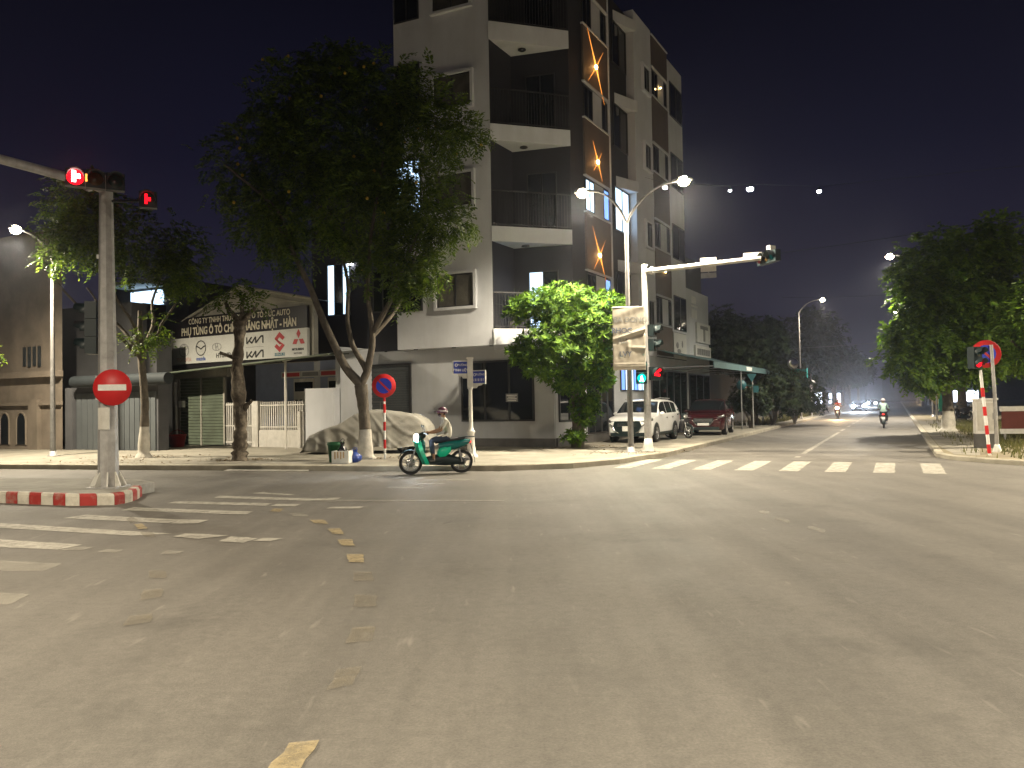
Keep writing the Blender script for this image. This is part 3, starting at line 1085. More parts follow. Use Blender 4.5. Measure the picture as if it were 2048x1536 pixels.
for i, wdt in enumerate((0.42, 0.30, 0.40, 0.36)):
    b = MB()
    b.box(-0.6 - wdt / 2, -0.6 + wdt / 2, -0.08, -0.0755, 2.08 - i * .065 - .02, 2.08 - i * .065 + .01, X=XG)
    b.build('notice_line', M('sign_white'), sf)
XR0 = frame((FR @ Vector((0, -0.004, 0)))[:2], 28.4)
sf2 = window(apt, XR0, -1.5, 0.35, 1.05, 3.4, 1, M('frame_dark'), M('dark_glass'), 1, 0.07, 0.06)
sf2.name = 'shop_window'
sf3 = window(apt, XR0, 1.2, 4.05, 0.48, 3.45, 1, M('frame_dark'), M('dark_glass'), 3, 0.06, 0.06)
sf3.name = 'shop_door'
w = window(apt, XR0, 4.95, 8.3, 2.25, 3.55, 1, M('frame_dark'), [M('room_blue'), M('room_cool'), M('room_cool'), M('room_blue'), M('room_cool'), M('room_cool')], 5, 0.05, 0.06)
w.name = 'lit_window'
sf4 = window(apt, XR0, 9.2, 15.2, 0.48, 3.35, 1, M('frame_dark'), M('dark_glass'), 4, 0.07, 0.06)
sf4.name = 'shop_window'
# roller shutter: slats of one curtain
b = MB()
for i in range(33):
    z = 0.17 + i * 0.097
    b.box(3.94, 7.38, -0.03 - 0.018 * (i % 2), 0.0, z, z + 0.094, X=XG)
sh = b.build('roller_shutter', M('shutter_grey'), apt)
sh['kind'] = 'stuff'
fb(apt, 'shutter_frame', XG, M('frame_dark'), (3.84, 3.935, -0.08, 0.0, 0.15, 3.46), (7.385, 7.48, -0.08, 0.0, 0.15, 3.46), (3.935, 7.385, -0.08, 0.0, 3.38, 3.46))
b = MB()
for (q0, q1, w0, w1) in ((6.05, 6.08, 1.35, 1.95), (5.0, 6.05, 1.92, 1.95), (5.3, 5.33, 1.5, 1.92), (5.0, 5.03, 1.65, 1.92)):
    b.box(q0, q1, -0.062, -0.0565, w0, w1, X=XG)
b.build('shutter_marking', M('letter_grey'), apt)
for t in (0.15, 1.78, 3.5, 5.05, 6.6):
    b = MB()
    b.lathe([(0.0, -0.03), (0.085, -0.03), (0.085, 0.0), (0, 0.0)], 12, Matrix.Translation((FL @ Vector((t, 0.15 if t < 4.2 else 0.40, 3.979)))[:]))
    b.build('downlight', M('black_plastic'), apt)
# a plant on the first balcony
pl = thing('potted_plant', 'spiky potted plant on the lowest triangular balcony behind its railing', 'plant', (A0[0] + 0.75, A0[1] + 0.55, 4.6))
b = MB()
b.lathe([(0, 0), (0.14, 0), (0.19, 0.32), (0.16, 0.32), (0.15, 0.28), (0, 0.28)], 14)
b.build('pot', M('plinth_stone'), pl)
V, F = [], []
for i in range(70):
    a, el, L = random.uniform(0, 2 * PI), random.uniform(0.35, 1.35), random.uniform(0.6, 1.15)
    d = Vector((math.cos(a) * math.cos(el), math.sin(a) * math.cos(el), math.sin(el)))
    sd = d.cross(Vector((0, 0, 1))).normalized() * 0.025
    p0 = Vector((0, 0, 0.25 + random.uniform(0, .5)))
    m_ = p0 + d * L * .55
    tip = p0 + d * L - Vector((0, 0, 0.18 * L * math.cos(el)))
    o = len(V)
    V += [p0 - sd * .4, m_ - sd, tip, m_ + sd]
    F.append((o, o + 1, o + 2, o + 3))
leaf_mat('leaf_dark', (0.02, 0.035, 0.012), (0.05, 0.085, 0.025), 0.25)
np_mesh('leaves', np.array([v[:] for v in V]), np.array(F), M('leaf_dark'), pl)

# ------------------------------------------------------------------ shop next along the far road, with a long fabric canopy
nb = thing('neighbour_shop', 'low grey shop building with pale sign boards beyond the corner building', 'building', (A0[0], A0[1], 0))
fb(nb, 'wall', FR, M('wall_grey'), (15.42, 20.3, -5, 0.0, 0.1, 8.1))
fb(nb, 'wall', FR, M('wall_charcoal'), (20.32, 31, -5, -0.2, 0.1, 5.0))
fb(nb, 'parapet', FR, M('wall_charcoal'), (15.42, 20.3, -5, -0.4, 8.1, 10.1))
window(nb, FR, 15.7, 20.1, 0.3, 3.3, 1, M('frame_dark'), M('dark_glass'), 2, 0.06, 0.06)
fb(nb, 'sign_panel', FR, M('board_white'), (17.3, 20.2, 0.0, 0.12, 5.15, 6.3))
b = MB()
b.box(18.0, 19.6, 0.12, 0.15, 5.95, 6.15, X=FR)
b.box(18.65, 18.95, 0.12, 0.15, 5.25, 5.95, X=FR)
b.build('letter', M('letter_grey'), nb)
fb(nb, 'sign_panel', FR, M('board_white'), (16.9, 20.25, 0.0, 0.12, 4.25, 4.95))
for i in range(6):
    fb(nb, 'letter', FR, M('letter_grey'), (17.25 + i * .48, 17.6 + i * .48, 0.12, 0.145, 4.42, 4.78))
b = MB()
for i in range(4):
    b.box(16.6 + .3 * i, 16.75 + .3 * i, 0.0, 0.03, 6.5, 7.0, X=FR)
b.box(16.5, 17.8, 0.0, 0.03, 7.15, 7.25, X=FR)
b.box(16.6, 17.5, 0.0, 0.03, 7.35, 7.75, X=FR)
b.build('letter', M('board_white'), nb)

aw = thing('awning', 'long teal fabric canopy over the cars parked beside the corner building', 'awning', (A0[0], A0[1], 0))
b = MB()
b.box(9.6, 30.5, 2.95, 3.0, 3.32, 3.62, X=FR)
b.build('valance', M('canvas_teal'), aw)
b = MB()
N = 40
vs, fs = [], []
for i in range(N + 1):
    t = 9.6 + 20.9 * i / N
    for j, (d, z) in enumerate([(0.02, 4.35), (1.0, 4.08 - 0.04 * math.sin(i * 1.57) ** 2), (2.0, 3.85 - 0.05 * math.sin(i * 1.57) ** 2), (2.98, 3.64)]):
        vs.append((FR @ Vector((t, d, z)))[:])
for i in range(N):
    for j in range(3):
        o = i * 4 + j
        fs.append((o, o + 1, o + 5, o + 4))
b.add(vs, fs, True)
b.build('canopy', M('canvas_teal'), aw)
b = MB()
for i in range(8):
    t = 9.6 + 20.9 * i / 7
    b.tube([FR @ Vector((t, 0.0, 3.4)), FR @ Vector((t, 2.95, 3.40))], 0.025, 6)
    if i % 3 == 2:
        b.tube([FR @ Vector((t, 2.92, 0.15)), FR @ Vector((t, 2.92, 3.4))], 0.035, 8)
b.build('canopy_frame', M('grey_steel'), aw)
fb(aw, 'sign_plate', FR, M('sign_white'), (16.6, 18.0, 3.0, 3.02, 3.38, 3.58))
fb(apt, 'poster', FR, M('board_white'), (12.95, 15.3, 0.0, 0.05, 4.02, 5.42))
b = MB()
for (x, z, w_, h_) in ((13.6, 4.75, .5, .35), (13.9, 4.45, .7, .25), (14.5, 4.85, .28, .4), (14.3, 4.3, .5, .12)):
    b.sphere((0, 0, 0), (w_ * .5, 0.012, h_ * .5), 10, FR @ Matrix.Translation((x, 0.052, z)))
b.build('poster_figure', M('letter_grey'), apt)

# ------------------------------------------------------------------ car parts shop with its gable, sign board, gate and fence
SO = (-11.1, 33.82)
shop = thing('parts_shop', 'old gabled car parts shop with a logo board over a green gate', 'building', (SO[0], SO[1], 0))
FS = frame((0, 0), -59)                       # outward is -d
b = MB()
b.prism([(-3.75, 3.6), (5.1, 3.6), (5.1, 5.35), (4.05, 5.78), (0.47, 6.95), (-3.75, 6.1)], 0.0, 0.25, X=FS @ Matrix(((1, 0, 0, 0), (0, 0, 1, 0), (0, 1, 0, 0), (0, 0, 0, 1))))
b.build('gable', M('shop_cream'), shop)
b = MB()
for p0, p1 in (((-3.9, 6.06), (0.47, 6.97)), ((0.47, 6.97), (4.2, 5.73))):
    b.tube([FS @ Vector((p0[0], -0.1, p0[1])), FS @ Vector((p1[0], -0.1, p1[1]))], 0.07, 6)
    b.tube([FS @ Vector((p0[0], -0.06, p0[1] - .22)), FS @ Vector((p1[0], -0.06, p1[1] - .22))], 0.025, 6)
b.build('gable_trim', M('shop_cream'), shop)
b = MB()
b.add([(FS @ Vector(q))[:] for q in ((-3.9, 0.26, 6.05), (0.47, 0.26, 6.96), (4.3, 0.26, 5.7), (4.3, 11, 5.7), (0.47, 11, 6.96), (-3.9, 11, 6.05))], [(0, 1, 4, 5), (1, 2, 3, 4)])
b.build('roof', M('roof_metal'), shop)
fb(shop, 'wall', FS, M('wall_blue'), (-4.9, 1.45, 1.6, 1.9, 0.1, 3.75))
fb(shop, 'wall', FS, M('shop_cream'), (4.9, 5.2, 0.0, 8.0, 0.1, 5.3))
fb(shop, 'wall', FS, M('wall_grey'), (-5.15, -4.9, 0.0, 8.0, 0.1, 4.1))
fb(shop, 'header', FS, M('shop_cream'), (1.4, 4.9, 0.0, 0.2, 3.15, 3.6))
fb(shop, 'header', FS, M('board_black'), (-4.9, 5.0, -0.1, 0.0, 3.60, 3.76))

bd = thing('sign_board', 'black and white board with car maker emblems across the gabled shop front', 'sign', (SO[0], SO[1], 0))
fb(bd, 'white_panel', FS, M('board_white'), (-3.55, 4.83, -0.16, -0.02, 3.80, 4.945))
fb(bd, 'black_panel', FS, M('board_black'), (-3.55, 4.83, -0.16, -0.02, 4.95, 5.85))


def SGN(t, z, d=-0.165):
    """Upright lettering plane on the board: x to the viewer's right, y up, z towards the viewer."""
    o = FS @ Vector((t, d, z))
    r = (FS @ Vector((-1, 0, 0)) - FS @ Vector((0, 0, 0)))
    n = (FS @ Vector((0, -1, 0)) - FS @ Vector((0, 0, 0)))
    return Matrix(((r.x, 0, n.x, o.x), (r.y, 0, n.y, o.y), (0, 1, 0, o.z), (0, 0, 0, 1)))


text('lettering', 'CÔNG TY TNHH THƯƠNG MẠI Ô TÔ ĐỨC AUTO', 0.33, M('letter_cream'), SGN(0.55, 5.64) @ Matrix.Diagonal((0.85, 1, 1, 1)), bd, 0.004, 0.006)
text('lettering', 'PHỤ TÙNG Ô TÔ CHÍNH HÃNG NHẬT - HÀN', 0.47, M('letter_cream'), SGN(0.62, 5.20) @ Matrix.Diagonal((0.74, 1.0, 1, 1)), bd, 0.004, 0.014)


def ring(mb, X, cx, cy, rx, ry, w, n=28, a0=0, a1=2 * PI, z=0.004):
    vs, fs = [], []
    for i in range(n + 1):
        a = a0 + (a1 - a0) * i / n
        c, s_ = math.cos(a), math.sin(a)
        vs += [(cx + rx * c, cy + ry * s_, z), (cx + (rx - w) * c, cy + (ry - w) * s_, z)]
    for i in range(n):
        fs.append((2 * i, 2 * i + 1, 2 * i + 3, 2 * i + 2))
    mb.add(vs, fs, False, X)


def stroke(mb, X, pts, w, z=0.004):
    for p, q in zip(pts[:-1], pts[1:]):
        p, q = Vector(p), Vector(q)
        d = (q - p).normalized()
        n_ = Vector((-d.y, d.x)) * w / 2
        mb.add([(*(p - n_), z), (*(q - n_), z), (*(q + n_), z), (*(p + n_), z)], [(0, 1, 2, 3)], False, X)


# emblems, left to right
X = SGN(4.05, 4.40)
b = MB()
ring(b, X, 0, 0, .34, .30, .03)
ring(b, X, 0, .06, .12, .23, .02)
ring(b, X, 0, .12, .25, .10, .02)
b.build('emblem', M('letter_grey'), bd)
text('lettering', 'TOYOTA', 0.24, M('letter_redfade'), SGN(4.05, 3.97), bd, 0.003, 0.008)
X = SGN(2.9, 4.45)
b = MB()
ring(b, X, 0, 0, .34, .34, .04)
stroke(b, X, [(-.31, .10), (-.10, .02), (0, -.05), (.10, .02), (.31, .10)], .05)
b.build('emblem', M('letter_black'), bd)
text('lettering', 'mazda', 0.24, M('letter_blue'), SGN(2.9, 3.98), bd, 0.003, 0.008)
X = SGN(1.85, 4.45)
b = MB()
ring(b, X, 0, 0, .30, .17, .025)
stroke(b, X, [(-.10, .14), (-.04, -.14)], .03)
stroke(b, X, [(.04, .14), (.10, -.14)], .03)
stroke(b, X, [(-.07, -.02), (.07, .02)], .03)
b.build('emblem', M('letter_grey'), bd)
text('lettering', 'HYUNDAI', 0.27, M('letter_black'), SGN(1.3, 4.06), bd, 0.003, 0.006)
for z, mt, lab in ((4.62, 'letter_black', 0), (4.02, 'letter_black', 1)):
    X = SGN(-0.55, z)
    b = MB()
    stroke(b, X, [(-.50, -.15), (-.50, .13)], .07)
    stroke(b, X, [(-.50, -.15), (-.20, .13)], .07)
    stroke(b, X, [(-.36, .0), (-.20, -.13)], .07)
    stroke(b, X, [(-.20, -.13), (.04, .13)], .07)
    stroke(b, X, [(.04, .13), (.04, -.13)], .07)
    stroke(b, X, [(.04, -.13), (.36, .14)], .07)
    stroke(b, X, [(.36, .14), (.50, .14)], .07)
    stroke(b, X, [(.47, .14), (.47, -.15)], .07)
    b.build('emblem', M(mt), bd)
fb(bd, 'rule', FS, M('letter_grey'), (-1.05, 0.0, -0.166, -0.16, 4.32, 4.335))
X = SGN(-2.0, 4.45)
b = MB()
pl1 = [(0, .40), (.30, .14), (.16, .03), (.0, .16), (-.10, .08), (.20, -.16), (.20, -.16), (.0, .0), (-.30, .14)]
b.add([(x, y, .004) for x, y in [(0, .42), (.30, .18), (.17, .07), (0, .20), (-.12, .10), (-.30, .14)]], [(0, 5, 4, 3, 2, 1)], False, X)
b.add([(x, y, .004) for x, y in [(-.30, .14), (-.12, .10), (.30, -.14), (.12, -.10)]], [(0, 1, 2, 3)], False, X)
b.add([(x, y, .004) for x, y in [(0, -.42), (-.30, -.18), (-.17, -.07), (0, -.20), (.12, -.10), (.30, -.14)]], [(0, 5, 4, 3, 2, 1)], False, X)
b.add([(x, y, .004) for x, y in [(-.30, .14), (.0, -.10), (.12, -.10), (-.12, .12)]], [(0, 1, 2, 3)], False, X)
b.build('emblem', M('letter_red'), bd)
text('lettering', 'SUZUKI', 0.17, M('letter_teal'), SGN(-2.0, 3.94), bd, 0.003, 0.006)
X = SGN(-3.08, 4.52)
b = MB()
for a in (90, 210, 330):
    u = Vector((math.cos(rad(a)), math.sin(rad(a))))
    v = Vector((-u.y, u.x))
    q = [u * .02, u * .21 + v * .12, u * .40, u * .21 - v * .12]
    b.add([(p.x, p.y, .004) for p in q], [(0, 3, 2, 1)], False, X)
b.build('emblem', M('letter_red'), bd)
text('lettering', 'MITSUBISHI', 0.13, M('letter_black'), SGN(-3.03, 4.10), bd, 0.003, 0.004)
text('lettering', 'MOTORS', 0.11, M('letter_grey'), SGN(-3.03, 3.94), bd, 0.003, 0.004)

sa = thing('awning', 'thin pale green roof sheet over the gate of the gabled shop', 'awning', (SO[0], SO[1], 0))
b = MB()
vs = []
for t in np.linspace(-6.0, 4.6, 54):
    for d, z in ((-1.5, 0), (0.9, 0.32)):
        zz = 3.32 + (3.73 - 3.32) * (4.4 - t) / 10.5 + z + 0.012 * math.sin(t * 24)
        vs += [(FS @ Vector((t, d, zz)))[:]]
fs = [(2 * i, 2 * i + 1, 2 * i + 3, 2 * i + 2) for i in range(53)]
b.add(vs, fs, True)
b.build('roof_sheet', M('gate_green'), sa)
b = MB()
b.tube([FS @ Vector((4.6, -1.5, 3.28)), FS @ Vector((-6.0, -1.5, 3.70))], 0.045, 8)
for t in (4.3, 1.2, -2, -5.6):
    b.tube([FS @ Vector((t, -1.5, 3.3 + (4.4 - t) * .039)), FS @ Vector((t, 0.0, 3.42 + (4.4 - t) * .039))], 0.025, 6)
b.build('awning_frame', M('gate_green'), sa)

gt = thing('folding_gate', 'closed green gate of horizontal slats under the logo board', 'gate', (SO[0], SO[1], 0))
for i in range(22):
    z = 0.2 + i * 0.134
    for a, c in ((1.62, 3.02), (3.1, 4.5)):
        s = MB()
        s.box(a, c, -0.02 - 0.02 * (i % 2), 0.03, z, z + 0.118, X=FS)
        s.build('slat', M('gate_green'), gt)
fb(gt, 'gate_frame', FS, M('shop_cream'), (1.5, 1.6, -0.07, 0.05, 0.16, 3.15), (3.02, 3.1, -0.07, 0.05, 0.16, 3.15), (4.5, 4.62, -0.07, 0.05, 0.16, 3.15))
fe = thing('fence', 'low white fence of upright bars beside the green gate', 'fence', (SO[0], SO[1], 0))
fb(fe, 'wall_base', FS, M('fence_white'), (-3.4, -0.66, -0.1, 0.1, 0.1, 0.85), (-0.62, -0.25, -0.13, 0.13, 0.1, 2.06))
fb(fe, 'rail', FS, M('fence_white'), (-3.2, -0.64, -0.03, 0.03, 0.95, 1.0), (-3.2, -0.64, -0.03, 0.03, 1.85, 1.9), (-0.24, 1.48, -0.03, 0.03, 0.3, 0.36), (-0.24, 1.48, -0.03, 0.03, 1.0, 1.05), (-0.24, 1.48, -0.03, 0.03, 1.9, 1.97))
for i in range(20):
    s = MB()
    t = -3.12 + i * 0.126
    s.box(t, t + 0.05, -0.025, 0.025, 0.86, 2.02, X=FS)
    s.build('bar', M('fence_white'), fe)
for i in range(14):
    s = MB()
    t = -0.18 + i * 0.12
    s.box(t, t + 0.055, -0.025, 0.025, 0.2, 2.02, X=FS)
    s.build('bar', M('fence_white'), fe)
bw = thing('boundary_wall', 'smooth white wall between the shop fence and the covered car', 'wall', (SO[0], SO[1], 0))
fb(bw, 'wall', FS, M('wall_white'), (-5.1, -3.5, -0.3, 0.3, 0.1, 2.5))
fb(bw, 'pier', FS, M('fence_white'), (-3.49, -3.2, -0.4, -0.1, 0.1, 1.6))
# doors and notices on the blue wall inside
XI = frame((FS @ Vector((0, 1.6, 0)))[:2], -59)
for a in (-2.15, -4.15):
    d_ = fb(shop, 'door', XI, M('fence_white'), (a - .05, a + 1.15, -0.06, 0, 0.15, 3.0))
    fb(d_, 'pane', XI, M('dark_glass'), (a + .02, a + 1.08, -0.075, -0.061, 2.45, 2.85))
    for j in range(4):
        fb(d_, 'pane', XI, M('dark_glass'), (a + .07 + j * .27 - (0.03 if j < 2 else -.03), a + .23 + j * .27 - (0.03 if j < 2 else -.03), -0.075, -0.061, 1.75, 2.1))
for a, c, mt in ((-.25, -1.4, 'letter_red'), (-1.45, -2.5, 'letter_grey'), (-2.55, -4.0, 'letter_red')):
    fb(shop, 'notice', XI, M('board_white'), (c, a, -0.05, 0, 3.05, 3.32))
    fb(shop, 'notice_print', XI, M(mt), (c + .06, a - .06, -0.056, -0.0505, 3.1, 3.27))
pst = thing('steel_post', 'thin pale steel post with a short top bracket in front of the shop fence', 'post', (SO[0], SO[1], 0))
b = MB()
b.tube([FS @ Vector((-3.1, -0.9, 0.15)), FS @ Vector((-3.1, -0.9, 3.62))], 0.05, 10)
b.build('pole', M('pale_paint'), pst)
b = MB()
b.tube([FS @ Vector((-2.98, -0.9, 3.60)), FS @ Vector((-3.45, -0.9, 3.66))], 0.035, 8)
b.build('bracket', M('pale_paint'), pst)
mb_ = thing('meter_box', 'small white meter box at the left jamb of the green gate', 'meter box', (SO[0], SO[1], 0))
b = MB()
b.box(4.10, 4.38, -0.22, -0.08, 1.85, 2.15, X=FS)
b.build('case', M('sign_white'), mb_)
b = MB()
b.box(4.12, 4.36, -0.235, -0.221, 1.87, 2.13, X=FS)
b.build('cover', M('sign_white'), mb_)
dp = MB()
dp.tube([FS @ Vector((4.75, -0.12, 3.0)), FS @ Vector((4.75, -0.12, 2.2)), FS @ Vector((4.6, -0.2, 1.8)), FS @ Vector((4.55, -0.2, 0.6))], 0.06, 8)
tag(dp.build('drainpipe', M('pale_paint'), None, (SO[0], SO[1], 0)), 'bent pale drainpipe at the left end of the logo board shop', 'pipe')
mat('bin_red', (0.28, 0.02, 0.02), 0.5, 0, 0.2, 4)
rb = thing('red_basket', 'round red plastic basket on the pavement left of the green gate', 'basket', (-14.45, 34.50, 0.45)[:2] + (0.15,))
b = MB()
b.lathe([(0.0, 0.0), (0.26, 0.0), (0.36, 0.5), (0.38, 0.5), (0.38, 0.54), (0.34, 0.54), (0.25, 0.03), (0, 0.03)], 18)
b.build('basket_body', M('bin_red'), rb)
b = MB()
b.tube([(-.36, 0, .52), (-.2, 0, .68), (0, 0, .74), (.2, 0, .68), (.36, 0, .52)], 0.014, 6)
b.build('handle', M('bin_red'), rb)

# ------------------------------------------------------------------ grey yard wall and old beige house on the left
HO = (-19.5, 33.8)
FH = frame((0, 0), -64)
yw = thing('garage', 'dark grey garage with a rolled black awning left of the logo board shop', 'building', (HO[0], HO[1], 0))
fb(yw, 'wall', FH, M('house_grey'), (-5.85, -0.55, 0.5, 1.0, 0.1, 2.75))
fb(yw, 'upper_wall', FH, M('house_grey'), (-2.2, 2.6, 2.2, 3.0, 0.1, 6.5), (-3.75, -2.202, 2.2, 3.0, 0.1, 4.9))
fb(yw, 'pier', FH, M('house_grey'), (-0.95, -0.5, 0.3, 0.49, 0.1, 2.75))
fb(yw, 'pier', FH, M('house_grey'), (-3.3, -2.9, 0.3, 0.49, 0.1, 2.75))
for i in range(8):
    fb(yw, 'door_leaf', FH, M('shutter_grey'), (-5.75 + .3 * i, -5.48 + .3 * i, 0.44, 0.495, 0.15, 2.5))
for i in range(5):
    fb(yw, 'door_leaf', FH, M('shutter_grey'), (-2.75 + .35 * i, -2.43 + .35 * i, 0.44, 0.495, 0.15, 2.5))
b = MB()
b.tube([FH @ Vector((-6.9, 0.1, 2.98)), FH @ Vector((-1.35, 0.1, 2.98))], 0.24, 12)
b.build('rolled_awning', M('canvas_dark'), yw)

hs = thing('old_house', 'old stained beige house at the left edge with arched openings and slit vents', 'building', (HO[0], HO[1], 0))
b = MB()
b.prism([(-0.4, .25), (15, .25), (16, 6), (8.6, 6)], 0.1, 9.6, X=FH)
b.build('wall', M('house_beige'), hs)
fb(hs, 'ledge', FH, M('house_beige'), (-0.45, 14, -0.05, 0.25, 3.25, 3.5))
fb(hs, 'ledge', FH, M('house_beige'), (-0.42, 14, 0.1, 0.25, 2.05, 2.2))
fb(hs, 'pier', FH, M('house_beige'), (1.0, 1.6, 0.05, 0.25, 0.1, 2.3))
for i in range(4):
    t = 1.0 + i * 0.34
    s = MB()
    s.box(t, t + 0.17, 0.2, 0.249, 3.72 + .05 * (i % 2), 4.6, X=FH)
    s.build('vent_slit', M('canvas_dark'), hs)
    s = MB()
    s.box(t + .02, t + .19, 0.22, 0.246, 4.62, 4.68, X=FH)
    s.build('slit_lintel', M('house_beige'), hs)
SW = Matrix(((1, 0, 0, 0), (0, 0, 1, 0), (0, 1, 0, 0), (0, 0, 0, 1)))
for t in (2.33, 3.5, 4.7, 5.9):
    prof = [(t - .28, .35), (t + .28, .35), (t + .28, 1.35)] + [(t + .28 * math.cos(a), 1.35 + .34 * math.sin(a)) for a in np.linspace(0.2, PI - .2, 9)] + [(t - .28, 1.35)]
    s = MB()
    s.prism(prof, 0.215, 0.248, X=FH @ SW)
    fr = s.build('arched_window', M('dark_glass'), hs)
    s = MB()
    arc = [FH @ Vector((t + .33 * math.cos(a), 0.22, 1.35 + .40 * math.sin(a))) for a in np.linspace(0, PI, 12)]
    s.tube([FH @ Vector((t + .33, .22, .35))] + arc + [FH @ Vector((t - .33, .22, .35))], 0.045, 6)
    s.build('window_surround', M('house_beige'), fr)
# balcony with a cool tube light, seen through the left tree
lh = thing('back_house', 'dark narrow house behind the garage with a lit balcony under its roof', 'building', (HO[0], HO[1], 0))
fb(lh, 'wall', FH, M('house_grey'), (3.0, 10.0, 10, 16, 0.1, 8.95))
fb(lh, 'canopy_slab', FH, M('soffit_white'), (4.6, 7.9, 8.4, 9.99, 8.72, 8.9))
fb(lh, 'lit_room', FH, M('room_cool'), (4.9, 7.5, 9.9, 9.99, 7.72, 8.55))
fb(lh, 'balcony', FH, M('house_grey'), (4.6, 7.9, 8.4, 9.88, 6.9, 7.6))

# ------------------------------------------------------------------ street lamps
WARM = (1.0, 0.875, 0.66)


def lamp_head(parent, tip, dirn, glow_m, L=0.62):
    """A flat luminaire at the end of an arm: case, lens and its own light."""
    tip = Vector(tip)
    d = Vector((dirn[0], dirn[1], 0)).normalized()
    sd = Vector((-d.y, d.x, 0))
    X = Matrix(((d.x, sd.x, 0, tip.x), (d.y, sd.y, 0, tip.y), (0, 0, 1, tip.z), (0, 0, 0, 1)))
    b = MB()
    prof = [(0, .05, .045), (.12, .10, .06), (.40, .13, .065), (.58, .11, .05), (L, .05, .03)]
    vs, fs = [], []
    for x, w, h in prof:
        vs += [(x, -w, -.02), (x, w, -.02), (x, w * .7, h), (x, -w * .7, h)]
    for i in range(len(prof) - 1):
        for k in range(4):
            fs.append((i * 4 + k, i * 4 + (k + 1) % 4, i * 4 + 4 + (k + 1) % 4, i * 4 + 4 + k))
    fs += [(3, 2, 1, 0), (16, 17, 18, 19)]
    b.add(vs, fs, False, X)
    case = b.build('lamp_case', M('grey_steel'), parent)
    b = MB()
    b.sphere((.36, 0, -.03), (.19, .17, .15), 14, X)
    b.build('lens', glow_m, case)
    return X @ Vector((.36, 0, -0.30))


def street_lamp(loc, label, hgt, arms, power, glow_m, col=WARM, r0=0.095, size=166, group='street lamps along the roads', blend=0.85):
    """arms: list of (dx, dy, rise, reach) from the post's top."""
    t = thing('street_lamp', label, 'street lamp', loc, 0, group)
    b = MB()
    b.tube([(0, 0, 0), (0, 0, .9), (0, 0, hgt)], [r0, r0 * .95, r0 * .6], 12)
    b.build('pole', M('lamp_pole'), t)
    b = MB()
    b.lathe([(r0 * 2.2, 0), (r0 * 2.2, .03), (r0 * 1.3, .05), (r0 * 1.25, .18), (0, .18)], 12)
    b.build('base', M('galvanised'), t)
    for (dx, dy, rise) in arms:
        reach = math.hypot(dx, dy)
        u = Vector((dx, dy, 0)) / reach
        pts = [Vector((0, 0, hgt - .1))]
        for i in range(1, 9):
            q = i / 8
            pts.append(Vector((0, 0, hgt - .1)) + u * reach * (q ** 1.25) + Vector((0, 0, rise * (1 - (1 - q) ** 1.8))))
        b = MB()
        b.tube(pts, [r0 * .5] * 4 + [r0 * .38] * 5, 8)
        b.build('arm', M('lamp_pole'), t)
        p = lamp_head(t, pts[-1], u, glow_m)
        if power:
            lamp_light('lamp', p, power, col, t, size, blend, 0.10)
            sp = bpy.data.lights.new('spill', 'POINT')
            sp.energy = power * 0.016
            sp.color = col
            sp.shadow_soft_size = 0.12
            so = bpy.data.objects.new('spill', sp)
            C.objects.link(so)
            so.location = p
            so.parent = t
    return t


# the two-armed post at the corner of the junction, between the tree and the signal mast
street_lamp((3.73, 25.37, 0.15)[:2] + (0.15,), 'tall two-armed street lamp behind the wrinkled banner at the junction corner', 7.35, [(-1.0, 0.25, 1.15), (1.35, -0.72, 1.15)], 2700, M('lamp_warm'))
street_lamp((-16.75, 29.16, 0.15)[:2] + (0.15,), 'street lamp with one short arm in front of the old beige house', 7.3, [(-0.25, -1.3, 0.75)], 4200, M('lamp_warm'))
FARS = [(69, -7.1)]
far_labels = ['street lamp leaning over the far road with a green board on its pole', 'second street lamp along the far road beyond the green board', 'third street lamp along the far road, small in the distance',
              'fourth street lamp along the far road, very small', 'farthest street lamp at the end of the far road']
for (s, n), lb in zip(FARS, far_labels):
    x, y, _ = R(s, n)
    u = Vector(R(0, 1)) - Vector(R(0, 0))
    street_lamp((x, y, 0.15), lb, 8.7, [(u.x * 1.5, u.y * 1.5, 1.0)], 2600, M('lamp_warm_far'), (1, .86, .66), 0.09)
# unseen lamps: first two inferred, last two added to brighten road and trees
for x, y, lb, u in ((-12.0, 3.0, 'street lamp on the near left corner of the junction', (1.0, 0.3)), (3.6, -6.5, 'street lamp on the verge behind the viewer', (-0.9, 0.4)), (17, 9, 'added unseen street lamp on the near right corner, brightening the road', (-0.9, 0.3)), (26, 24, 'added unseen street lamp on the right verge, brightening the trees', (-0.9, 0.2))):
    street_lamp((x, y, 0.0), lb, 8.2, [(u[0] * 1.6, u[1] * 1.6, 0.9)], 9500 if x > 20 else 6000 if x > 10 else (7200 if x > 0 else 4300), M('lamp_warm'))
for (s, n), lb in (((45, 2.4), 'street lamp on the right verge half hidden in the limewashed tree'), ((74, 2.6), 'second street lamp on the right verge, behind the limewashed tree')):
    x, y, _ = R(s, n)
    u = Vector(R(0, -1)) - Vector(R(0, 0))
    street_lamp((x, y, 0.11), lb, 8.2, [(u.x * 2.2, u.y * 2.2, 0.75)], 3600, M('lamp_warm_far'), (1, .9, .72), 0.09)
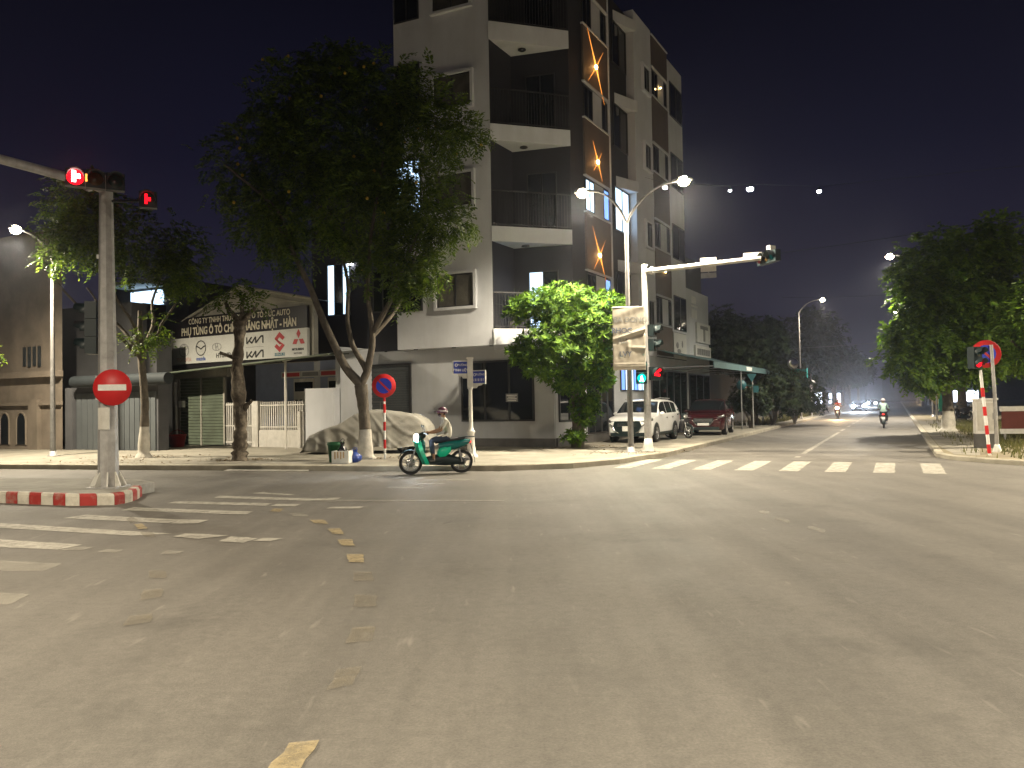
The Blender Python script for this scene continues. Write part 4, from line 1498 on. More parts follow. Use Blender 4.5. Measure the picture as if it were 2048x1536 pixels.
# added wire and lamps in place of windscreen reflections of the street lamps
sw = thing('added_wire', 'thin added wire over the junction carrying four lamps that stand for windscreen reflections', 'wire', (0, 0, 0))
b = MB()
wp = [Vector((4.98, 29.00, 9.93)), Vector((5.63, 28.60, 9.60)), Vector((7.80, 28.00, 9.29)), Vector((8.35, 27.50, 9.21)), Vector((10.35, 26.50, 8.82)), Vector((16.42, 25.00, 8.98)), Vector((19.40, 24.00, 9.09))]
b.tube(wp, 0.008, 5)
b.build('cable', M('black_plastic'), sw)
for i, (q, r_, lb) in enumerate(((wp[1], .085, 'added small lamp for a windscreen reflection, nearest the corner building'), (wp[2], .05, 'added faint lamp for a windscreen reflection, in the middle of the wire'), (wp[3], .12, 'added bright lamp for a windscreen reflection, beside the faint one'), (wp[4], .07, 'added lamp for a windscreen reflection, on the right over the far road'))):
    t = thing('reflection_lamp', lb, 'lamp', q, 0, 'added lamps for windscreen reflections')
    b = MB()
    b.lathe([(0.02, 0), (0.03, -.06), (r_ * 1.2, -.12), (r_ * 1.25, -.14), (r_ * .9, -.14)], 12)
    b.build('added_lamp_shade', M('black_plastic'), t)
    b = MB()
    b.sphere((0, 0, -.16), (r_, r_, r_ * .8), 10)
    b.build('reflection_glow', M('lamp_white'), t)
# overhead wires across the far road
for a, c, sag, lb in ((R(62, -7.5, 9.3), R(50, 9, 7.9), .35, 'thin overhead wire slung across the far road below the lamp'), (R(33, -9, 7.4), R(30, 12, 8.3), .3, 'nearer overhead wire crossing above the signal arm'), (R(64, -7.5, 5.6), R(60, 6, 6.1), .2, 'low pale overhead wire between the far lamp pole and the right trees')):
    b = MB()
    A, B = Vector(a), Vector(c)
    b.tube([A.lerp(B, i / 12) - Vector((0, 0, sag * 4 * (i / 12) * (1 - i / 12))) for i in range(13)], 0.014, 5)
    tag(b.build('overhead_wire', M('lamp_pole' if 'pale' in lb else 'black_plastic')), lb, 'wire', 'overhead wires')

# ------------------------------------------------------------------ traffic signals


def signal_section(mb_house, mb_visor, X, r=0.13, depth=0.16):
    """One lens section facing local -Y: housing box and a hooded visor."""
    mb_house.box(-r * 1.25, r * 1.25, -0.02, depth, -r * 1.25, r * 1.25, X=X)
    vs, fs = [], []
    n = 14
    for i in range(n + 1):
        a = -rad(25) + (PI + rad(50)) * i / n
        for rr in (r * 1.06, r * 1.12):
            for yy in (-0.02, -0.24 if math.sin(a) > 0 else -0.12):
                vs.append((rr * math.cos(a), yy, rr * math.sin(a)))
    for i in range(n):
        o = i * 4
        for p, q in ((0, 1), (2, 3), (1, 3)):
            fs.append((o + p, o + q, o + 4 + q, o + 4 + p))
    mb_visor.add(vs, fs, True, X)


def lens_disc(X, r=0.125, y=-0.035):
    b = MB()
    b.lathe([(0, 0.02), (r * .6, .015), (r, 0)], 18, X @ Matrix.Translation((0, y, 0)) @ Matrix.Rotation(PI / 2, 4, 'X'))
    return b


mat('lens_red_off', (0.03, 0.003, 0.004), 0.2, 0, 0.1, 5)
mat('lens_amber_off', (0.035, 0.018, 0.004), 0.2, 0, 0.1, 5)
mat('lens_green_off', (0.003, 0.018, 0.016), 0.2, 0, 0.1, 5)


def yaw(loc, deg, roll=0):
    return Matrix.Translation(loc) @ Matrix.Rotation(rad(deg), 4, 'Z') @ Matrix.Rotation(rad(roll), 4, 'Y')


# left mast on the traffic island
P0 = (-8.22, 16.27, 0.20)
lm = thing('signal_mast', 'thick octagonal grey signal mast with a long arm on the painted traffic island', 'traffic signal', (P0[0], P0[1], 0.2))
b = MB()
b.tube([(0, 0, 0.0), (-.01, 0, 3.2), (-0.02, 0, 6.3)], [0.20, 0.165, 0.125], 8, False, phase=rad(22.5))
b.build('pole', M('galvanised'), lm)
b = MB()
b.box(-.31, .31, -.31, .31, 0.0, 0.035)
b.build('base_plate', M('galvanised'), lm)
for i in range(8):
    a = 2 * PI * i / 8 + rad(22.5)
    s = MB()
    s.prism([(0.15, 0.036), (0.33, 0.036), (0.33, 0.07), (0.21, 0.32), (0.15, 0.32)], -0.012, 0.012, X=Matrix.Rotation(a, 4, 'Z') @ Matrix(((1, 0, 0, 0), (0, 0, 1, 0), (0, 1, 0, 0), (0, 0, 0, 1))))
    s.build('gusset', M('pale_paint'), lm)
b = MB()
b.lathe([(0.135, 6.28), (0.145, 6.28), (0.145, 6.34), (0, 6.36)], 8)
b.build('cap', M('galvanised'), lm)
b = MB()
a0, a1 = Vector((-0.06, -0.07, 6.13)), Vector((-1.35, -3.6, 6.02))
b.tube([a0, a0.lerp(a1, .5), a1], [0.095, 0.085, 0.075], 10)
b.build('arm', M('galvanised'), lm)
b = MB()
dv = (a1 - a0).normalized()
b.tube([a0 + dv * .30, a0 + dv * .33], [0.17, 0.17], 14)
b.tube([a0 + dv * .34, a0 + dv * .37], [0.17, 0.17], 14)
b.tube([a0 - dv * .05, a0 + dv * .31], [0.15, 0.1], 10)
b.build('flange', M('galvanised'), lm)
b = MB()
b.box(-.19, -.135, -.06, .06, 4.66, 4.74)
b.build('bracket', M('sign_white'), lm)
b = MB()
b.box(-.10, .12, -.20, -.17, 1.18, 1.62)
b.build('access_door', M('pale_paint'), lm)
# lit head on the arm
XH = yaw((0.10, -1.38, 5.94), 30)
h, v = MB(), MB()
for k in (-1, 0, 1):
    signal_section(h, v, XH @ Matrix.Translation((k * .34 + .34, 0, 0)))
hd = h.build('signal_head', M('black_plastic'), lm)
v.build('visor', M('black_plastic'), hd)
lens_disc(XH, .15).build('lens', M('signal_red'), hd)
lens_disc(XH @ Matrix.Translation((.34, 0, 0))).build('lens', M('lens_amber_off'), hd)
lens_disc(XH @ Matrix.Translation((.68, 0, 0))).build('lens', M('lens_green_off'), hd)
b = MB()
b.box(-.06, .01, -.075, -.062, -.10, .11, X=XH)
b.box(-.03, .08, -.074, -.061, -.03, .05, X=XH)
b.build('lit_arrow', M('signal_red_core'), hd)
b = MB()
b.box(.165, .20, -.075, -.06, -.07, .07, X=XH)
b.build('lit_bar', M('amber'), hd)
b = MB()
b.tube([XH @ Vector((0, .16, 0)), XH @ Vector((-.05, .42, .08))], .04, 8)
b.build('bracket', M('galvanised'), lm)
lamp_light('signal_glow', XH @ Vector((0, -.2, 0)), 14, (1, .02, .02), lm, 150, .6, .08, (.5, -.86, -0.1))
# added head and bracket in place of the red signal's windscreen reflection
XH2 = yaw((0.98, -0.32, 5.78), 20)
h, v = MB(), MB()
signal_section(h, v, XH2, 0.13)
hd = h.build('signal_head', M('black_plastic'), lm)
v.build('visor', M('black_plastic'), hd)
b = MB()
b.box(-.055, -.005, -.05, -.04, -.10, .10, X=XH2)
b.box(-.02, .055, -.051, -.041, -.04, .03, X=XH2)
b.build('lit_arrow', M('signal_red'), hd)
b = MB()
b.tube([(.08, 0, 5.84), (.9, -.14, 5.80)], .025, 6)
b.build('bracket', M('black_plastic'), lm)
# unlit side head on the left of the pole, seen edge on
XS = yaw((-0.42, 0.05, 3.25), -80)
h, v = MB(), MB()
for k in (-1, 0, 1):
    signal_section(h, v, XS @ Matrix.Translation((0, 0, k * .36)), 0.14, 0.2)
hd = h.build('signal_head', M('black_plastic'), lm)
v.build('visor', M('black_plastic'), hd)
lens_disc(XS @ Matrix.Translation((0, 0, .36)), .13).build('lens', M('signal_red_dim'), hd)
lens_disc(XS, .13).build('lens', M('lens_amber_off'), hd)
lens_disc(XS @ Matrix.Translation((0, 0, -.36)), .13).build('lens', M('lens_green_off'), hd)
b = MB()
b.tube([(-.3, .05, 3.5), (-.1, .02, 3.5)], 0.03, 6)
b.tube([(-.3, .05, 3.0), (-.1, .02, 3.0)], 0.03, 6)
b.build('bracket', M('galvanised'), lm)
XN = yaw((0.22, -0.27, 2.02), 10)
ne = thing('no_entry_sign', 'round red no entry sign with a white bar strapped to the thick grey mast', 'sign', (P0[0], P0[1], 0.2))
b = MB()
b.lathe([(0, 0.0), (.36, 0.0), (.365, -.012), (0.355, -.014), (0, -.014)], 36, XN @ Matrix.Rotation(PI / 2, 4, 'X'))
b.build('disc', M('sign_red'), ne)
b = MB()
b.box(-.265, .265, -.006, -.002, -.06, .06, X=XN)
b.build('bar', M('sign_white'), ne)
b = MB()
for z in (-.22, .22):
    b.box(-.32, .2, .014, .05, z - .02, z + .02, X=XN)
b.build('strap', M('galvanised'), ne)

# right mast at the junction corner
Q0 = (4.34, 25.72, 0.15)
rm = thing('signal_mast', 'slim pale corner signal mast with a green light and red arrow', 'traffic signal', (Q0[0], Q0[1], 0.15))
b = MB()
b.tube([(0, 0, 0), (0, 0, 2.8), (-.01, 0, 6.0)], [0.125, 0.105, 0.085], 12)
b.build('pole', M('galvanised'), rm)
b = MB()
b.box(-.22, .22, -.22, .22, 0, .03)
b.lathe([(.19, .03), (.15, .2), (.13, .42), (0, .42)], 8)
b.build('base_plate', M('pale_paint'), rm)
b = MB()
b.lathe([(.1, 5.95), (.1, 6.02), (0, 6.04)], 10)
b.build('cap', M('pale_paint'), rm)
b = MB()
a0, a1 = Vector((0.05, -0.04, 5.80)), Vector((3.42, -1.1, 5.97))
b.tube([a0, a0.lerp(a1, .5), a1], [0.085, 0.08, 0.07], 10)
b.build('arm', M('pale_paint'), rm)
b = MB()
dv = (a1 - a0).normalized()
b.tube([a0 + dv * .14, a0 + dv * .17], .13, 12)
b.tube([a0 + dv * .19, a0 + dv * .22], .13, 12)
b.build('flange', M('pale_paint'), rm)
for f_, z0, z1, w_ in ((.55, -.22, .22, .24), (.93, -.02, .22, .28)):
    q = a0.lerp(a1, f_)
    s = MB()
    X = yaw(q, -17)
    s.box(-w_, w_, .09, .12, z0, z1, X=X)
    s.box(-w_ * .3, w_ * .3, .05, .09, -.04, .04, X=X)
    s.build('sign_plate', M('pale_paint'), rm)
s = MB()
X = yaw(a0.lerp(a1, .55), -17)
s.box(-.24, .24, .085, .115, -.42, -.26, X=X)
s.box(-.02, .02, .095, .105, -.26, -.22, X=X)
s.build('sign_plate', M('grey_steel'), rm)
XH = yaw(a1 + Vector((.16, -.05, .0)), -76)
h, v = MB(), MB()
for k in (-1, 0, 1):
    signal_section(h, v, XH @ Matrix.Translation((k * .34, 0, 0)), .14)
hd = h.build('signal_head', M('black_plastic'), rm)
v.build('visor', M('black_plastic'), hd)
for k, mt in ((-1, 'lens_red_off'), (0, 'lens_amber_off'), (1, 'signal_green_dim')):
    lens_disc(XH @ Matrix.Translation((k * .34, 0, 0))).build('lens', M(mt), hd)
s = MB()
s.box(-.12, .12, -.07, .07, .26, .38, X=yaw(a1 + Vector((.32, 0, 0)), 30))
s.box(-.03, .03, -.03, .03, .1, .26, X=yaw(a1 + Vector((.32, 0, 0)), 30))
s.build('camera_box', M('sign_white'), rm)
# heads on the pole: unlit pair, red arrow on the right, green man on the left
XS = yaw((0.28, 0.0, 3.42), 62)
h, v = MB(), MB()
for k in (0, 1):
    signal_section(h, v, XS @ Matrix.Translation((0, 0, k * .46)), .15, .2)
hd = h.build('signal_head', M('black_plastic'), rm)
v.build('visor', M('black_plastic'), hd)
for k, mt in ((0, 'lens_amber_off'), (1, 'lens_red_off')):
    lens_disc(XS @ Matrix.Translation((0, 0, k * .46)), .14).build('lens', M(mt), hd)
XA = yaw((0.30, -0.1, 2.50), 22)
h, v = MB(), MB()
signal_section(h, v, XA, .17, .2)
hd = h.build('arrow_head', M('black_plastic'), rm)
v.build('visor', M('black_plastic'), hd)
b = MB()
stroke(b, XA @ Matrix.Translation((0, -.05, 0)) @ Matrix.Rotation(PI / 2, 4, 'X'), [(-.11, -.02), (.13, .13)], .075)
stroke(b, XA @ Matrix.Translation((0, -.05, 0)) @ Matrix.Rotation(PI / 2, 4, 'X'), [(-.11, -.04), (.10, -.06)], .075)
b.build('lit_arrow', M('signal_red'), hd)
XGn = yaw((-0.19, -0.14, 2.35), -6)
h, v = MB(), MB()
signal_section(h, v, XGn, .14, .2)
signal_section(h, v, XGn @ Matrix.Translation((0, 0, .36)), .14, .2)
hd = h.build('signal_head', M('black_plastic'), rm)
v.build('visor', M('black_plastic'), hd)
lens_disc(XGn, .135).build('lens', M('signal_green'), hd)
lens_disc(XGn @ Matrix.Translation((0, 0, .36)), .135).build('lens', M('lens_red_off'), hd)
b = MB()
b.sphere((0, -.065, .055), (.022, .006, .022), 8, XGn)
b.box(-.03, .03, -.07, -.06, -.03, .035, X=XGn)
b.prism([(-.03, -.03), (.03, -.03), (.07, -.10), (.04, -.10), (0, -.05), (-.04, -.10), (-.07, -.10)], .058, .066, X=XGn @ Matrix.Rotation(PI / 2, 4, 'X'))
b.build('lit_figure', glow('signal_green_core', (.55, 1.0, .85), 14), hd)
lamp_light('signal_glow', XGn @ Vector((0, -.22, 0)), 22, (0.0, 1, .6), rm, 160, .6, .08, (0, -1, -0.15))

# wrinkled banner tied to the lamp post
bn = thing('banner', 'wrinkled cream cloth banner with blue capital lettering tied to the corner lamp post', 'banner', (3.70, 25.10, 2.75))
NX, NZ = 40, 80
r = np.random.default_rng(5)
W, H = 1.02, 2.0


def banner_y(x, z):
    """Folds of the cloth: pulled corners at the top and a crumple across the middle."""
    y = 0.014 * math.sin(9 * (x * .6 + (H - z) * 1.1)) * math.exp(-((H - z) / .35) ** 2)
    y += 0.030 * math.exp(-((z - 1.12 - .32 * x) / .055) ** 2) * (0.4 + x + .5)
    y -= 0.030 * math.exp(-((z - 1.02 - .30 * x) / .06) ** 2) * (0.4 + x + .5)
    y += 0.028 * math.exp(-((z - .72 + .06 * x) / .035) ** 2) * max(0, x + .1) * 2
    y += 0.026 * math.exp(-((x + .02) / .06) ** 2 - ((z - .75) / .22) ** 2)
    y += 0.010 * math.exp(-((z - .12) / .02) ** 2) + 0.010 * math.exp(-((z - .19) / .02) ** 2)
    y += 0.0012 * math.sin(23 * x + 7 * z + 3 * math.sin(4 * x)) + 0.001 * math.sin(31 * z - 9 * x + 2 * math.sin(5 * z))
    return -y


vs = [(-W / 2 + W * i / NX - .012 * math.sin(3 * z_) * 0, banner_y(-W / 2 + W * i / NX, z_), z_) for z_ in [H * j / NZ for j in range(NZ + 1)] for i in range(NX + 1)]
fs = [(j * (NX + 1) + i, j * (NX + 1) + i + 1, (j + 1) * (NX + 1) + i + 1, (j + 1) * (NX + 1) + i) for j in range(NZ) for i in range(NX)]
mat('banner_cloth', (0.52, 0.47, 0.39), 0.8, 0, 0.12, 2.5, 0.1, 60)
mat('banner_ink', (0.17, 0.20, 0.27), 0.8, 0, 0.35, 9)
mat('banner_ink_pale', (0.34, 0.34, 0.33), 0.8, 0, 0.3, 9)
b = MB()
b.add(vs, fs, True)
cl_ = b.build('cloth', M('banner_cloth'), bn)
md = cl_.modifiers.new('thickness', 'SOLIDIFY')
md.thickness = 0.004
XB = Matrix(((1, 0, 0, 0), (0, 0, -1, 0), (0, 1, 0, 0), (0, 0, 0, 1)))
for s_, z, sz, mt, x in (('BA DONG', 1.58, .23, 'banner_ink_pale', .05), ('RHOC', 1.24, .23, 'banner_ink', -.22), ('RU', .92, .22, 'banner_ink_pale', -.2), ('LVY', .50, .23, 'banner_ink', -.12)):
    o = text('lettering', s_, sz, M(mt), Matrix.Identity(4), bn, 0.0, 0.004)
    me = o.data
    for vv in me.vertices:
        x_, z_ = vv.co.x + x, vv.co.y + z
        vv.co = (x_, banner_y(x_, z_) - 0.008, z_)
b = MB()
for z in (0.02, H - .02):
    b.tube([(-W / 2, .012, z), (W / 2, .012, z)], .011, 6)
    b.tube([(0.02, 0.01, z), (0.02, .24, z)], .012, 6)
b.build('rod', M('galvanised'), bn)


# ------------------------------------------------------------------ road signs
def no_parking(loc, deg, label, pole_h, r, striped, xoff=0.0):
    t = thing('no_parking_sign', label, 'sign', loc, rad(deg))
    X = Matrix.Translation((xoff, -0.05, pole_h))
    b = MB()
    b.lathe([(0, 0), (r, 0), (r + .006, -.010), (r - .004, -.013), (0, -.013)], 36, X @ Matrix.Rotation(PI / 2, 4, 'X'))
    dsc = b.build('disc', M('sign_red'), t)
    b = MB()
    b.lathe([(0, 0.0), (r * .66, 0.0)], 36, X @ Matrix.Translation((0, -.0035, 0)) @ Matrix.Rotation(PI / 2, 4, 'X'))
    b.build('field', M('sign_blue'), dsc)
    b = MB()
    stroke(b, X @ Matrix.Translation((0, -.003, 0)) @ Matrix.Rotation(PI / 2, 4, 'X'), [(-r * .47, r * .47), (r * .47, -r * .47)], r * .17)
    b.build('slash', M('sign_red'), dsc)
    if striped:
        b = MB()
        b.tube([(0, 0, 0), (0, 0, pole_h + r * .6)], 0.036, 12)
        pl_ = b.build('pole', M('sign_white'), t)
        z = 0.05
        n_ = 0
        zt = pole_h - r
        while z < zt:
            if n_ % 2 == 1:
                s = MB()
                s.tube([(0, 0, z), (0, 0, min(zt + .02, z + .27))], 0.0385, 12)
                s.build('red_band', M('sign_red'), pl_)
            z += .27
            n_ += 1
        s = MB()
        s.tube([(0, 0, zt - .12), (0, 0, zt + .05)], 0.0385, 12)
        s.build('red_band', M('sign_red'), pl_)
    return t


no_parking((-3.89, 24.31, 0.15)[:2] + (.15,), 4, 'round no parking sign on a red and white banded pole beside the covered car', 2.22, .355, True)
ss = thing('street_name_sign', 'ornate cream post carrying two small blue street name plates at the kerb', 'sign', (-1.27, 24.31, 0.15)[:2] + (.15,), rad(6))
b = MB()
b.lathe([(.20, 0), (.20, .06), (.14, .12), (.115, .35), (.10, .72), (.125, .76), (.125, .80), (.085, .84), (.062, .95), (.055, 2.05), (.085, 2.10), (.085, 2.14), (0, 2.14)], 16)
b.build('post', M('pale_paint'), ss)
b = MB()
b.box(-.085, .085, -.085, .085, 2.14, 3.0)
b.box(-.11, .11, -.11, .11, 3.0, 3.04)
b.build('post_top', M('pale_paint'), ss)
for a, side, z0, lines in ((10, -1, 2.52, ('ĐƯỜNG', 'ĐINH LIỆT')), (-32, 1, 2.22, ('ĐƯỜNG', ''))):
    X = Matrix.Rotation(rad(a), 4, 'Z') @ Matrix.Translation((side * .30, 0, z0))
    b = MB()
    b.box(-.24, .24, -.02, .02, 0, .42, X=X)
    b.prism([(-.2 * side, 0), (-.2 * side, -.12), (-.08 * side, -.12), (-.04 * side, -.06), (.10 * side, -.03), (.12 * side, 0)], -.012, .012, X=X @ Matrix(((1, 0, 0, 0), (0, 0, 1, 0), (0, 1, 0, 0), (0, 0, 0, 1))))
    pn = b.build('name_plate', M('pale_paint'), ss)
    b = MB()
    b.box(-.212, .212, -.024, -.0205, .03, .39, X=X)
    b.build('blue_field', M('street_sign_blue'), pn)
    XT = X @ Matrix.Translation((0, -.0245, 0)) @ Matrix.Rotation(PI / 2, 4, 'X')
    text('lettering', lines[0], .085, M('sign_white'), XT @ Matrix.Translation((.06, .285, 0)), pn, .001, .001)
    if lines[1]:
        text('lettering', lines[1], .10, M('sign_white'), XT @ Matrix.Translation((0, .13, 0)), pn, .001, .002)
    else:
        b = MB()
        for i in range(7):
            stroke(b, XT, [(-.16 + i * .053, .09), (-.15 + i * .053, .17)], .014 + .008 * (i % 2), z=.001)
        b.build('lettering', M('sign_white'), pn)
    b = MB()
    ring(b, XT, -.13, .285, .045, .045, .016, 14, z=.001)
    b.build('emblem', M('sign_white'), pn)

# right verge: no parking sign seen past a slim pole, a pedestrian signal on a banded pole, a cabinet
np2 = no_parking((14.02, 23.38, 0.12)[:2] + (.11,), -14, 'no parking sign on the slim grey pole of the right verge', 2.86, .40, False, -0.14)
b = MB()
b.tube([(0.05, -.12, 0), (0.03, -.12, 1.6), (-.02, -.12, 3.12)], [.055, .05, .045], 10)
b.build('pole', M('galvanised'), np2)
b = MB()
b.lathe([(.13, 0), (.12, .05), (.07, .22), (0, .22)], 8, Matrix.Translation((.05, -.12, 0)))
b.build('base', M('pale_paint'), np2)
ps = thing('pedestrian_signal', 'black pedestrian signal with a red light on a leaning red and white banded pole', 'traffic signal', (13.13, 22.10, 0.18)[:2] + (.11,), rad(-20))
b = MB()
tip = Vector((-.16, 0, 2.35))
b.tube([(0, 0, 0), tip], [.045, .04], 12)
pl_ = b.build('pole', M('sign_white'), ps)
for i in range(4):
    s = MB()
    z0, z1 = .05 + i * .52, .30 + i * .52
    s.tube([tip * (z0 / 2.35), tip * (z1 / 2.35)], [.0475, .046], 12)
    s.build('red_band', M('sign_red'), pl_)
XP = yaw((-.22, -.02, 2.55), 40)
h, v = MB(), MB()
for k in (0, 1):
    signal_section(h, v, XP @ Matrix.Translation((0, 0, k * .30)), .12, .2)
hd = h.build('signal_head', M('black_plastic'), ps)
v.build('visor', M('black_plastic'), hd)
lens_disc(XP, .115).build('lens', M('signal_red'), hd)
lens_disc(XP @ Matrix.Translation((0, 0, .3)), .115).build('lens', M('lens_green_off'), hd)
cb = thing('control_cabinet', 'pale grey control cabinet standing behind the banded pole on the verge', 'cabinet', (14.89, 25.25, 0.12)[:2] + (.11,), rad(-20))
b = MB()
b.box(-.30, .30, -.2, .2, .45, 1.5)
b.box(-.34, .34, -.24, .24, 1.5, 1.56)
b.build('case', M('sign_white'), cb)
b = MB()
b.box(-.30, .30, -.2, .2, 0.0, .449)
b.build('plinth', M('plinth_stone'), cb)
b = MB()
b.box(-.25, .25, -.215, -.2, .55, 1.42)
b.build('door', M('pale_paint'), cb)
b = MB()
b.box(.17, .2, -.235, -.215, .9, 1.1)
b.build('handle', M('grey_steel'), cb)
sb = thing('notice_board', 'low red brown notice board with white rails on the right verge', 'notice board', (18.28, 29.19, 0.12)[:2] + (.11,), rad(-10))
mat('board_brown', (0.16, 0.04, 0.03), 0.6, 0, 0.2, 3)
b = MB()
b.box(-.42, 1.6, -.03, .03, .42, 1.06)
b.build('panel', M('board_brown'), sb)
for z0, z1 in ((1.06, 1.24), (.24, .42)):
    s = MB()
    s.box(-.48, 1.65, -.045, .045, z0, z1)
    s.build('rail', M('sign_white'), sb)
for x in (-.36, .5, 1.5):
    s = MB()
    s.box(x, x + .07, -.02, .02, 0, .24)
    s.build('leg', M('galvanised'), sb)
fw_ = thing('red_wall', 'pinkish brick boundary wall behind the right trees', 'wall', R(48, 12, 0.1), rad(64.3))
mat('wall_pink', (0.22, 0.11, 0.09), 0.9, 0, 0.3, 1.5, 0.3, 20)
b = MB()
b.box(-10, 22, 0, .3, 0, 1.7)
b.build('wall', M('wall_pink'), fw_)
for i in range(9):
    s = MB()
    s.box(-10 + i * 4, -9.6 + i * 4, -.08, .38, 0, 2.0)
    s.build('pier', M('wall_grey'), fw_)
# green lit box and parked things beneath the trees on the right
gl = thing('green_sign', 'narrow green lit sign board beside the white based tree on the right', 'sign', (21.54, 40.00, 0.45)[:2] + (.11,), rad(-20))
b = MB()
b.box(-.22, .22, -.05, .05, .9, 2.7)
b.build('board', M('sign_green'), gl)
b = MB()
b.sphere((.1, -.07, 2.2), (.2, .03, .42), 10)
b.build('lit_face', glow('green_lit', (0.0, .55, .32), .6), gl)
b = MB()
b.box(-.04, .04, -.03, .03, 0, .9)
b.build('post', M('galvanised'), gl)

# far road signs on the left pavement
fm = thing('traffic_mirror', 'round convex traffic mirror on a thin pole beyond the parked cars', 'mirror', (20.60, 58.43, 0.15)[:2] + (.15,))
b = MB()
b.tube([(0, 0, 0), (0, 0, 4.1)], .04, 8)
b.build('pole', M('galvanised'), fm)
b = MB()
b.sphere((-.05, -.1, 4.2), (.38, .05, .38), 18)
b.build('mirror_face', M('chrome'), fm)
b = MB()
b.lathe([(.36, -.05), (.41, -.05), (.41, .03), (.36, .03)], 20, Matrix.Translation((-.05, -.06, 4.2)) @ Matrix.Rotation(PI / 2, 4, 'X'))
b.build('rim', M('grey_steel'), fm)
gb_ = thing('green_board', 'tall green information board strapped to the leaning far lamp pole', 'sign', R(67.5, -7.0, 0.15), rad(-18))
b = MB()
b.box(-.62, .55, -.04, .04, 1.9, 4.0)
b.build('board', M('sign_green'), gb_)
b = MB()
b.box(.555, .62, -.05, .05, 1.85, 4.05)
b.build('edge_strip', glow('edge_green', (.15, .75, .6), .35), gb_)
b = MB()
b.tube([(.1, .08, 0), (.1, .08, 4.0)], .04, 8)
b.build('post', M('galvanised'), gb_)
rs = thing('round_sign', 'plain round sign seen from behind on a pale pole, farthest on the left kerb', 'sign', R(76, -6.9, 0.15))
b = MB()
b.tube([(0, 0, 0), (0, 0, 2.7)], .045, 8)
b.build('pole', M('pale_paint'), rs)
b = MB()
b.lathe([(0, 0), (.36, 0), (.36, .02), (0, .02)], 20, Matrix.Translation((0, -.05, 2.95)) @ Matrix.Rotation(PI / 2, 4, 'X'))
b.build('disc', M('grey_steel'), rs)
ds = thing('direction_signs', 'thin pole with a round blue sign, a triangle and a small plate', 'sign', (13.19, 43.89, 0.15)[:2] + (.15,))
mat('sign_teal', (0.012, 0.085, 0.10), 0.5, 0, 0.15, 6)
b = MB()
b.tube([(0, 0, 0), (0, 0, 3.0)], .035, 8)
b.build('pole', M('galvanised'), ds)
b = MB()
b.lathe([(0, 0), (.27, 0), (.27, .02), (0, .02)], 24, Matrix.Translation((-.62, -.04, 2.42)) @ Matrix.Rotation(PI / 2, 4, 'X'))
b.build('disc', M('sign_teal'), ds)
b = MB()
b.prism([(-.27, .2), (.27, .2), (0, -.26)], 0, .02, X=Matrix.Translation((-.05, -.04, 2.82)) @ Matrix.Rotation(PI / 2, 4, 'X'))
b.build('triangle_plate', M('sign_teal'), ds)
b = MB()
b.box(0.02, .32, -.05, -.03, 2.0, 2.36)
b.box(-.6, 0.02, -.035, -.02, 2.38, 2.41)
b.build('plate', M('sign_teal'), ds)
fl = thing('flag', 'small red flag with a yellow star hanging beside the thin sign pole', 'flag', (13.71, 46.60, 0.06)[:2] + (.15,))
b = MB()
b.tube([(-.1, 0, 0), (-.1, 0, 2.6)], .02, 6)
b.build('staff', M('pale_paint'), fl)
vs = []
for i in range(9):
    for j in range(7):
        u, w_ = i / 8, j / 6
        vs.append((-.08 + u * .55, .05 * math.sin(u * 7 + w_ * 2), 2.5 - w_ * .5 - u * .75))
b = MB()
b.add(vs, [(i * 7 + j, i * 7 + j + 1, i * 7 + j + 8, i * 7 + j + 7) for i in range(8) for j in range(6)], True)
b.build('cloth', M('letter_red'), fl)
b = MB()
pts = []
for i in range(10):
    a = PI / 2 + i * PI / 5
    rr = .16 if i % 2 == 0 else .065
    pts.append((.2 + rr * math.cos(a), -.06, 1.9 + rr * math.sin(a)))
b.add(pts, [tuple(range(10))])
b.build('star', mat('star_yellow', (.6, .42, .04), .6, 0, .1, 4), fl)
dg_ = MB()
dg_.box(-.45, .45, -.14, .14, 0, .03)
dg = thing('drain_grate', 'dark iron drain grate at the foot of the kerb right of the scooter', 'drain', (-0.70, 21.74, 0.00)[:2] + (0.006,), rad(-8))
dg_.build('grate_frame', M('rubber'), dg)
for i in range(7):
    s = MB()
    s.box(-.4 + i * .125, -.345 + i * .125, -.11, .11, .03, .045)
    s.build('bar', M('grey_steel'), dg)

# ------------------------------------------------------------------ trees
leaf_mat('leaf_feather', (0.022, 0.056, 0.006), (0.13, 0.185, 0.018), 0.45, 0.5)
leaf_mat('leaf_glossy', (0.018, 0.066, 0.003), (0.12, 0.22, 0.008), 0.3, 0.65)
leaf_mat('leaf_right', (0.04, 0.10, 0.010), (0.15, 0.24, 0.022), 0.45, 0.55)
leaf_mat('leaf_far', (0.010, 0.024, 0.007), (0.030, 0.048, 0.013), 0.3, 0.6)
mat('bark', (0.11, 0.092, 0.07), 0.9, 0, 0.4, 5, 0.6, 25, ((0.24, 0.205, 0.16), 0.6, 6, (1, 1, 0.4)))
mat('bark_patchy', (0.085, 0.068, 0.05), 0.95, 0, 0.5, 6, 0.8, 18, ((0.40, 0.34, 0.26), 1.0, 3.2, (1, 1, 0.7)))
mat('lime_wash', (0.52, 0.49, 0.43), 0.9, 0, 0.25, 5, 0.5, 25, ((0.25, 0.22, 0.18), 0.6, 4, (1, 1, 0.5)))


def unit(v):
    return v / np.maximum(np.linalg.norm(v, axis=-1, keepdims=True), 1e-9)


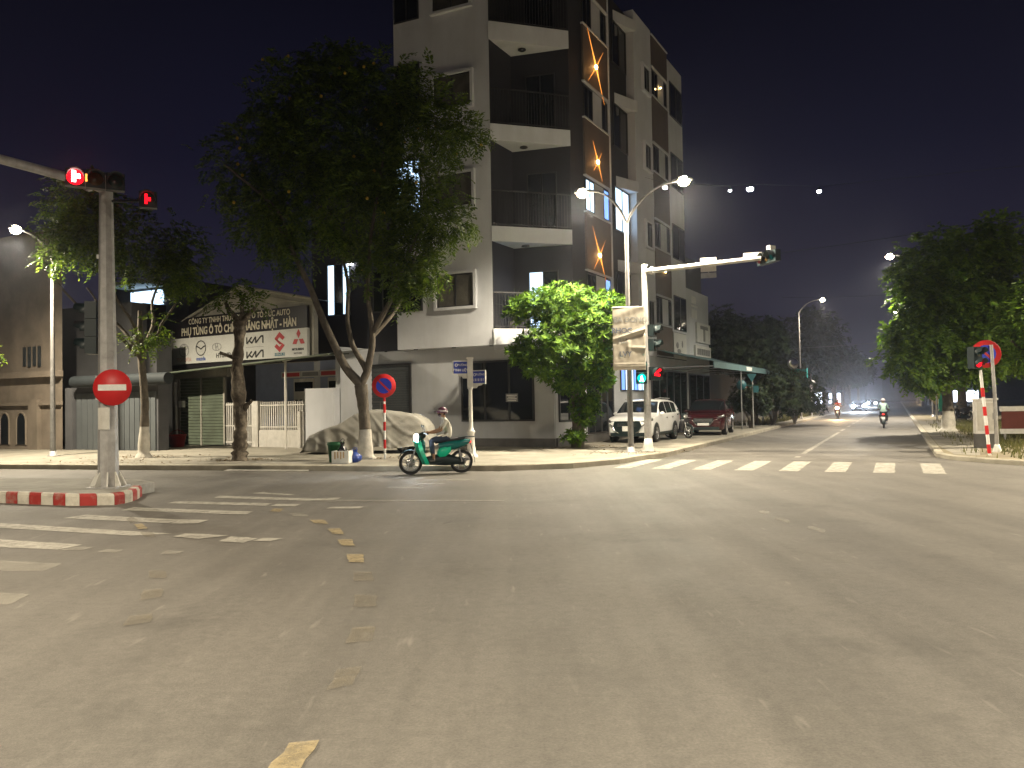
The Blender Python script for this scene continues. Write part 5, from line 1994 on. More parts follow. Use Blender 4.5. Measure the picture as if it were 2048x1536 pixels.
def leaf_quads(base, d, nrm, L, W):
    """Diamond leaves: base points, directions, normals, lengths, widths (numpy)."""
    s = unit(np.cross(d, nrm))
    mid = base + d * (L * 0.5)[:, None] + nrm * (L * 0.06)[:, None]
    V = np.stack([base, mid - s * (W * .5)[:, None], base + d * L[:, None], mid + s * (W * .5)[:, None]], 1)
    return V.reshape(-1, 3), np.arange(len(base) * 4).reshape(-1, 4)


def in_lobes(lobes, n, r, shell=0.5):
    """n points through the lobes' volume, thicker towards the surface; returns points, outward directions."""
    vol = np.array([a[3] * a[4] * a[5] for a in lobes]) ** 0.75
    which = r.choice(len(lobes), n, p=vol / vol.sum())
    u = unit(r.normal(size=(n, 3)))
    rr = r.random(n) ** shell
    # ragged outline
    rag = 1 + 0.22 * np.sin(u[:, 0] * 7 + which) * np.sin(u[:, 1] * 6 + which * 2) * np.sin(u[:, 2] * 8) + r.normal(0, .06, n)
    Lb = np.array([a[:6] for a in lobes])[which]
    return Lb[:, :3] + u * Lb[:, 3:] * (rr * rag)[:, None], u


def feather_crown(name, lobes, n, r, material, parent, L=0.42, leaflets=11, lw=0.045, ll=0.13, gaps=0.0):
    """Sprays of small leaflets in two rows along drooping stalks."""
    P, u = in_lobes(lobes, n, r)
    if gaps:
        f = np.sin(P[:, 0] * 1.9 + 1.3) * np.sin(P[:, 1] * 1.7) + np.sin(P[:, 2] * 2.3 + P[:, 0]) * .6
        keep = f > -1 + gaps * 1.1 * r.random(n) * 2 - .3
        P, u = P[keep], u[keep]
        n = len(P)
    d = unit(u * .7 + r.normal(0, .55, (n, 3)) + np.array([0, 0, -.25]))
    side = unit(np.cross(d, np.array([0, 0, 1.0]) + r.normal(0, .25, (n, 3))))
    up = np.cross(side, d)
    Ls = L * r.uniform(.6, 1.25, n)
    bases, dirs, nrms = [], [], []
    for k in range(leaflets):
        f = (k // 2 + 1) / (leaflets / 2 + .5)
        sg = 1 if k % 2 else -1
        q = P + d * (Ls * f)[:, None] + np.array([0, 0, -1.0]) * (Ls * f * f * .35)[:, None]
        dd = unit(d * .55 + side * sg + r.normal(0, .18, (n, 3)) + np.array([0, 0, -.25]))
        bases.append(q)
        dirs.append(dd)
        nrms.append(unit(up + r.normal(0, .3, (n, 3))))
    b_, d_, n_ = np.concatenate(bases), np.concatenate(dirs), np.concatenate(nrms)
    m = len(b_)
    V, F = leaf_quads(b_, d_, n_, ll * r.uniform(.7, 1.3, m), lw * r.uniform(.8, 1.3, m))
    return np_mesh(name, V, F, material, parent)


def rosette_crown(name, lobes, n, r, material, parent, L=0.2, W=0.07, k=9, shell=.33):
    """Whorls of long glossy leaves at twig tips, facing outwards and up."""
    P, u = in_lobes(lobes, n, r, shell)
    ax = unit(u * .8 + np.array([0, 0, .55]) + r.normal(0, .3, (n, 3)))
    t1 = unit(np.cross(ax, r.normal(size=(n, 3))))
    t2 = np.cross(ax, t1)
    bases, dirs, nrms = [], [], []
    for i in range(k):
        a = 2 * PI * i / k + r.uniform(0, .5, n)
        rad_ = t1 * np.cos(a)[:, None] + t2 * np.sin(a)[:, None]
        lift = r.uniform(.1, .75, n)[:, None]
        dirs.append(unit(rad_ + ax * lift))
        nrms.append(unit(ax - rad_ * lift * .8))
        bases.append(P + ax * r.uniform(-.04, .05, n)[:, None])
    b_, d_, n_ = np.concatenate(bases), np.concatenate(dirs), np.concatenate(nrms)
    m = len(b_)
    V, F = leaf_quads(b_, d_, n_, L * r.uniform(.6, 1.25, m), W * r.uniform(.75, 1.2, m))
    return np_mesh(name, V, F, material, parent)


def limb(mb, a, b, r0, r1, wig=.06, n=6, seg=9):
    a, b = Vector(a), Vector(b)
    pts, rs = [], []
    L = (b - a).length
    for i in range(seg + 1):
        q = i / seg
        w_ = L * wig * math.sin(q * PI) * 1.0
        pts.append(a.lerp(b, q) + Vector((math.sin(q * 7 + a.x * 3) * w_, math.cos(q * 5 + a.z) * w_, math.sin(q * 4 + b.x) * w_ * .5)))
        rs.append(r0 + (r1 - r0) * q)
    mb.tube(pts, rs, n)
    return pts[-1]


def trunk_part(t, name, pts, rs, material, n=14, lump=.06, seed=1):
    r = random.Random(seed)
    b = MB()
    P, Rr = [], []
    for i in range(len(pts) - 1):
        a, c = Vector(pts[i]), Vector(pts[i + 1])
        for k in range(6):
            q = k / 6
            P.append(a.lerp(c, q))
            Rr.append((rs[i] + (rs[i + 1] - rs[i]) * q) * (1 + r.uniform(-lump, lump)))
    P.append(Vector(pts[-1]))
    Rr.append(rs[-1])
    b.tube(P, Rr, n)
    return b.build(name, material, t)


def L2(px_py_y, base, rx, ry, rz):
    """A crown lobe given by its centre in the world, relative to the tree's base."""
    return (px_py_y[0] - base[0], px_py_y[1] - base[1], px_py_y[2] - base[2], rx, ry, rz)


# the big feathery tree in front of the corner building
T1 = (-4.53, 24.47, 0.15)
t = thing('feathery_tree', 'big feathery tree with four limbs and limewashed foot by the covered car', 'tree', T1)
def rel(p, T):
    return (p[0] - T[0], p[1] - T[1], p[2] - T[2])
f0 = rel((-4.61, 24.40, 2.41), T1)
f1 = rel((-4.40, 24.40, 2.83), T1)
trunk_part(t, 'trunk', [(0.02, 0, .9), (-.02, 0, 1.5), f0], [.175, .165, .20], M('bark'), 14, .05, 3)
trunk_part(t, 'limewash', [(.03, 0, -.02), (.02, 0, .12), (.02, 0, .9)], [.36, .235, .185], M('lime_wash'), 14, .05, 4)
b = MB()
ends = []
for path, r0, r1 in (
    ([f0, rel((-5.09, 24.40, 2.95), T1), rel((-5.64, 24.20, 4.24), T1), rel((-6.08, 24.10, 5.45), T1), rel((-6.54, 24.00, 6.43), T1), rel((-7.60, 24.30, 8.42), T1)], .15, .05),
    ([f0, f1, rel((-4.91, 24.60, 3.65), T1), rel((-5.09, 24.80, 4.45), T1), rel((-5.05, 24.90, 5.71), T1), rel((-5.67, 25.20, 7.99), T1)], .11, .04),
    ([f0, f1, rel((-4.22, 24.30, 3.62), T1), rel((-4.22, 24.30, 4.15), T1), rel((-4.34, 24.20, 5.13), T1), rel((-4.24, 24.20, 6.81), T1), rel((-3.75, 24.20, 9.56), T1)], .13, .035),
    ([rel((-4.20, 24.30, 4.01), T1), rel((-3.61, 24.10, 4.95), T1), rel((-3.31, 24.00, 5.69), T1), rel((-2.50, 23.70, 7.42), T1)], .09, .035),
    ([rel((-4.20, 24.30, 3.89), T1), rel((-3.60, 24.80, 4.66), T1), rel((-3.24, 25.10, 5.55), T1), rel((-2.16, 25.20, 9.37), T1)], .07, .03),
    ([rel((-6.54, 24.00, 6.43), T1), rel((-6.79, 23.60, 7.62), T1), rel((-8.27, 23.20, 8.88), T1)], .06, .03),
):
    q = 0
    P, Rr = [], []
    for i in range(len(path) - 1):
        a_, c_ = Vector(path[i]), Vector(path[i + 1])
        for k in range(4):
            P.append(a_.lerp(c_, k / 4))
    P.append(Vector(path[-1]))
    P2 = [P[0]] + [(P[i - 1] + P[i] * 2 + P[i + 1]) / 4 for i in range(1, len(P) - 1)] + [P[-1]]
    b.tube(P2, [r0 + (r1 - r0) * i / (len(P2) - 1) for i in range(len(P2))], 9)
    ends.append(P[-1])
b.build('limbs', M('bark'), t)
lobes = [L2(p, T1, rx, ry, rz) for p, rx, ry, rz in (
    ((-5.64, 24.50, 9.69), 2.4, 2.3, 1.9), ((-8.00, 24.60, 9.29), 1.4, 1.5, 1.3), ((-6.58, 24.60, 11.30), 1.7, 1.8, 1.2), ((-3.94, 24.60, 11.10), 2.1, 2.0, 1.4), ((-2.56, 24.60, 10.29), 1.5, 1.6, 1.3),
    ((-1.30, 24.20, 10.10), .75, .8, .55), ((-3.32, 24.30, 8.66), 1.7, 1.9, 1.1), ((-4.84, 24.20, 7.74), 2.2, 2.0, 1.1), ((-7.27, 24.20, 7.47), 1.3, 1.6, 1.0), ((-6.98, 24.20, 6.40), .9, 1.1, .55),
    ((-2.51, 23.80, 7.45), 1.2, 1.2, .85), ((-1.70, 23.80, 7.21), .65, .8, .55), ((-2.98, 23.80, 6.40), 1.0, 1.0, .75), ((-4.19, 23.90, 6.44), .9, 1.0, .65), ((-2.53, 23.70, 5.70), .65, .7, .5),
    ((-4.43, 23.90, 5.47), .45, .5, .5), ((-3.14, 23.80, 5.51), .6, .6, .45), ((-5.21, 24.80, 12.46), 1.2, 1.4, .45), ((-3.07, 23.80, 5.06), .35, .4, .35))]
feather_crown('crown', lobes, 8000, np.random.default_rng(21), M('leaf_feather'), t, .45, 13, .05, .15, .75)
# a few yellow blossoms among the leaves
P, u = in_lobes(lobes, 60, np.random.default_rng(8), .15)
bm = MB()
for q in P:
    bm.sphere(q, .05, 6)
bl = bm.build('blossoms', mat('petal_yellow', (.5, .33, .03), .6, 0, .1, 5), t)
bl['kind'] = 'stuff'

# the glossy round tree at the corner
T2 = (2.36, 28.72, 0.15)
t = thing('round_tree', 'bushy bright green tree with long glossy leaves at the pavement corner', 'tree', T2)
b = MB()
for path, r0, r1 in (([(-.05, 0, -.05), (.0, 0, .9), (.12, 0, 1.6), (.08, 0, 2.3), (-.05, 0, 3.1)], .26, .10), ([(.1, 0, 1.9), (.45, -.1, 2.7), (.8, -.1, 3.6)], .11, .05), ([(.08, 0, 2.2), (-.6, -.1, 3.1), (-1.1, 0, 3.9)], .09, .04), ([(.0, 0, 2.9), (.1, .2, 4.4)], .09, .04), ([(-.1, 0, .5), (-.2, .1, 1.6), (-.05, .1, 2.2)], .1, .07)):
    P = []
    for i in range(len(path) - 1):
        for k in range(5):
            P.append(Vector(path[i]).lerp(Vector(path[i + 1]), k / 5))
    P.append(Vector(path[-1]))
    rr = random.Random(3)
    b.tube(P, [(r0 + (r1 - r0) * i / (len(P) - 1)) * (1 + rr.uniform(-.12, .12)) for i in range(len(P))], 10)
b.build('trunk', M('bark'), t)
lobes = [L2(p, T2, rx, ry, rz) for p, rx, ry, rz in (
    ((1.90, 27.90, 5.09), 1.35, 1.4, .85), ((0.85, 27.90, 5.11), .8, 1.0, .55), ((3.12, 27.90, 5.12), .75, 1.0, .5), ((2.81, 27.60, 4.26), 1.15, 1.2, .75), ((1.51, 27.60, 3.76), 1.2, 1.3, .7),
    ((0.39, 27.90, 3.59), .5, .7, .45), ((2.73, 27.80, 3.32), .95, 1.1, .7), ((1.06, 27.60, 2.99), .75, .8, .4), ((3.11, 28.20, 2.63), .55, .7, .4), ((0.15, 28.10, 4.97), .35, .5, .4), ((3.75, 28.00, 5.16), .35, .4, .25), ((2.05, 28.20, 2.47), .8, .8, .4))]
rosette_crown('crown', lobes, 1500, np.random.default_rng(31), M('leaf_glossy'), t, .25, .075, 9)
lobes2 = [L2(p, T2, rx, ry, rz) for p, rx, ry, rz in (((2.56, 28.30, 1.49), .5, .5, .6), ((2.18, 28.20, 0.53), .45, .5, .3), ((2.83, 28.20, 1.84), .3, .35, .3))]
rosette_crown('lower_shoots', lobes2, 170, np.random.default_rng(32), M('leaf_glossy'), t, .19, .07, 8)

# the pruned patchy trunk in front of the shop
T3 = (-8.47, 24.80, 0.15)
t = thing('pruned_tree', 'pruned tree with a rough patchy trunk standing in front of the logo board', 'tree', T3)
trunk_part(t, 'trunk', [(0, 0, -.05), (.02, 0, .5), (.05, 0, 1.2), (.0, 0, 1.9), (-.05, 0, 3.0), (.02, 0, 3.6), (.05, 0, 4.35)], [.26, .22, .19, .21, .17, .16, .19], M('bark_patchy'), 14, .2, 9)
for a_, c_, r0, r1 in (((0, 0, 3.1), (-.55, -.1, 3.35), .07, .05), ((.03, 0, 4.2), (.5, .1, 4.75), .13, .06), ((.03, 0, 4.2), (-.4, 0, 4.9), .12, .05), ((.05, 0, 4.3), (.1, .3, 5.2), .09, .04), ((.12, 0, 1.55), (.42, -.1, 1.85), .10, .05)):
    b = MB()
    limb(b, a_, c_, r0, r1, .04)
    b.build('branch_stub', M('bark_patchy'), t)
feather_crown('crown', [(-.1, 0, 5.3, .8, .8, .5), (.5, .2, 5.0, .4, .5, .35), (-.6, 0, 5.0, .4, .4, .3)], 110, np.random.default_rng(41), M('leaf_feather'), t, .36, 11, .05, .13)

# tree on the left pavement behind the mast
T4 = (-12.56, 27.25, 0.15)
t = thing('street_tree', 'slim street tree with a limewashed foot behind the no entry sign', 'tree', T4)
trunk_part(t, 'limewash', [(0, 0, -.03), (0, 0, .15), (.03, 0, 1.05)], [.30, .2, .15], M('lime_wash'), 12, .06, 5)
trunk_part(t, 'trunk', [(.03, 0, 1.05), (.05, 0, 1.8), (0, 0, 2.6), (-.1, 0, 3.6), (-.1, 0, 5.0)], [.145, .13, .12, .11, .07], M('bark'), 12, .08, 6)
b = MB()
for e in ((-1.8, -.2, 5.8), (1.1, 0, 5.2), (-.6, -1.2, 6.2), (.2, 1.0, 6.4), (-2.9, -.6, 6.2)):
    limb(b, (-.08, 0, 3.4), e, .08, .03)
b.build('limbs', M('bark'), t)
lobes = [L2(p, T4, rx, ry, rz) for p, rx, ry, rz in (
    ((-11.44, 27.00, 6.49), .8, 1.0, .7), ((-12.03, 26.60, 4.51), .6, .8, .55), ((-13.21, 27.00, 7.54), 1.6, 1.6, 1.3), ((-14.68, 26.60, 7.65), 1.0, 1.2, .75), ((-14.99, 26.40, 6.95), .55, .7, .5), ((-14.56, 27.00, 8.93), 1.5, 1.5, .9), ((-11.17, 27.40, 6.90), 1.0, 1.2, 1.3), ((-12.15, 26.50, 4.09), .45, .5, .3), )]
feather_crown('crown', lobes, 2200, np.random.default_rng(42), M('leaf_feather'), t, .40, 11, .055, .14, .35)
# and one whose crown hangs in from the left edge
T5 = (-21.5, 25.2, 0.15)
t = thing('street_tree', 'tree at the left edge with leaves around the street lamp', 'tree', T5)
trunk_part(t, 'trunk', [(0, 0, -.05), (0, 0, 2.6), (.4, 0, 5.2)], [.2, .16, .1], M('bark'), 12, .08, 6)
b = MB()
for e in ((3.0, .6, 4.6), (1.5, -1, 6.2), (-1, 0, 6.3), (3.6, .5, 3.9)):
    limb(b, (.2, 0, 3.6), e, .08, .03)
b.build('limbs', M('bark'), t)
feather_crown('crown', [(.5, 0, 6.4, 2.6, 2.2, 1.3), (3.0, .6, 4.5, .9, .8, .6), (3.9, .5, 3.9, .55, .5, .4), (4.6, .7, 3.7, .3, .4, .3), (2.4, 0, 7.8, 1.8, 1.6, .9)], 1900, np.random.default_rng(43), M('leaf_feather'), t, .4, 11, .055, .14, .3)

# trees of the right verge
T6 = (20.52, 37.74, 0.12)
t = thing('street_tree', 'leafy tree with a thick limewashed foot on the right verge', 'tree', T6)
trunk_part(t, 'limewash', [(0, 0, -.05), (0, 0, .12), (.02, 0, .95)], [.44, .32, .25], M('lime_wash'), 14, .07, 5)
trunk_part(t, 'trunk', [(.02, 0, .95), (0, 0, 1.6), (-.15, 0, 2.6), (-.25, 0, 4.2)], [.25, .22, .2, .16], M('bark'), 14, .07, 6)
b = MB()
for e in ((-2.6, -.6, 3.6), (-1.5, .5, 5.6), (1.6, -.8, 5.2), (.3, 1.4, 6.4), (2.8, 0, 4.4), (-1.8, -1.2, 4.8)):
    limb(b, (-.15, 0, 2.6), e, .11, .03)
b.build('limbs', M('bark'), t)
lobes = [L2(p, T6, rx, ry, rz) for p, rx, ry, rz in (
    ((18.67, 36.50, 4.35), 1.6, 1.8, 1.2), ((17.59, 36.20, 3.55), 1.0, 1.3, .6), ((18.03, 36.20, 2.97), 1.1, 1.3, .5), ((19.08, 36.50, 2.51), 1.2, 1.4, .4), ((19.11, 36.80, 6.21), 1.5, 1.8, 1.1), ((17.73, 36.40, 4.81), .8, 1.0, .5),
    ((20.89, 36.80, 3.87), 1.9, 1.9, 1.5), ((20.85, 37.00, 6.44), 2.2, 2.2, 1.7), ((19.85, 37.20, 8.13), 1.8, 1.9, 1.3), ((22.57, 37.20, 5.74), 2.2, 2.2, 2.0), ((22.44, 37.40, 8.82), 2.0, 2.0, 1.4), ((18.12, 36.60, 7.24), .8, .9, .7), ((17.28, 36.00, 3.77), .4, .5, .25))]
feather_crown('crown', lobes, 6000, np.random.default_rng(51), M('leaf_right'), t, .42, 9, .11, .22, .5)
T7 = (19.6, 27.6, 0.11)
t = thing('street_tree', 'nearer dark tree overhanging the notice board at the right edge', 'tree', T7)
trunk_part(t, 'trunk', [(0, 0, -.05), (-.1, 0, 1.2), (-.3, 0, 2.4), (-.5, 0, 3.6)], [.3, .22, .2, .15], M('bark'), 14, .07, 6)
b = MB()
limb(b, (-.3, 0, 2.3), (-2.6, -.4, 3.5), .11, .04)
limb(b, (-.3, 0, 2.3), (-1.6, -.6, 5.2), .11, .04)
limb(b, (-.3, 0, 2.3), (1.5, .6, 4.5), .11, .04)
limb(b, (-.35, 0, 2.6), (-.4, 1.2, 5.6), .09, .04)
b.build('limbs', M('bark'), t)
feather_crown('crown', [(-2.2, -.3, 3.0, 1.1, 1.1, .5), (-.9, -.5, 3.5, 1.5, 1.4, .9), (-1.9, -.3, 4.3, 1.1, 1.2, .7), (-.4, .4, 5.0, 1.8, 1.7, 1.0), (1.2, .6, 4.2, 1.8, 1.6, 1.3)], 2600, np.random.default_rng(52), M('leaf_right'), t, .36, 9, .08, .16, .2)

# the dark tree beyond the parked cars and the far rows
T8 = (15.4, 51.0, 0.15)
t = thing('street_tree', 'dark dense tree rising behind the long canopy and the parked cars', 'tree', T8)
trunk_part(t, 'trunk', [(0, 0, -.05), (0, 0, 2.0), (.1, 0, 3.6)], [.25, .2, .14], M('bark'), 12, .07, 6)
b = MB()
for e in ((1.4, 0, 4.8), (-1.3, .3, 4.9), (.2, -.8, 5.4)):
    limb(b, (.05, 0, 2.6), e, .1, .03)
b.build('limbs', M('bark'), t)
lobes = [L2(p, T8, rx, ry, rz) for p, rx, ry, rz in (((14.14, 50.50, 5.23), 2.3, 2.2, 1.9), ((15.57, 50.00, 5.48), 1.7, 1.7, 1.4), ((16.31, 49.60, 5.13), .9, 1.1, 1.0), ((13.35, 51.00, 6.56), 1.5, 1.6, 1.1), ((14.90, 50.00, 3.77), 1.6, 1.6, .7), ((16.37, 50.00, 6.25), .8, .9, .6), ((12.83, 50.40, 4.62), 1.4, 1.5, 1.2))]
rosette_crown('crown', lobes, 1300, np.random.default_rng(61), M('leaf_far'), t, .34, .13, 9, .4)

far_tree = thing('street_tree', 'dark tree on the left of the far road beyond the green board', 'tree', R(84, -11, 0.1), 0, 'dark trees lining the far road')
trunk_part(far_tree, 'trunk', [(0, 0, -.05), (.05, 0, 2.4), (0, 0, 4.0)], [.26, .2, .14], M('bark'), 10, .07, 6)
b = MB()
for e in ((1.6, 0, 5.2), (-1.5, .6, 5.6), (.2, -1.4, 5.9), (.2, 1.5, 5.5)):
    limb(b, (.03, 0, 2.9), e, .1, .03)
b.build('limbs', M('bark'), far_tree)
feather_crown('crown', [(0, 0, 6.2, 3.0, 3.0, 2.0), (1.8, .4, 5.0, 1.9, 1.9, 1.3), (-1.8, .3, 5.2, 1.9, 2.0, 1.4), (.3, -1.8, 5.0, 1.9, 1.6, 1.3), (0, .5, 7.6, 1.9, 1.9, 1.0)], 1900, np.random.default_rng(62), M('leaf_far'), far_tree, .55, 9, .16, .30, .3)
spots = []
for i in range(10):
    spots.append((97 + i * 14, -9.0 - (i % 3) * 1.1, 'left'))
for i in range(11):
    spots.append((64 + i * 15, 4.0 + (i % 3) * 1.0, 'right'))
ordn = ['first', 'second', 'third', 'fourth', 'fifth', 'sixth', 'seventh', 'eighth', 'ninth', 'tenth', 'eleventh']
cnt = {'left': 0, 'right': 0}
far_tree['label'] = 'tree in the left row down the far road, nearest the green board'
for s_, n_, sd in spots:
    i = cnt[sd]
    cnt[sd] += 1
    lb = 'tree in the %s row down the far road, %s beyond the %s' % (sd, ordn[i + (1 if sd == 'left' else 0)], 'green board' if sd == 'left' else 'limewashed verge tree')
    c = dup(far_tree, R(s_, n_, 0.1), random.uniform(0, 6.28), lb, 'dark trees lining the far road')
    c.scale = [random.uniform(1.05, 1.5)] * 3
# dense low trees between the thin signs and the green board
for k, (p, rx, rz, lb) in enumerate((((15.66, 48.30, 0.15), 2.2, 1.5, 'low dark bushy tree behind the thin pole with the blue sign'), ((18.88, 53.56, 0.15), 2.0, 1.35, 'low dark bushy tree under the traffic mirror'), ((13.02, 43.98, 0.15), 1.0, .7, 'small dark shrub behind the red car'))):
    t = thing('bushy_tree', lb, 'tree', (p[0] + .5, p[1] + 1.5, .12), 0, 'bushy trees on the left pavement')
    b = MB()
    for e in ((.5, 0, 1.6), (-.5, .2, 1.7), (0, -.3, 1.9)):
        limb(b, (0, 0, -.05), e, .08, .03)
    b.build('trunk', M('bark'), t)
    rosette_crown('crown', [(0, 0, 1.3 + rz * .75, rx, rx, rz), (rx * .5, -.3, 1.0 + rz * .4, rx * .7, rx * .7, rz * .7), (-rx * .5, .2, 1.1 + rz * .4, rx * .7, rx * .7, rz * .7)], int(420 * rx), np.random.default_rng(70 + k), M('leaf_far'), t, .24, .09, 8, .4)
# pale cut trunk and fence posts along the left kerb
for i, s_ in enumerate((56, 60.5, 65)):
    b = MB()
    b.tube([(0, 0, 0), (0, 0, 1.0)], .06, 8)
    tag(b.build('hedge_post', M('pale_paint'), None, R(s_, -8.2, .14)), 'short pale post in the hedge row left of the far road, %s of three' % ('nearest', 'middle', 'farthest')[i], 'post', 'hedge posts')
yb = thing('yellow_awning', 'pale yellow cloth awning between the trunks of the right verge', 'awning', R(62, 2.6, .11), rad(-20))
b = MB()
b.add([(-.2, 0, 1.0), (1.0, .2, 2.9), (-1.2, 0, 3.1), (-1.0, .05, 2.6), (-.6, 0, 1.5)], [(0, 1, 2, 3, 4)])
o = b.build('cloth', mat('cloth_yellow', (.45, .36, .16), .8, 0, .2, 3), yb)
md = o.modifiers.new('thickness', 'SOLIDIFY')
md.thickness = .03
b = MB()
b.tube([(-.2, .05, 0), (-.2, .05, 3.0)], .06, 8)
b.build('post', M('lime_wash'), yb)

# ------------------------------------------------------------------ cars
mat('paint_pearl', (0.74, 0.74, 0.73), 0.28, 0.0, 0.05, 2, spec=0.5)
mat('paint_maroon', (0.06, 0.006, 0.009), 0.2, 0.2, 0.1, 2, spec=0.6)
mat('paint_dark', (0.03, 0.03, 0.035), 0.25, 0.2, 0.1, 2, spec=0.6)
mat('lamp_clear', (0.6, 0.6, 0.58), 0.12, 0.6, 0.1, 8)
for k_ in ('paint_pearl', 'paint_maroon', 'paint_dark'):
    MATS[k_].node_tree.nodes['Principled BSDF'].inputs['Coat Weight'].default_value = 0.6
    MATS[k_].node_tree.nodes['Principled BSDF'].inputs['Coat Roughness'].default_value = 0.08

SUV = dict(L=4.68, W=1.82, z0=0.24, belt=1.06, tumble=.30,
           top=[(0, .72), (.012, .86), (.035, .97), (.08, 1.03), (.20, 1.09), (.245, 1.12), (.30, 1.33), (.37, 1.57), (.42, 1.665), (.50, 1.70), (.72, 1.69), (.86, 1.62), (.905, 1.50), (.955, 1.15), (.985, 1.02), (1, .80)],
           ws=(.245, .40), glass=[(.33, .52), (.53, .70), (.71, .84)], wb=(.185, .755), wr=.355)


def lerp_tab(tab, u):
    for (a, za), (b, zb) in zip(tab[:-1], tab[1:]):
        if u <= b:
            q = (u - a) / max(b - a, 1e-6)
            return za + (zb - za) * q
    return tab[-1][1]


class CarShape:
    def __init__(s, sp):
        s.sp = sp

    def x(s, u):
        return s.sp['L'] * (.5 - u)

    def zt(s, u):
        e = .008
        return (lerp_tab(s.sp['top'], max(0, u - e)) + lerp_tab(s.sp['top'], u) * 2 + lerp_tab(s.sp['top'], min(1, u + e))) / 4

    def w(s, u):
        W = s.sp['W'] / 2
        f = 1.0
        if u < .10:
            f -= .20 * ((.10 - u) / .10) ** 2
        if u > .92:
            f -= .12 * ((u - .92) / .08) ** 2
        return W * f

    def z0(s, u):
        z = s.sp['z0']
        return z + .10 * max(0, (.05 - u) / .05) + .10 * max(0, (u - .95) / .05)

    def section(s, u):
        zt, w, z0 = s.zt(u), s.w(u), s.z0(u)
        zb = min(s.sp['belt'] + .06 * u, zt - .07)
        up = max(0.0, zt - .07 - zb)
        wr = w - .035 - s.sp['tumble'] * up
        return [(w * .90, z0), (w * .985, z0 + .07), (w, z0 + .22), (w * 1.0, z0 + .6 * (zb - z0)), (w - .015, zb - .04), (w - .035, zb),
                (w - .035 - s.sp['tumble'] * up * .5, zb + up * .52), (wr, zb + up), (wr - .07, zt - .022), (wr - .22, zt - .004), (wr * .4, zt + .006), (0, zt + .008)]

    def body(s, material, parent, n=56):
        us = sorted(set([i / n for i in range(n + 1)] + [.006, .015, .025, .985, .994]))
        mbx = MB()
        rows = []
        for u in us:
            half = s.section(u)
            row = [(s.x(u), -y, z) for y, z in half] + [(s.x(u), y, z) for y, z in half[-2::-1]]
            rows.append(row)
        m = len(rows[0])
        vs = [p for r_ in rows for p in r_]
        fs = []
        for i in range(len(rows) - 1):
            for k in range(m - 1):
                o = i * m + k
                fs.append((o, o + 1, o + m + 1, o + m))
        mbx.add(vs, fs, True)
        mbx.add(rows[0], [tuple(range(m))], False)
        mbx.add(rows[-1], [tuple(range(m))[::-1]], False)
        mbx.add([rows[i][k] for i in range(len(rows)) for k in (0, m - 1)], [(2 * i, 2 * i + 1, 2 * i + 3, 2 * i + 2) for i in range(len(rows) - 1)], False)
        return mbx.build('body', material, parent)

    def side_y(s, u, z):
        sec = s.section(u)
        for (y0, z0), (y1, z1) in zip(sec[:-1], sec[1:]):
            if z0 <= z <= z1 and z1 > z0:
                return y0 + (y1 - y0) * (z - z0) / (z1 - z0)
        return sec[0][0]

    def patch(s, name, us, zs, side, off, material, parent):
        """A panel lying on the body's side: us along the length, zs(u) -> (low, high)."""
        vs, fs = [], []
        nz = 4
        for u in us:
            lo, hi = zs(u)
            for j in range(nz + 1):
                z = lo + (hi - lo) * j / nz
                vs.append((s.x(u) + (off if u < .04 else 0), side * (s.side_y(u, z) + off), z))
        for i in range(len(us) - 1):
            for j in range(nz):
                o = i * (nz + 1) + j
                fs.append((o, o + 1, o + nz + 2, o + nz + 1))
        return MB().add(vs, fs, True).build(name, material, parent)

    def top_patch(s, name, us, inset, off, material, parent):
        vs, fs = [], []
        for u in us:
            sec = s.section(u)
            wr = sec[7][0] - inset
            for j in range(9):
                q = -1 + 2 * j / 8
                vs.append((s.x(u) + off * .6, q * wr, s.zt(u) + off - .03 * q * q))
        for i in range(len(us) - 1):
            for j in range(8):
                o = i * 9 + j
                fs.append((o, o + 1, o + 10, o + 9))
        return MB().add(vs, fs, True).build(name, material, parent)


def wheel(parent, x, y, r, w=.22, spokes=10):
    s = 1 if y > 0 else -1
    X = Matrix.Translation((x, y, r)) @ Matrix.Rotation(-s * PI / 2, 4, 'X')
    b = MB()
    b.lathe([(r * .66, -w / 2), (r * .93, -w / 2), (r, -w * .36), (r, w * .36), (r * .93, w / 2), (r * .66, w / 2), (r * .66, -w / 2)], 28, X)
    wl_ = b.build('wheel', M('rubber'), parent)
    b = MB()
    b.lathe([(r * .66, w * .48), (r * .60, w * .46), (r * .58, w * .2), (r * .2, w * .1), (0, w * .1)], 24, X)
    for i in range(spokes):
        a = 2 * PI * i / spokes
        b.box(r * .14, r * .62, -.018, .018, w * .28, w * .46, X=X @ Matrix.Rotation(a, 4, 'Z'))
    b.lathe([(r * .17, w * .2), (r * .16, w * .48), (0, w * .49)], 12, X)
    b.build('rim', M('alloy'), wl_)
    return wl_


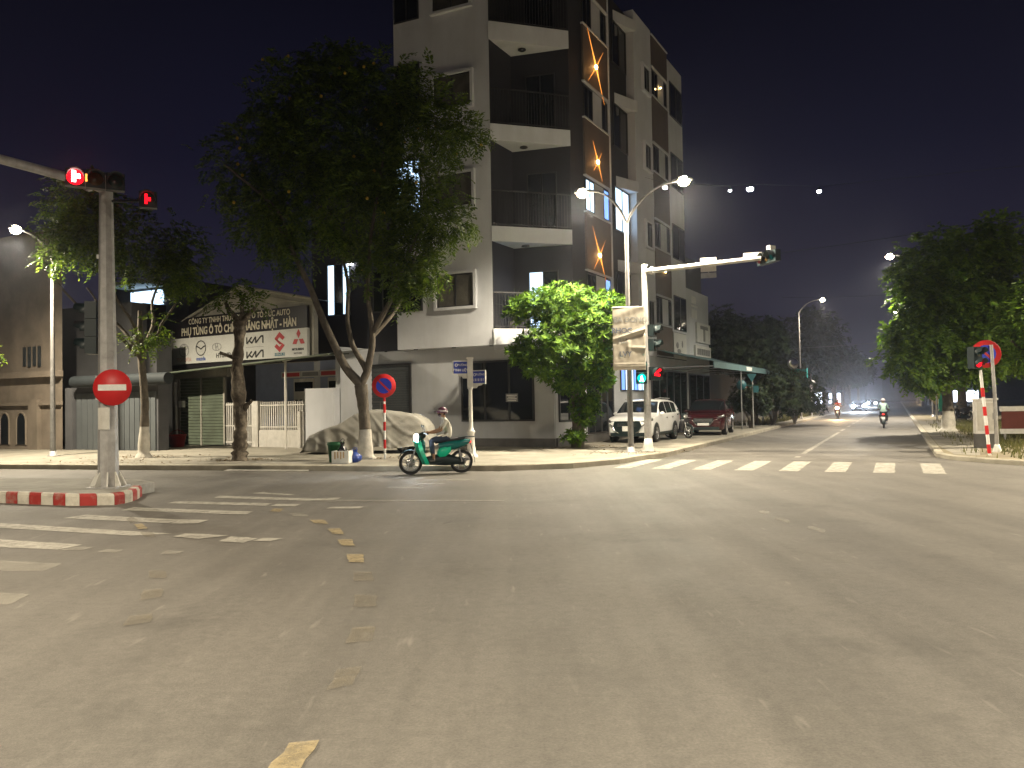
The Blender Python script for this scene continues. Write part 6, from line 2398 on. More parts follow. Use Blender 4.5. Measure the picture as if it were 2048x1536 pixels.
def car(name, label, loc, rz, paint, sp, grille='shield', lit=None, plate=True, group=None, mirrors=True):
    t = thing(name, label, 'car', loc, rz, group)
    cs = CarShape(sp)
    cs.body(paint, t)
    W, L = sp['W'], sp['L']
    for u in sp['wb']:
        x = cs.x(u)
        for sd in (-1, 1):
            b = MB()
            n, ra = 18, sp['wr'] + .075
            vs = []
            for i in range(n + 1):
                a = PI * i / n - .12 + .24 * i / n - .0
                for rr in (ra, ra - .075):
                    vs.append((x + rr * math.cos(a), sd * (W / 2 + .012), sp['wr'] + rr * math.sin(a)))
            vs = [(p[0], p[1], max(p[2], sp['z0'])) for p in vs]
            b.add(vs, [(2 * i, 2 * i + 1, 2 * i + 3, 2 * i + 2) for i in range(n)], True)
            b.add([(p[0], p[1] - sd * .03, p[2]) for p in vs] , [], True)
            b.build('arch_trim', M('black_plastic'), t)
            b = MB()
            b.lathe([(0, 0), (sp['wr'] + .03, 0), (sp['wr'] + .03, .004), (0, .004)], 24, Matrix.Translation((x, sd * (W / 2 + .002), sp['wr'] + .01)) @ Matrix.Rotation(-sd * PI / 2, 4, 'X'))
            b.build('wheel_well', M('rubber'), t)
            wheel(t, x, sd * (W / 2 - .075), sp['wr'])
    for sd in (-1, 1):
        for (a, c) in sp['glass']:
            us = [a + (c - a) * i / 6 for i in range(7)]
            cs.patch('side_window', us, lambda u: (cs.section(u)[5][1] + .035, cs.section(u)[7][1] - .03), sd, .006, M('dark_glass'), t)
        cs.patch('sill_trim', [.10 + .80 * i / 12 for i in range(13)], lambda u: (cs.z0(u) + .005, cs.z0(u) + .15), sd, .012, M('black_plastic'), t)
        hm = M('lamp_clear') if not lit else M(lit)
        hl = cs.patch('headlight', [.004, .012, .025, .045, .07, .10], lambda u: (.80 + u * .6, .87 + u * 1.0), sd, .012, hm, t)
        if not lit:
            cs.patch('lamp_band', [.008, .02, .04, .07, .09], lambda u: (.815 + u * .6, .838 + u * .8), sd, .018, M('black_plastic'), hl)
        if lit:
            b = MB()
            b.sphere((L / 2 + .01, sd * .66, .70), (.06, .20, .18), 10)
            b.build('lit_lens', M(lit), hl)
        cs.patch('tail_light', [.93, .95, .97, .985], lambda u: (.86, 1.0), sd, .012, M('sign_red'), t)
        if mirrors:
            b = MB()
            xm = cs.x(.315)
            b.sphere((xm, sd * (W / 2 + .07), 1.12), (.07, .11, .075), 10)
            b.build('wing_mirror', paint, t)
        for uh in (.50, .68):
            b = MB()
            b.box(cs.x(uh) - .1, cs.x(uh) + .08, sd * (W / 2) - .012, sd * (W / 2) + .02, .93, .965)
            b.build('door_handle', M('chrome'), t)
        if grille == 'shield':
            b = MB()
            b.tube([(cs.x(.35), sd * (W / 2 - .30), 1.70), (cs.x(.5), sd * (W / 2 - .26), 1.745), (cs.x(.8), sd * (W / 2 - .27), 1.72)], .018, 6)
            b.build('roof_rail', M('grey_steel'), t)
    ws = sp['ws']
    cs.top_patch('windscreen', [ws[0] + .012 + (ws[1] - ws[0] - .02) * i / 8 for i in range(9)], .02, .012, M('dark_glass'), t)
    cs.top_patch('rear_window', [.87 + .07 * i / 5 for i in range(6)], .06, .012, M('dark_glass'), t)
    xf = L / 2
    z1 = sp['z0'] + .1
    wf = cs.w(0)
    # nose: grille, lower intake, bars, plate
    b = MB()
    if grille == 'shield':
        b.prism([(-wf * .70, .85), (wf * .70, .85), (wf * .80, .66), (wf * .62, .36), (-wf * .62, .36), (-wf * .80, .66)], 0, .03, X=Matrix(((0, 0, 1, xf + .002), (1, 0, 0, 0), (0, 1, 0, 0), (0, 0, 0, 1))))
    else:
        b.prism([(-wf * .58, .80), (wf * .58, .80), (wf * .62, .70), (wf * .40, .50), (-wf * .40, .50), (-wf * .62, .70)], 0, .03, X=Matrix(((0, 0, 1, xf + .002), (1, 0, 0, 0), (0, 1, 0, 0), (0, 0, 0, 1))))
    gr = b.build('grille', M('black_plastic'), t)
    for i in range(3):
        b = MB()
        z = .74 - i * .045
        b.box(xf + .033, xf + .042, -wf * .55, wf * .55, z, z + .012)
        b.build('grille_bar', M('chrome') if grille == 'shield' else M('grey_steel'), gr)
    for sd in (-1, 1):
        b = MB()
        if grille == 'shield':
            b.tube([(xf + .01, sd * wf * .98, .74), (xf + .035, sd * wf * .80, .62), (xf + .035, sd * wf * .62, .43), (xf + .03, sd * wf * .45, .38)], .022, 6)
        else:
            b.tube([(xf + .01, sd * wf * .99, .78), (xf + .035, sd * wf * .66, .70), (xf + .035, sd * wf * .42, .49), (xf + .035, 0, .485)], .016, 6)
        b.build('chrome_trim', M('chrome'), t)
        b = MB()
        b.lathe([(0, .03), (.05, .02), (.06, 0)], 12, Matrix.Translation((xf - .045, sd * wf * .86, .46)) @ Matrix.Rotation(PI / 2, 4, 'Y'))
        b.build('fog_lamp', M('lamp_clear'), t)
    b = MB()
    b.box(xf - .12, xf + .03, -wf * .95, wf * .95, sp['z0'] + .02, sp['z0'] + .16)
    b.build('lower_bumper', M('black_plastic'), t)
    if plate:
        b = MB()
        b.box(xf + .04, xf + .055, -.19 if grille == 'shield' else -.26, .19 if grille == 'shield' else .26, .46, .65 if grille == 'shield' else .575)
        p_ = b.build('number_plate', M('sign_white'), t)
    b = MB()
    if grille == 'shield':
        XE = Matrix(((0, 0, 1, xf + .045), (1, 0, 0, 0), (0, 1, 0, .80), (0, 0, 0, 1)))
        for a in (90, 210, 330):
            u_ = Vector((math.cos(rad(a)), math.sin(rad(a)))) * .05
            v_ = Vector((-u_.y, u_.x)) * .6
            b.add([(q.x, q.y, 0) for q in (u_ * .05, u_ * .55 + v_ * .6, u_, u_ * .55 - v_ * .6)], [(0, 1, 2, 3)], False, XE)
    else:
        XE = Matrix(((0, 0, 1, xf + .045), (1, 0, 0, 0), (0, 1, 0, .68), (0, 0, 0, 1)))
        ring(b, XE, 0, 0, .085, .07, .014, 20, z=.0)
        stroke(b, XE, [(-.075, .02), (-.03, 0), (0, -.02), (.03, 0), (.075, .02)], .016, z=.0)
    b.build('emblem', M('chrome'), t)
    return t


def heading(h):
    return rad(90 - h)


F1 = Vector((4.47, 31.27, 0.15))
h1 = 207.0
d1 = Vector((math.sin(rad(h1)), math.cos(rad(h1)), 0))
car('parked_suv', 'pearl white sport utility car parked nose out behind the corner signal mast', F1 - d1 * 2.34 + Vector((0, 0, 0)), heading(h1), M('paint_pearl'), SUV)
F2 = Vector((8.76, 36.81, 0.15))
h2 = 201.5
d2 = Vector((math.sin(rad(h2)), math.cos(rad(h2)), 0))
RED = dict(SUV)
RED.update(L=4.55, W=1.84, top=[(0, .70), (.012, .84), (.035, .95), (.08, 1.0), (.20, 1.06), (.255, 1.10), (.32, 1.33), (.40, 1.56), (.46, 1.64), (.54, 1.67), (.70, 1.66), (.84, 1.56), (.90, 1.42), (.955, 1.12), (.985, 1.0), (1, .78)], ws=(.255, .43), glass=[(.36, .54), (.55, .70), (.71, .82)])
car('parked_car', 'glossy maroon car parked facing out under the long teal canopy', F2 - d2 * 2.28, heading(h2), M('paint_maroon'), RED, 'wing')
SEDAN = dict(SUV)
SEDAN.update(L=4.4, W=1.74, z0=.18, belt=.92, tumble=.32, wr=.31, wb=(.19, .78),
             top=[(0, .60), (.012, .72), (.035, .82), (.10, .90), (.24, .96), (.27, .98), (.33, 1.18), (.40, 1.36), (.46, 1.43), (.55, 1.46), (.66, 1.43), (.76, 1.30), (.85, 1.05), (.93, 1.02), (.985, .96), (1, .70)], ws=(.27, .44), glass=[(.37, .53), (.54, .69)])
ro = AV + 180
for (s_, n_), lit, lb, pw in (((112, -4.4), 'headlight_white', 'oncoming car with two white headlights far down the road', 1500), ((168, -4.4), 'headlight_white', 'second oncoming car, a dimmer pair of headlights behind the first', 500), ((190, 5.4), 'headlight_warm', 'distant car with warm headlights at the right side of the far road', 500)):
    x, y, _ = R(s_, n_)
    t = car('oncoming_car', lb, (x, y, 0.01), heading(ro), M('paint_dark'), SEDAN, 'wing', lit, False, 'cars coming down the far road', False)
    for sd in (-.6, .6):
        lamp_light('headlamp', (2.3, sd, .72), pw, (.85, .93, 1) if lit == 'headlight_white' else (1, .65, .3), t, 70, .8, .06, (1, 0, -.06))

# car under a grey cover
cv = thing('covered_car', 'car hidden under a loose grey beige cover in front of the roller shutter', 'car', (-4.95, 28.05, 0.15), rad(176))
mat('cover_cloth', (0.26, 0.25, 0.22), 0.75, 0, 0.18, 2, 0.15, 30, ((0.24, 0.22, 0.18), 0.5, 3, (1, 1, .4)))
cs = CarShape(dict(SEDAN, L=4.15, W=1.72, z0=.02, belt=.95, tumble=.36,
                   top=[(0, .42), (.04, .66), (.12, .84), (.24, .99), (.34, 1.22), (.44, 1.42), (.55, 1.49), (.66, 1.46), (.78, 1.38), (.90, 1.30), (.96, 1.15), (1, .9)]))
rr = np.random.default_rng(77)
ph = rr.uniform(0, 6.28, 8)
NU, NV = 110, 64
vs, fs = [], []
for i in range(NU + 1):
    u = i / NU
    sec = cs.section(u)
    full = [(-y, z) for y, z in sec] + [(y, z) for y, z in sec[-2::-1]]
    P = [Vector(q) for q in full]
    cum = [0]
    for a_, c_ in zip(P[:-1], P[1:]):
        cum.append(cum[-1] + (c_ - a_).length)
    for j in range(NV + 1):
        L_ = cum[-1] * j / NV
        k = 0
        while k < len(cum) - 2 and cum[k + 1] < L_:
            k += 1
        q = P[k].lerp(P[k + 1], (L_ - cum[k]) / max(1e-6, cum[k + 1] - cum[k]))
        side = 1 - min(1.0, max(0.0, (q.y - .15) / 1.0))
        sgn = -1 if q.x < 0 else 1
        # skirt flares out and falls in folds; slack runs diagonally between roof and nose
        g1 = abs(math.sin(u * 13 + 2.2 * math.sin(u * 5 + ph[0]) + .8 * q.y)) ** 3
        g2 = abs(math.sin(9 * (u * 1.3 - q.y * .9) + 1.7 * math.sin(u * 7 + ph[2]) + (1.3 if q.x < 0 else 0))) ** 6
        g3 = abs(math.sin(u * 31 + ph[1] + 2 * math.sin(u * 11))) ** 4
        g4 = max(0, 1 - abs(((u * 3.1 + q.y * .9 + .25 * math.sin(u * 9 + sgn)) % .62) - .31) / .09)
        g5 = max(0, 1 - abs(((u * 2.3 - q.y * 1.1 + .2 * math.sin(u * 6)) % .8) - .4) / .07)
        fold = .06 * g1 * side + .045 * g3 * side ** 2 + .030 * g4 + .026 * g5 + .003 * math.sin(47 * (u * 1.6 + q.y * .5) + ph[3]) - .03
        out_ = .10 * side ** 2 + fold
        hem = .05 + .16 * min(1, max(0, (u - .3) / .25)) + .03 * math.sin(u * 23)
        q.y = max(q.y, hem)
        x = cs.x(u) + (.22 * (.5 - u) * side if u < .06 or u > .94 else 0) + .02 * math.sin(q.y * 9 + ph[4])
        vs.append((x, q.x + sgn * out_, max(0.02, q.y + fold * .35 * (1 - side))))
for i in range(NU):
    for j in range(NV):
        o = i * (NV + 1) + j
        fs.append((o, o + 1, o + NV + 2, o + NV + 1))
b = MB()
b.add(vs, fs, True)
for row, flip in ((0, 1), (NU, -1)):
    o = row * (NV + 1)
    ring_ = [vs[o + j] for j in range(NV + 1)]
    low = [(p[0] + flip * .14, p[1], 0.05 if flip > 0 else .2) for p in ring_]
    b.add(ring_ + low, [(j, j + 1, NV + 2 + j, NV + 1 + j) for j in range(NV)], True)
cover = b.build('cover', M('cover_cloth'), cv)
for x in (1.25, -1.3):
    wheel(cv, x, .62, .29, .18)
    wheel(cv, x, -.62, .29, .18)
b = MB()
b.tube([(1.35, .45, .83), (1.5, .50, .80), (1.62, .60, .70), (1.6, .72, .55)], .035, 6)
b.build('knot', M('cover_cloth'), cover)


# ------------------------------------------------------------------ scooters
mat('teal_bright', (0.0, 0.52, 0.31), 0.3, 0, 0.08, 4)
mat('teal_dark', (0.0, 0.12, 0.115), 0.3, 0, 0.1, 4)
mat('seat_black', (0.02, 0.02, 0.022), 0.7, 0, 0.15, 8, .2, 40)
mat('moped_maroon', (0.10, 0.015, 0.018), 0.3, 0, 0.1, 4)


def scooter(label, loc, rz, main, second, headlight=None, tail=None, group=None):
    t = thing('scooter', label, 'scooter', loc, rz, group)
    R_ = .30

    def whl(x, nm):
        X = Matrix.Translation((x, 0, R_)) @ Matrix.Rotation(PI / 2, 4, 'X')
        b = MB()
        n, m = 32, 8
        vs = []
        for i in range(n):
            a = 2 * PI * i / n
            for k in range(m):
                c = 2 * PI * k / m
                rr_ = R_ - .045 + .045 * math.cos(c)
                vs.append((rr_ * math.cos(a), rr_ * math.sin(a), .04 * math.sin(c)))
        fs = [(i * m + k, i * m + (k + 1) % m, ((i + 1) % n) * m + (k + 1) % m, ((i + 1) % n) * m + k) for i in range(n) for k in range(m)]
        b.add(vs, fs, True, X)
        w_ = b.build('wheel', M('rubber'), t)
        b = MB()
        b.lathe([(R_ - .085, -.03), (R_ - .072, -.03), (R_ - .072, .03), (R_ - .085, .03), (R_ - .085, -.03)], 28, X)
        b.lathe([(.0, -.05), (.06, -.045), (.06, .045), (0, .05)], 12, X)
        for i in range(5):
            a = 2 * PI * i / 5 + .3
            for da in (-.16, .16):
                b.tube([X @ Vector((.04 * math.cos(a), .04 * math.sin(a), 0)), X @ Vector(((R_ - .08) * math.cos(a + da), (R_ - .08) * math.sin(a + da), 0))], .012, 5)
        b.build('rim', M('alloy'), w_)
        b = MB()
        b.lathe([(.06, .03), (.12, .03), (.12, .036), (.06, .036)], 18, X)
        b.build('brake_disc', M('chrome'), w_)
    whl(.655, 'front')
    whl(-.645, 'rear')

    def loft(name, secs, material, parent=t, n=12, power=2.6):
        """Rounded body along stations (x, zc, half_width, half_height, shear)."""
        vs, fs = [], []
        for x, zc, hw, hh in secs:
            for k in range(n):
                a = 2 * PI * k / n
                c, s_ = math.cos(a), math.sin(a)
                vs.append((x, hw * math.copysign(abs(c) ** (2 / power), c), zc + hh * math.copysign(abs(s_) ** (2 / power), s_)))
        for i in range(len(secs) - 1):
            for k in range(n):
                fs.append((i * n + k, i * n + (k + 1) % n, (i + 1) * n + (k + 1) % n, (i + 1) * n + k))
        b_ = MB()
        b_.add(vs, fs, True)
        b_.add(vs[:n], [tuple(range(n))[::-1]])
        b_.add(vs[-n:], [tuple(range(n))])
        return b_.build(name, material, parent)
    # frame, fork, engine
    b = MB()
    for y in (-.075, .075):
        b.tube([(.655, y, R_), (.57, y, .56), (.47, y * .6, .80)], .02, 8)
    b.tube([(.50, 0, .74), (.36, 0, 1.0)], .03, 8)
    b.build('fork', M('grey_steel'), t)
    b = MB()
    n = 14
    vs = []
    for i in range(n + 1):
        a = rad(20) + rad(150) * i / n
        for y, rr_ in ((-.075, R_ + .02), (0, R_ + .045), (.075, R_ + .02)):
            vs.append((.655 + rr_ * math.cos(a), y, R_ + rr_ * math.sin(a)))
    b.add(vs, [(i * 3 + k, i * 3 + k + 1, i * 3 + k + 4, i * 3 + k + 3) for i in range(n) for k in range(2)], True)
    b.build('front_mudguard', M('black_plastic'), t)
    loft('engine', [(.30, .34, .11, .09), (.0, .36, .15, .14), (-.25, .36, .15, .16), (-.5, .33, .12, .11), (-.72, .30, .08, .07)], M('black_plastic'))
    loft('footboard', [(.34, .30, .14, .03), (.2, .27, .16, .035), (-.05, .28, .16, .04), (-.2, .33, .14, .05)], M('black_plastic'))
    b = MB()
    b.tube([(-.1, -.13, .26), (-.45, -.15, .30), (-.85, -.16, .36)], [.03, .055, .05], 10)
    b.build('exhaust', M('grey_steel'), t)
    b = MB()
    for y in (-.12, .12):
        b.tube([(-.645, y, R_), (-.58, y, .64)], .024, 8)
    b.build('shock_absorber', M('chrome'), t)
    # leg shield: a swept plate in front of the legs
    vs, fs = [], []
    prof = [(.50, .83, .15), (.49, .75, .23), (.45, .62, .24), (.40, .48, .22), (.34, .36, .19), (.29, .25, .15)]
    for x, z, w_ in prof:
        for q in (-1, -.5, 0, .5, 1):
            vs.append((x + .07 * (1 - q * q), q * w_, z))
    for x, z, w_ in prof:
        for q in (-1, -.5, 0, .5, 1):
            vs.append((x - .11 + .05 * (1 - q * q), q * w_ * .98, z))
    m = len(prof) * 5
    for o_ in (0, m):
        for i in range(len(prof) - 1):
            for k in range(4):
                fs.append((o_ + i * 5 + k, o_ + i * 5 + k + 1, o_ + i * 5 + k + 6, o_ + i * 5 + k + 5))
    for i in range(len(prof) - 1):
        for k in (0, 4):
            fs.append((i * 5 + k, i * 5 + 5 + k, m + i * 5 + 5 + k, m + i * 5 + k))
    b = MB()
    b.add(vs, fs, True)
    b.build('leg_shield', main, t)
    loft('steering_cowl', [(.50, .90, .07, .05), (.46, .93, .11, .10), (.36, .98, .12, .10), (.27, 1.0, .08, .06)], M('black_plastic'))
    loft('inner_shield', [(.40, .70, .12, .15), (.33, .70, .12, .20), (.28, .68, .09, .16)], second)
    b = MB()
    for y in (-1, 1):
        b.tube([(.33, 0, 1.0), (.31, y * .17, 1.05), (.24, y * .33, 1.03)], .014, 8)
        b.tube([(.29, y * .22, 1.045), (.24, y * .345, 1.03)], .022, 8)
    b.build('handlebar', M('black_plastic'), t)
    for y in (-1, 1):
        b = MB()
        b.tube([(.30, y * .19, 1.06), (.33, y * .26, 1.20)], .008, 6)
        b.sphere((.335, y * .28, 1.23), (.015, .06, .04), 8)
        b.build('mirror', M('black_plastic'), t)
    b = MB()
    b.sphere((.50, 0, .93), (.05, .13, .11) if headlight == 'headlight_warm' else (.07, .12, .10), 12)
    b.build('headlight', M(headlight) if headlight else M('lamp_clear'), t)
    # seat and tail
    loft('seat', [(.02, .80, .09, .035), (-.1, .83, .13, .05), (-.35, .85, .14, .055), (-.6, .88, .13, .05), (-.74, .90, .08, .03)], M('seat_black'))
    loft('side_panel', [(-.02, .50, .11, .08), (-.08, .53, .165, .16), (-.22, .58, .19, .18), (-.36, .66, .18, .12)], main)
    loft('tail_body', [(-.06, .68, .12, .10), (-.25, .71, .18, .14), (-.5, .74, .175, .13), (-.74, .79, .13, .09), (-.88, .82, .07, .045)], second)
    loft('tail_light', [(-.80, .80, .08, .035), (-.87, .80, .07, .035), (-.90, .80, .04, .02)], M(tail) if tail else M('sign_red'))
    b = MB()
    for y in (-.11, .11):
        b.tube([(-.55, y, .91), (-.82, y, .93), (-.98, y * .5, .925)], .014, 6)
    b.tube([(-.98, -.055, .925), (-.98, .055, .925)], .014, 6)
    b.build('grab_rail', M('black_plastic'), t)
    vs = []
    for i in range(n + 1):
        a = rad(35) + rad(150) * i / n
        for y in (-.06, .06):
            vs.append((-.645 + (R_ + .05) * math.cos(a), y, R_ + (R_ + .05) * math.sin(a)))
    b = MB()
    b.add(vs, [(i * 2, i * 2 + 1, i * 2 + 3, i * 2 + 2) for i in range(n)], True)
    b.build('rear_mudguard', M('black_plastic'), t)
    b = MB()
    b.box(-.935, -.925, -.09, .09, .52, .66)
    b.build('number_plate', M('sign_white'), t)
    b = MB()
    b.tube([(-.88, 0, .80), (-.93, 0, .6)], .012, 5)
    b.build('plate_bracket', M('black_plastic'), t)
    return t


# ------------------------------------------------------------------ riders
mat('skin', (0.30, 0.17, 0.10), 0.55, 0, 0.15, 8)
mat('hair', (0.012, 0.01, 0.009), 0.6, 0, 0.2, 20)
mat('shirt_white', (0.62, 0.60, 0.52), 0.85, 0, 0.15, 6, .2, 25)
mat('shirt_pale_green', (0.36, 0.50, 0.45), 0.85, 0, 0.15, 6, .2, 25)
mat('jeans', (0.035, 0.05, 0.085), 0.85, 0, 0.25, 8, .2, 40)
mat('sandal', (0.12, 0.11, 0.10), 0.7, 0, 0.2, 8)
mat('mask_dark', (0.05, 0.03, 0.04), 0.8, 0, 0.2, 8)
mat('helmet_plum', (0.13, 0.05, 0.085), 0.3, 0, 0.1, 5)
mat('helmet_white', (0.6, 0.55, 0.55), 0.35, 0, 0.1, 5)
mat('shirt_red', (0.30, 0.03, 0.03), 0.85, 0, 0.15, 6)


def rider(label, loc, rz, shirt, trousers, bare_shin=True, helmet=('helmet_plum', 'helmet_white')):
    """A seated rider: one skinned body, with helmet and mask as children. Same local axes as the scooter."""
    t = thing('person', label, 'person', loc, rz)
    V, Rd, E = [], [], []

    def add(p, r, parent=None):
        V.append(p)
        Rd.append(r)
        if parent is not None:
            E.append((parent, len(V) - 1))
        return len(V) - 1
    pel = add((-.34, 0, .97), (.145, .13))
    sp1 = add((-.325, 0, 1.09), (.135, .115), pel)
    sp2 = add((-.285, 0, 1.22), (.15, .115), sp1)
    ch = add((-.245, 0, 1.32), (.15, .10), sp2)
    nk = add((-.205, 0, 1.42), (.055, .055), ch)
    hd0 = add((-.185, 0, 1.475), (.062, .062), nk)
    hd1 = add((-.165, 0, 1.54), (.088, .10), hd0)
    add((-.165, 0, 1.62), (.075, .085), hd1)
    hands = []
    for s_ in (-1, 1):
        sh = add((-.24, s_ * .165, 1.345), (.062, .062), ch)
        e0 = add((-.185, s_ * .215, 1.23), (.05, .05), sh)
        el = add((-.115, s_ * .255, 1.125), (.042, .042), e0)
        fo = add((.04, s_ * .285, 1.075), (.036, .036), el)
        wr = add((.165, s_ * .29, 1.06), (.026, .028), fo)
        hn = add((.225, s_ * .285, 1.055), (.034, .022), wr)
        hands.append((s_, Vector((.235, s_ * .285, 1.055))))
        hp = add((-.30, s_ * .10, .93), (.095, .095), pel)
        th = add((-.08, s_ * .135, .90), (.083, .083), hp)
        kn = add((.125, s_ * .15, .845), (.062, .062), th)
        ca = add((.105, s_ * .15, .66), (.054, .054), kn)
        an = add((.075, s_ * .15, .39), (.036, .036), ca)
        hl = add((.06, s_ * .15, .345), (.04, .034), an)
        add((.20, s_ * .165, .335), (.04, .024), hl)
    me = bpy.data.meshes.new('skeleton')
    me.from_pydata(V, E, [])
    o = bpy.data.objects.new('skeleton', me)
    C.objects.link(o)
    o.modifiers.new('skin', 'SKIN')
    for i, r_ in enumerate(Rd):
        me.skin_vertices[0].data[i].radius = r_
    me.skin_vertices[0].data[0].use_root = True
    sb_ = o.modifiers.new('sub', 'SUBSURF')
    sb_.levels = 2
    sb_.render_levels = 2
    dg = bpy.context.evaluated_depsgraph_get()
    body = bpy.data.meshes.new_from_object(o.evaluated_get(dg))
    bpy.data.objects.remove(o)
    bm_v = [v.co[:] for v in body.vertices]
    bm_f = [tuple(p.vertices) for p in body.polygons]
    mats = ['skin', shirt, trousers, 'sandal', 'hair']
    mi = []
    for f in bm_f:
        c = Vector((0, 0, 0))
        for i in f:
            c += Vector(bm_v[i])
        c /= len(f)
        k = 0
        if c.z > 1.44:
            k = 0 if c.x > -.19 or c.z < 1.5 else 4
        elif abs(c.y) > .19 and c.x > -.20 and c.z > .98:
            k = 1 if c.x < -.135 else 0
        elif c.z > .955 or (c.x < -.32 and c.z > .93):
            k = 1
        elif c.z > (.52 if bare_shin else .40):
            k = 2
        elif c.z > .385:
            k = 0
        else:
            k = 3
        mi.append(k)
    b = MB()
    b.v = bm_v
    b.f = bm_f
    b.sm = [True] * len(bm_f)
    b.mi = mi
    # face: nose, ears, eyes, all part of the one body mesh
    b.sphere((-.062, 0, 1.545), (.022, .016, .026), 8)
    for s_ in (-1, 1):
        b.sphere((-.17, s_ * .088, 1.545), (.022, .012, .032), 8)
        b.sphere((-.079, s_ * .035, 1.575), (.012, .014, .010), 8, mi=4)
    b.box(-.078, -.070, -.026, .026, 1.497, 1.507, mi=3)
    # fingers closed round the grips, thumb under
    for s_, hc in hands:
        for k, ln in enumerate((.9, 1.0, .95, .8)):
            y = hc.y + s_ * (-.030 + .019 * k)
            pts = [hc + Vector((-.01, y - hc.y, .012)), hc + Vector((.022 * ln, y - hc.y, .014)), hc + Vector((.04 * ln, y - hc.y, -.008)), hc + Vector((.028 * ln, y - hc.y, -.034)), hc + Vector((.006, y - hc.y, -.040))]
            b.tube(pts, [.010, .0095, .009, .0085, .007], 6)
        b.tube([hc + Vector((-.03, -s_ * .03, -.004)), hc + Vector((-.01, -s_ * .052, -.018)), hc + Vector((.015, -s_ * .058, -.026))], [.012, .011, .008], 6)
    bo = b.build('body', [M(k) for k in mats], t)
    # open-face helmet, strap and cloth mask
    h_ = MB()
    prof = [(0, .118), (.05, .108), (.09, .08), (.113, .035), (.118, -.01), (.112, -.035)]
    h_.lathe(prof, 20, Matrix.Translation((-.175, 0, 1.585)) @ Matrix.Rotation(rad(-8), 4, 'Y') @ Matrix.Diagonal((1.14, 1, 1.05, 1)))
    ho = h_.build('helmet', M(helmet[0]), t)
    h_ = MB()
    h_.lathe([(.114, .034), (.121, .030), (.122, .006), (.119, .0)], 20, Matrix.Translation((-.175, 0, 1.585)) @ Matrix.Rotation(rad(-8), 4, 'Y') @ Matrix.Diagonal((1.14, 1, 1.05, 1)))
    h_.build('helmet_band', M(helmet[1]), ho)
    h_ = MB()
    vs = []
    for i in range(9):
        a = -rad(62) + rad(124) * i / 8
        for rr_, z in ((.125, 1.60), (.185, 1.585)):
            vs.append((-.175 + rr_ * 1.12 * math.cos(a), rr_ * .92 * math.sin(a), z + .012))
    h_.add(vs, [(2 * i, 2 * i + 1, 2 * i + 3, 2 * i + 2) for i in range(8)], True)
    pk = h_.build('peak', M(helmet[0]), ho)
    md_ = pk.modifiers.new('thickness', 'SOLIDIFY')
    md_.thickness = .006
    h_ = MB()
    h_.sphere((-.105, 0, 1.505), (.052, .072, .045), 12)
    h_.build('face_mask', M('mask_dark'), t)
    return t


fr_, re_ = Vector((-2.52, 20.41, 0.00)), Vector((-1.42, 20.63, 0.00))
hd_ = (fr_ - re_).normalized()
mid = (fr_ + re_) / 2
rz_ = math.atan2(hd_.y, hd_.x)
S1 = scooter('bright green scooter riding left across the junction, headlight on', (mid.x, mid.y, 0.0), rz_, M('teal_bright'), M('teal_dark'), 'headlight_white', 'tail_red')
lamp_light('headlamp', (.56, 0, .93), 260, (.85, .93, 1), S1, 75, .8, .05, (1, 0, -.12))
rider('person in a white shirt, jeans and plum helmet riding the green scooter', (mid.x, mid.y, 0.0), rz_, 'shirt_white', 'jeans')
p = (21.31, 46.00, 0.00)
scooter('dark scooter ridden away along the right lane of the far road', (p[0], p[1], 0.005), rad(90 - AV), M('paint_dark'), M('seat_black'), None, 'tail_red')
rider('person in a pale green shirt riding away on the far road, seen from behind', (p[0], p[1], 0.005), rad(90 - AV), 'shirt_pale_green', 'jeans', False, ('helmet_white', 'helmet_plum'))
p = (27.53, 67.77, -0.00)
S3 = scooter('oncoming scooter with one warm headlight on the left of the far road', (p[0], p[1], 0.005), rad(90 - AV) + PI, M('moped_maroon'), M('seat_black'), 'headlight_warm', None)
lamp_light('headlamp', (.56, 0, .93), 500, (1, .62, .28), S3, 80, .8, .05, (1, 0, -.10))
rider('person in a red shirt riding the oncoming scooter with the warm headlight', (p[0], p[1], 0.005), rad(90 - AV) + PI, 'shirt_red', 'jeans', False, ('helmet_plum', 'helmet_white'))
p = (7.18, 34.25, 0.15)
scooter('dark parked scooter standing between the white and the maroon cars', (p[0], p[1] + .5, 0.15), rad(-62), M('paint_dark'), M('seat_black'))
for i, (px_, lb) in enumerate(((R(58, 3.6, .115), 'parked scooter under the right trees, nearest the road'), (R(66, 4.8, .115), 'parked scooter under the right trees, farther back'))):
    scooter(lb, px_, rad(200 + 40 * i), M('paint_dark'), M('seat_black'), None, None, 'scooters parked on the right verge')

# ------------------------------------------------------------------ bin, foam box and bags at the foot of the big tree
mat('bin_green', (0.01, 0.10, 0.035), 0.45, 0, 0.2, 4)
mat('foam', (0.62, 0.60, 0.54), 0.9, 0, 0.12, 6, .2, 60)
mat('tape_tan', (0.42, 0.28, 0.13), 0.5, 0, 0.2, 6)
mat('bag_black', (0.012, 0.012, 0.013), 0.25, 0, 0.2, 6)
mat('bag_blue', (0.03, 0.06, 0.25), 0.3, 0, 0.2, 6)
Bp = (-5.18, 23.17, 0.15)
t = thing('waste_bin', 'dark green plastic bin beside the foam box under the big tree', 'bin', (Bp[0], Bp[1] + .15, .15))
b = MB()
b.lathe([(0, 0), (.17, 0), (.215, .50), (.235, .50), (.235, .55), (.20, .55), (.16, .03), (0, .03)], 16)
b.build('bin_body', M('bin_green'), t)
b = MB()
b.lathe([(.2, .551), (.22, .551), (.24, .565), (.22, .58)], 16)
b.build('rim', M('bin_green'), t)
Bx = (-4.88, 22.90, 0.15)
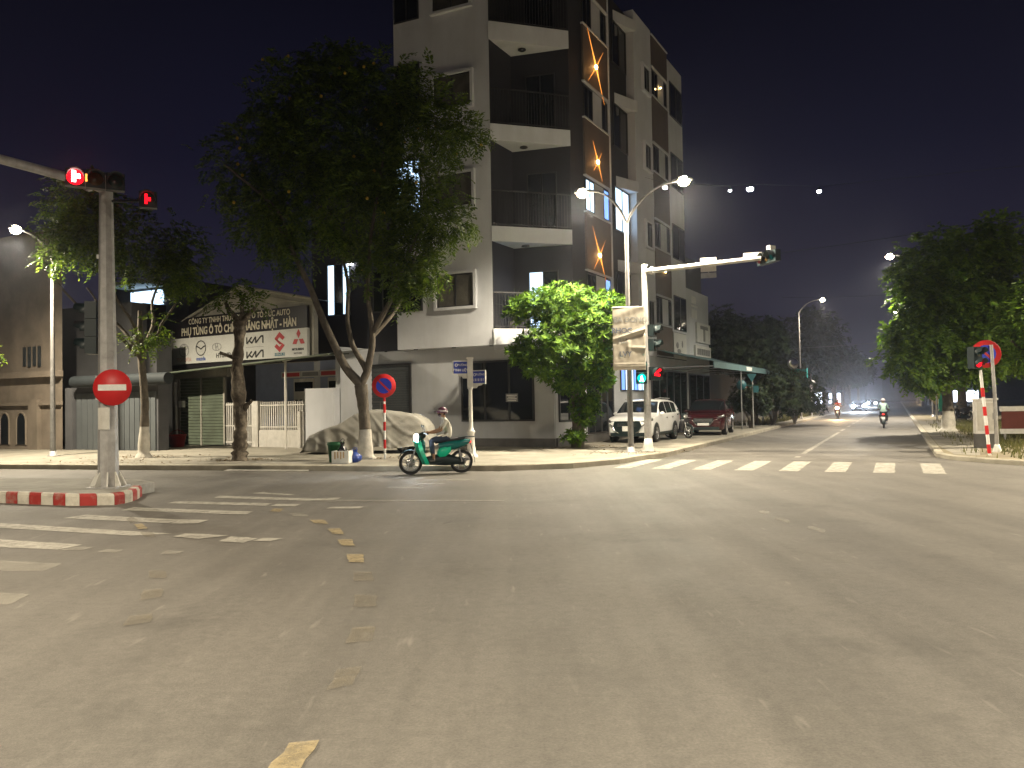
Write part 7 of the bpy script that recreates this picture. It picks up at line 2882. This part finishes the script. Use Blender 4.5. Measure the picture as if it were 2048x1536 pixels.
t = thing('foam_box', 'white foam box with tan tape strips on the kerb by the tree', 'box', (Bx[0], Bx[1] - .02, .15), rad(-8))
b = MB()
b.box(-.25, .25, -.18, .18, 0, .035)
b.box(-.25, .25, -.18, -.145, .0351, .35)
b.box(-.25, .25, .145, .18, .0351, .35)
b.box(-.25, -.215, -.1449, .1449, .0351, .35)
b.box(.215, .25, -.1449, .1449, .0351, .35)
b.build('box_body', M('foam'), t)
for i in range(4):
    s = MB()
    s.box(-.17 + .085 * i, -.13 + .085 * i, -.186, -.1805, .12 + .03 * (i % 2), .33)
    s.build('tape_strip', M('tape_tan'), t)


def bag(name, label, loc, r, h, material, seed):
    t = thing(name, label, 'bag', loc)
    rr_ = np.random.default_rng(seed)
    n, m = 22, 14
    vs, fs = [], []
    for i in range(m + 1):
        q = i / m
        base = r * (math.sin(PI * (.15 + .78 * q / .82)) ** .75 if q < .82 else .26 + (q - .82) * 1.2)
        for k in range(n):
            a = 2 * PI * k / n
            w_ = 1 + .12 * math.sin(a * 5 + q * 6 + seed) + .06 * math.sin(a * 11 - q * 9)
            vs.append((base * w_ * math.cos(a), base * w_ * math.sin(a) * .8, q * h))
    for i in range(m):
        for k in range(n):
            fs.append((i * n + k, i * n + (k + 1) % n, (i + 1) * n + (k + 1) % n, (i + 1) * n + k))
    b_ = MB()
    b_.add(vs, fs, True)
    b_.add(vs[:n], [tuple(range(n))[::-1]])
    b_.build('bag_body', material, t)
    b_ = MB()
    b_.tube([(r * .12, 0, h * .95), (r * .4, 0, h * 1.12), (r * .1, .02, h * 1.2), (-r * .3, 0, h * 1.1), (-r * .1, 0, h * .95)], .012, 6)
    b_.build('tied_top', material, t)
    return t


bag('plastic_bag', 'tied black plastic bag sitting in the white foam box', (Bx[0] + .0, Bx[1] - .0, .19), .155, .55, M('bag_black'), 3)
bag('plastic_bag', 'blue plastic bag wedged between the foam box and the tree foot', (Bx[0] + .31, Bx[1] + .20, .15), .19, .36, M('bag_blue'), 5)
# fallen leaves and litter along the kerb and around the tree feet
r = np.random.default_rng(90)
pts = []
for (cx_, cy_, n_, sp_) in ((T1[0], T1[1], 160, .5), (T3[0], T3[1], 160, .6), (T4[0], T4[1], 180, .8), (T2[0], T2[1], 160, .9), (-12, 24.6, 160, 2.2), (4, 25, 120, 1.0)):
    pts.append(np.c_[r.normal(cx_, sp_, n_), r.normal(cy_ + .2, sp_ * .5, n_)])
pts = np.concatenate(pts)
keep = pts[:, 1] > np.interp(pts[:, 0], [q[0] for q in KERB[:11]], [q[1] for q in KERB[:11]]) + .3
pts = pts[keep]
m = len(pts)
base = np.c_[pts, np.full(m, .153)]
d_ = unit(np.c_[r.normal(size=(m, 2)), r.uniform(0, .35, m)])
V, F = leaf_quads(base, d_, unit(np.c_[r.normal(0, .25, (m, 2)), np.ones(m)]), r.uniform(.05, .12, m), r.uniform(.03, .06, m))
leaf_mat('leaf_dry', (0.10, 0.06, 0.025), (0.22, 0.15, 0.06), .2, .8)
o = np_mesh('fallen_leaves', V, F, M('leaf_dry'))
o['kind'] = 'stuff'

# ------------------------------------------------------------------ lit shops far down the road
for i, (s_, n_, w_, mt, lb) in enumerate(((150, -15, 7, 'room_cool', 'small lit shop on the left far down the road'), (175, -14, 8, 'room_cool', 'second small lit shop on the left farther down the road'), (172, 10, 8, 'room_cool', 'small lit shop on the right far down the road'))):
    x, y, _ = R(s_, n_)
    t = thing('far_shop', lb, 'shop', (x, y, .1), rad(90 - AV - 90), 'lit shops far down the road')
    b = MB()
    b.box(-w_ / 2, w_ / 2, 0, 6, 0, 4.2)
    b.build('wall', M('house_grey'), t)
    for k in range(3):
        s = MB()
        a = -w_ / 2 + .5 + k * (w_ - .6) / 3
        s.box(a, a + (w_ - 1.6) / 3, -.06, -.004, .6, 2.7)
        s.build('window', glow('far_window', (.75, .85, 1.0), 3.0), t)
    s = MB()
    s.box(-w_ / 2, w_ / 2, -.9, -.002, 3.0, 3.25)
    s.build('awning', M('canvas_teal'), t)
# low dark skyline closing the end of the road
for i, (s_, n_, w_, h_) in enumerate(((300, -40, 60, 9), (330, 30, 70, 10), (420, 0, 160, 12))):
    x, y, _ = R(s_, n_)
    t = thing('far_building', 'dark far off block closing the view, %s' % ('left of the far road', 'right of the far road', 'across the end of the far road')[i], 'building', (x, y, -.2), rad(-AV))
    b = MB()
    b.box(-w_ / 2, w_ / 2, 0, 15, 0, h_)
    b.build('wall', M('house_grey'), t)
    b = MB()
    b.box(-w_ / 2 - .4, w_ / 2 + .4, -.4, 15.4, h_ + .002, h_ + .5)
    b.build('roof', M('roof_metal'), t)

# ------------------------------------------------------------------ thin haze added for a glow around the lamps
b = MB()
b.box(-110, 330, -66, 440, -1.3, 26)
hz = b.build('haze', mat('haze_surface', (.5, .5, .5)))
hz['kind'] = 'stuff'
hm = bpy.data.materials.new('haze')
hm.use_nodes = True
nt = hm.node_tree
nt.nodes.clear()
pv = nt.nodes.new('ShaderNodeVolumePrincipled')
pv.inputs['Color'].default_value = (.8, .85, 1.0, 1)
pv.inputs['Density'].default_value = 0.0007
pv.inputs['Anisotropy'].default_value = 0.86
mo = nt.nodes.new('ShaderNodeOutputMaterial')
nt.links.new(pv.outputs[0], mo.inputs['Volume'])
hz.data.materials.clear()
hz.data.materials.append(hm)
hz.display_type = 'BOUNDS'
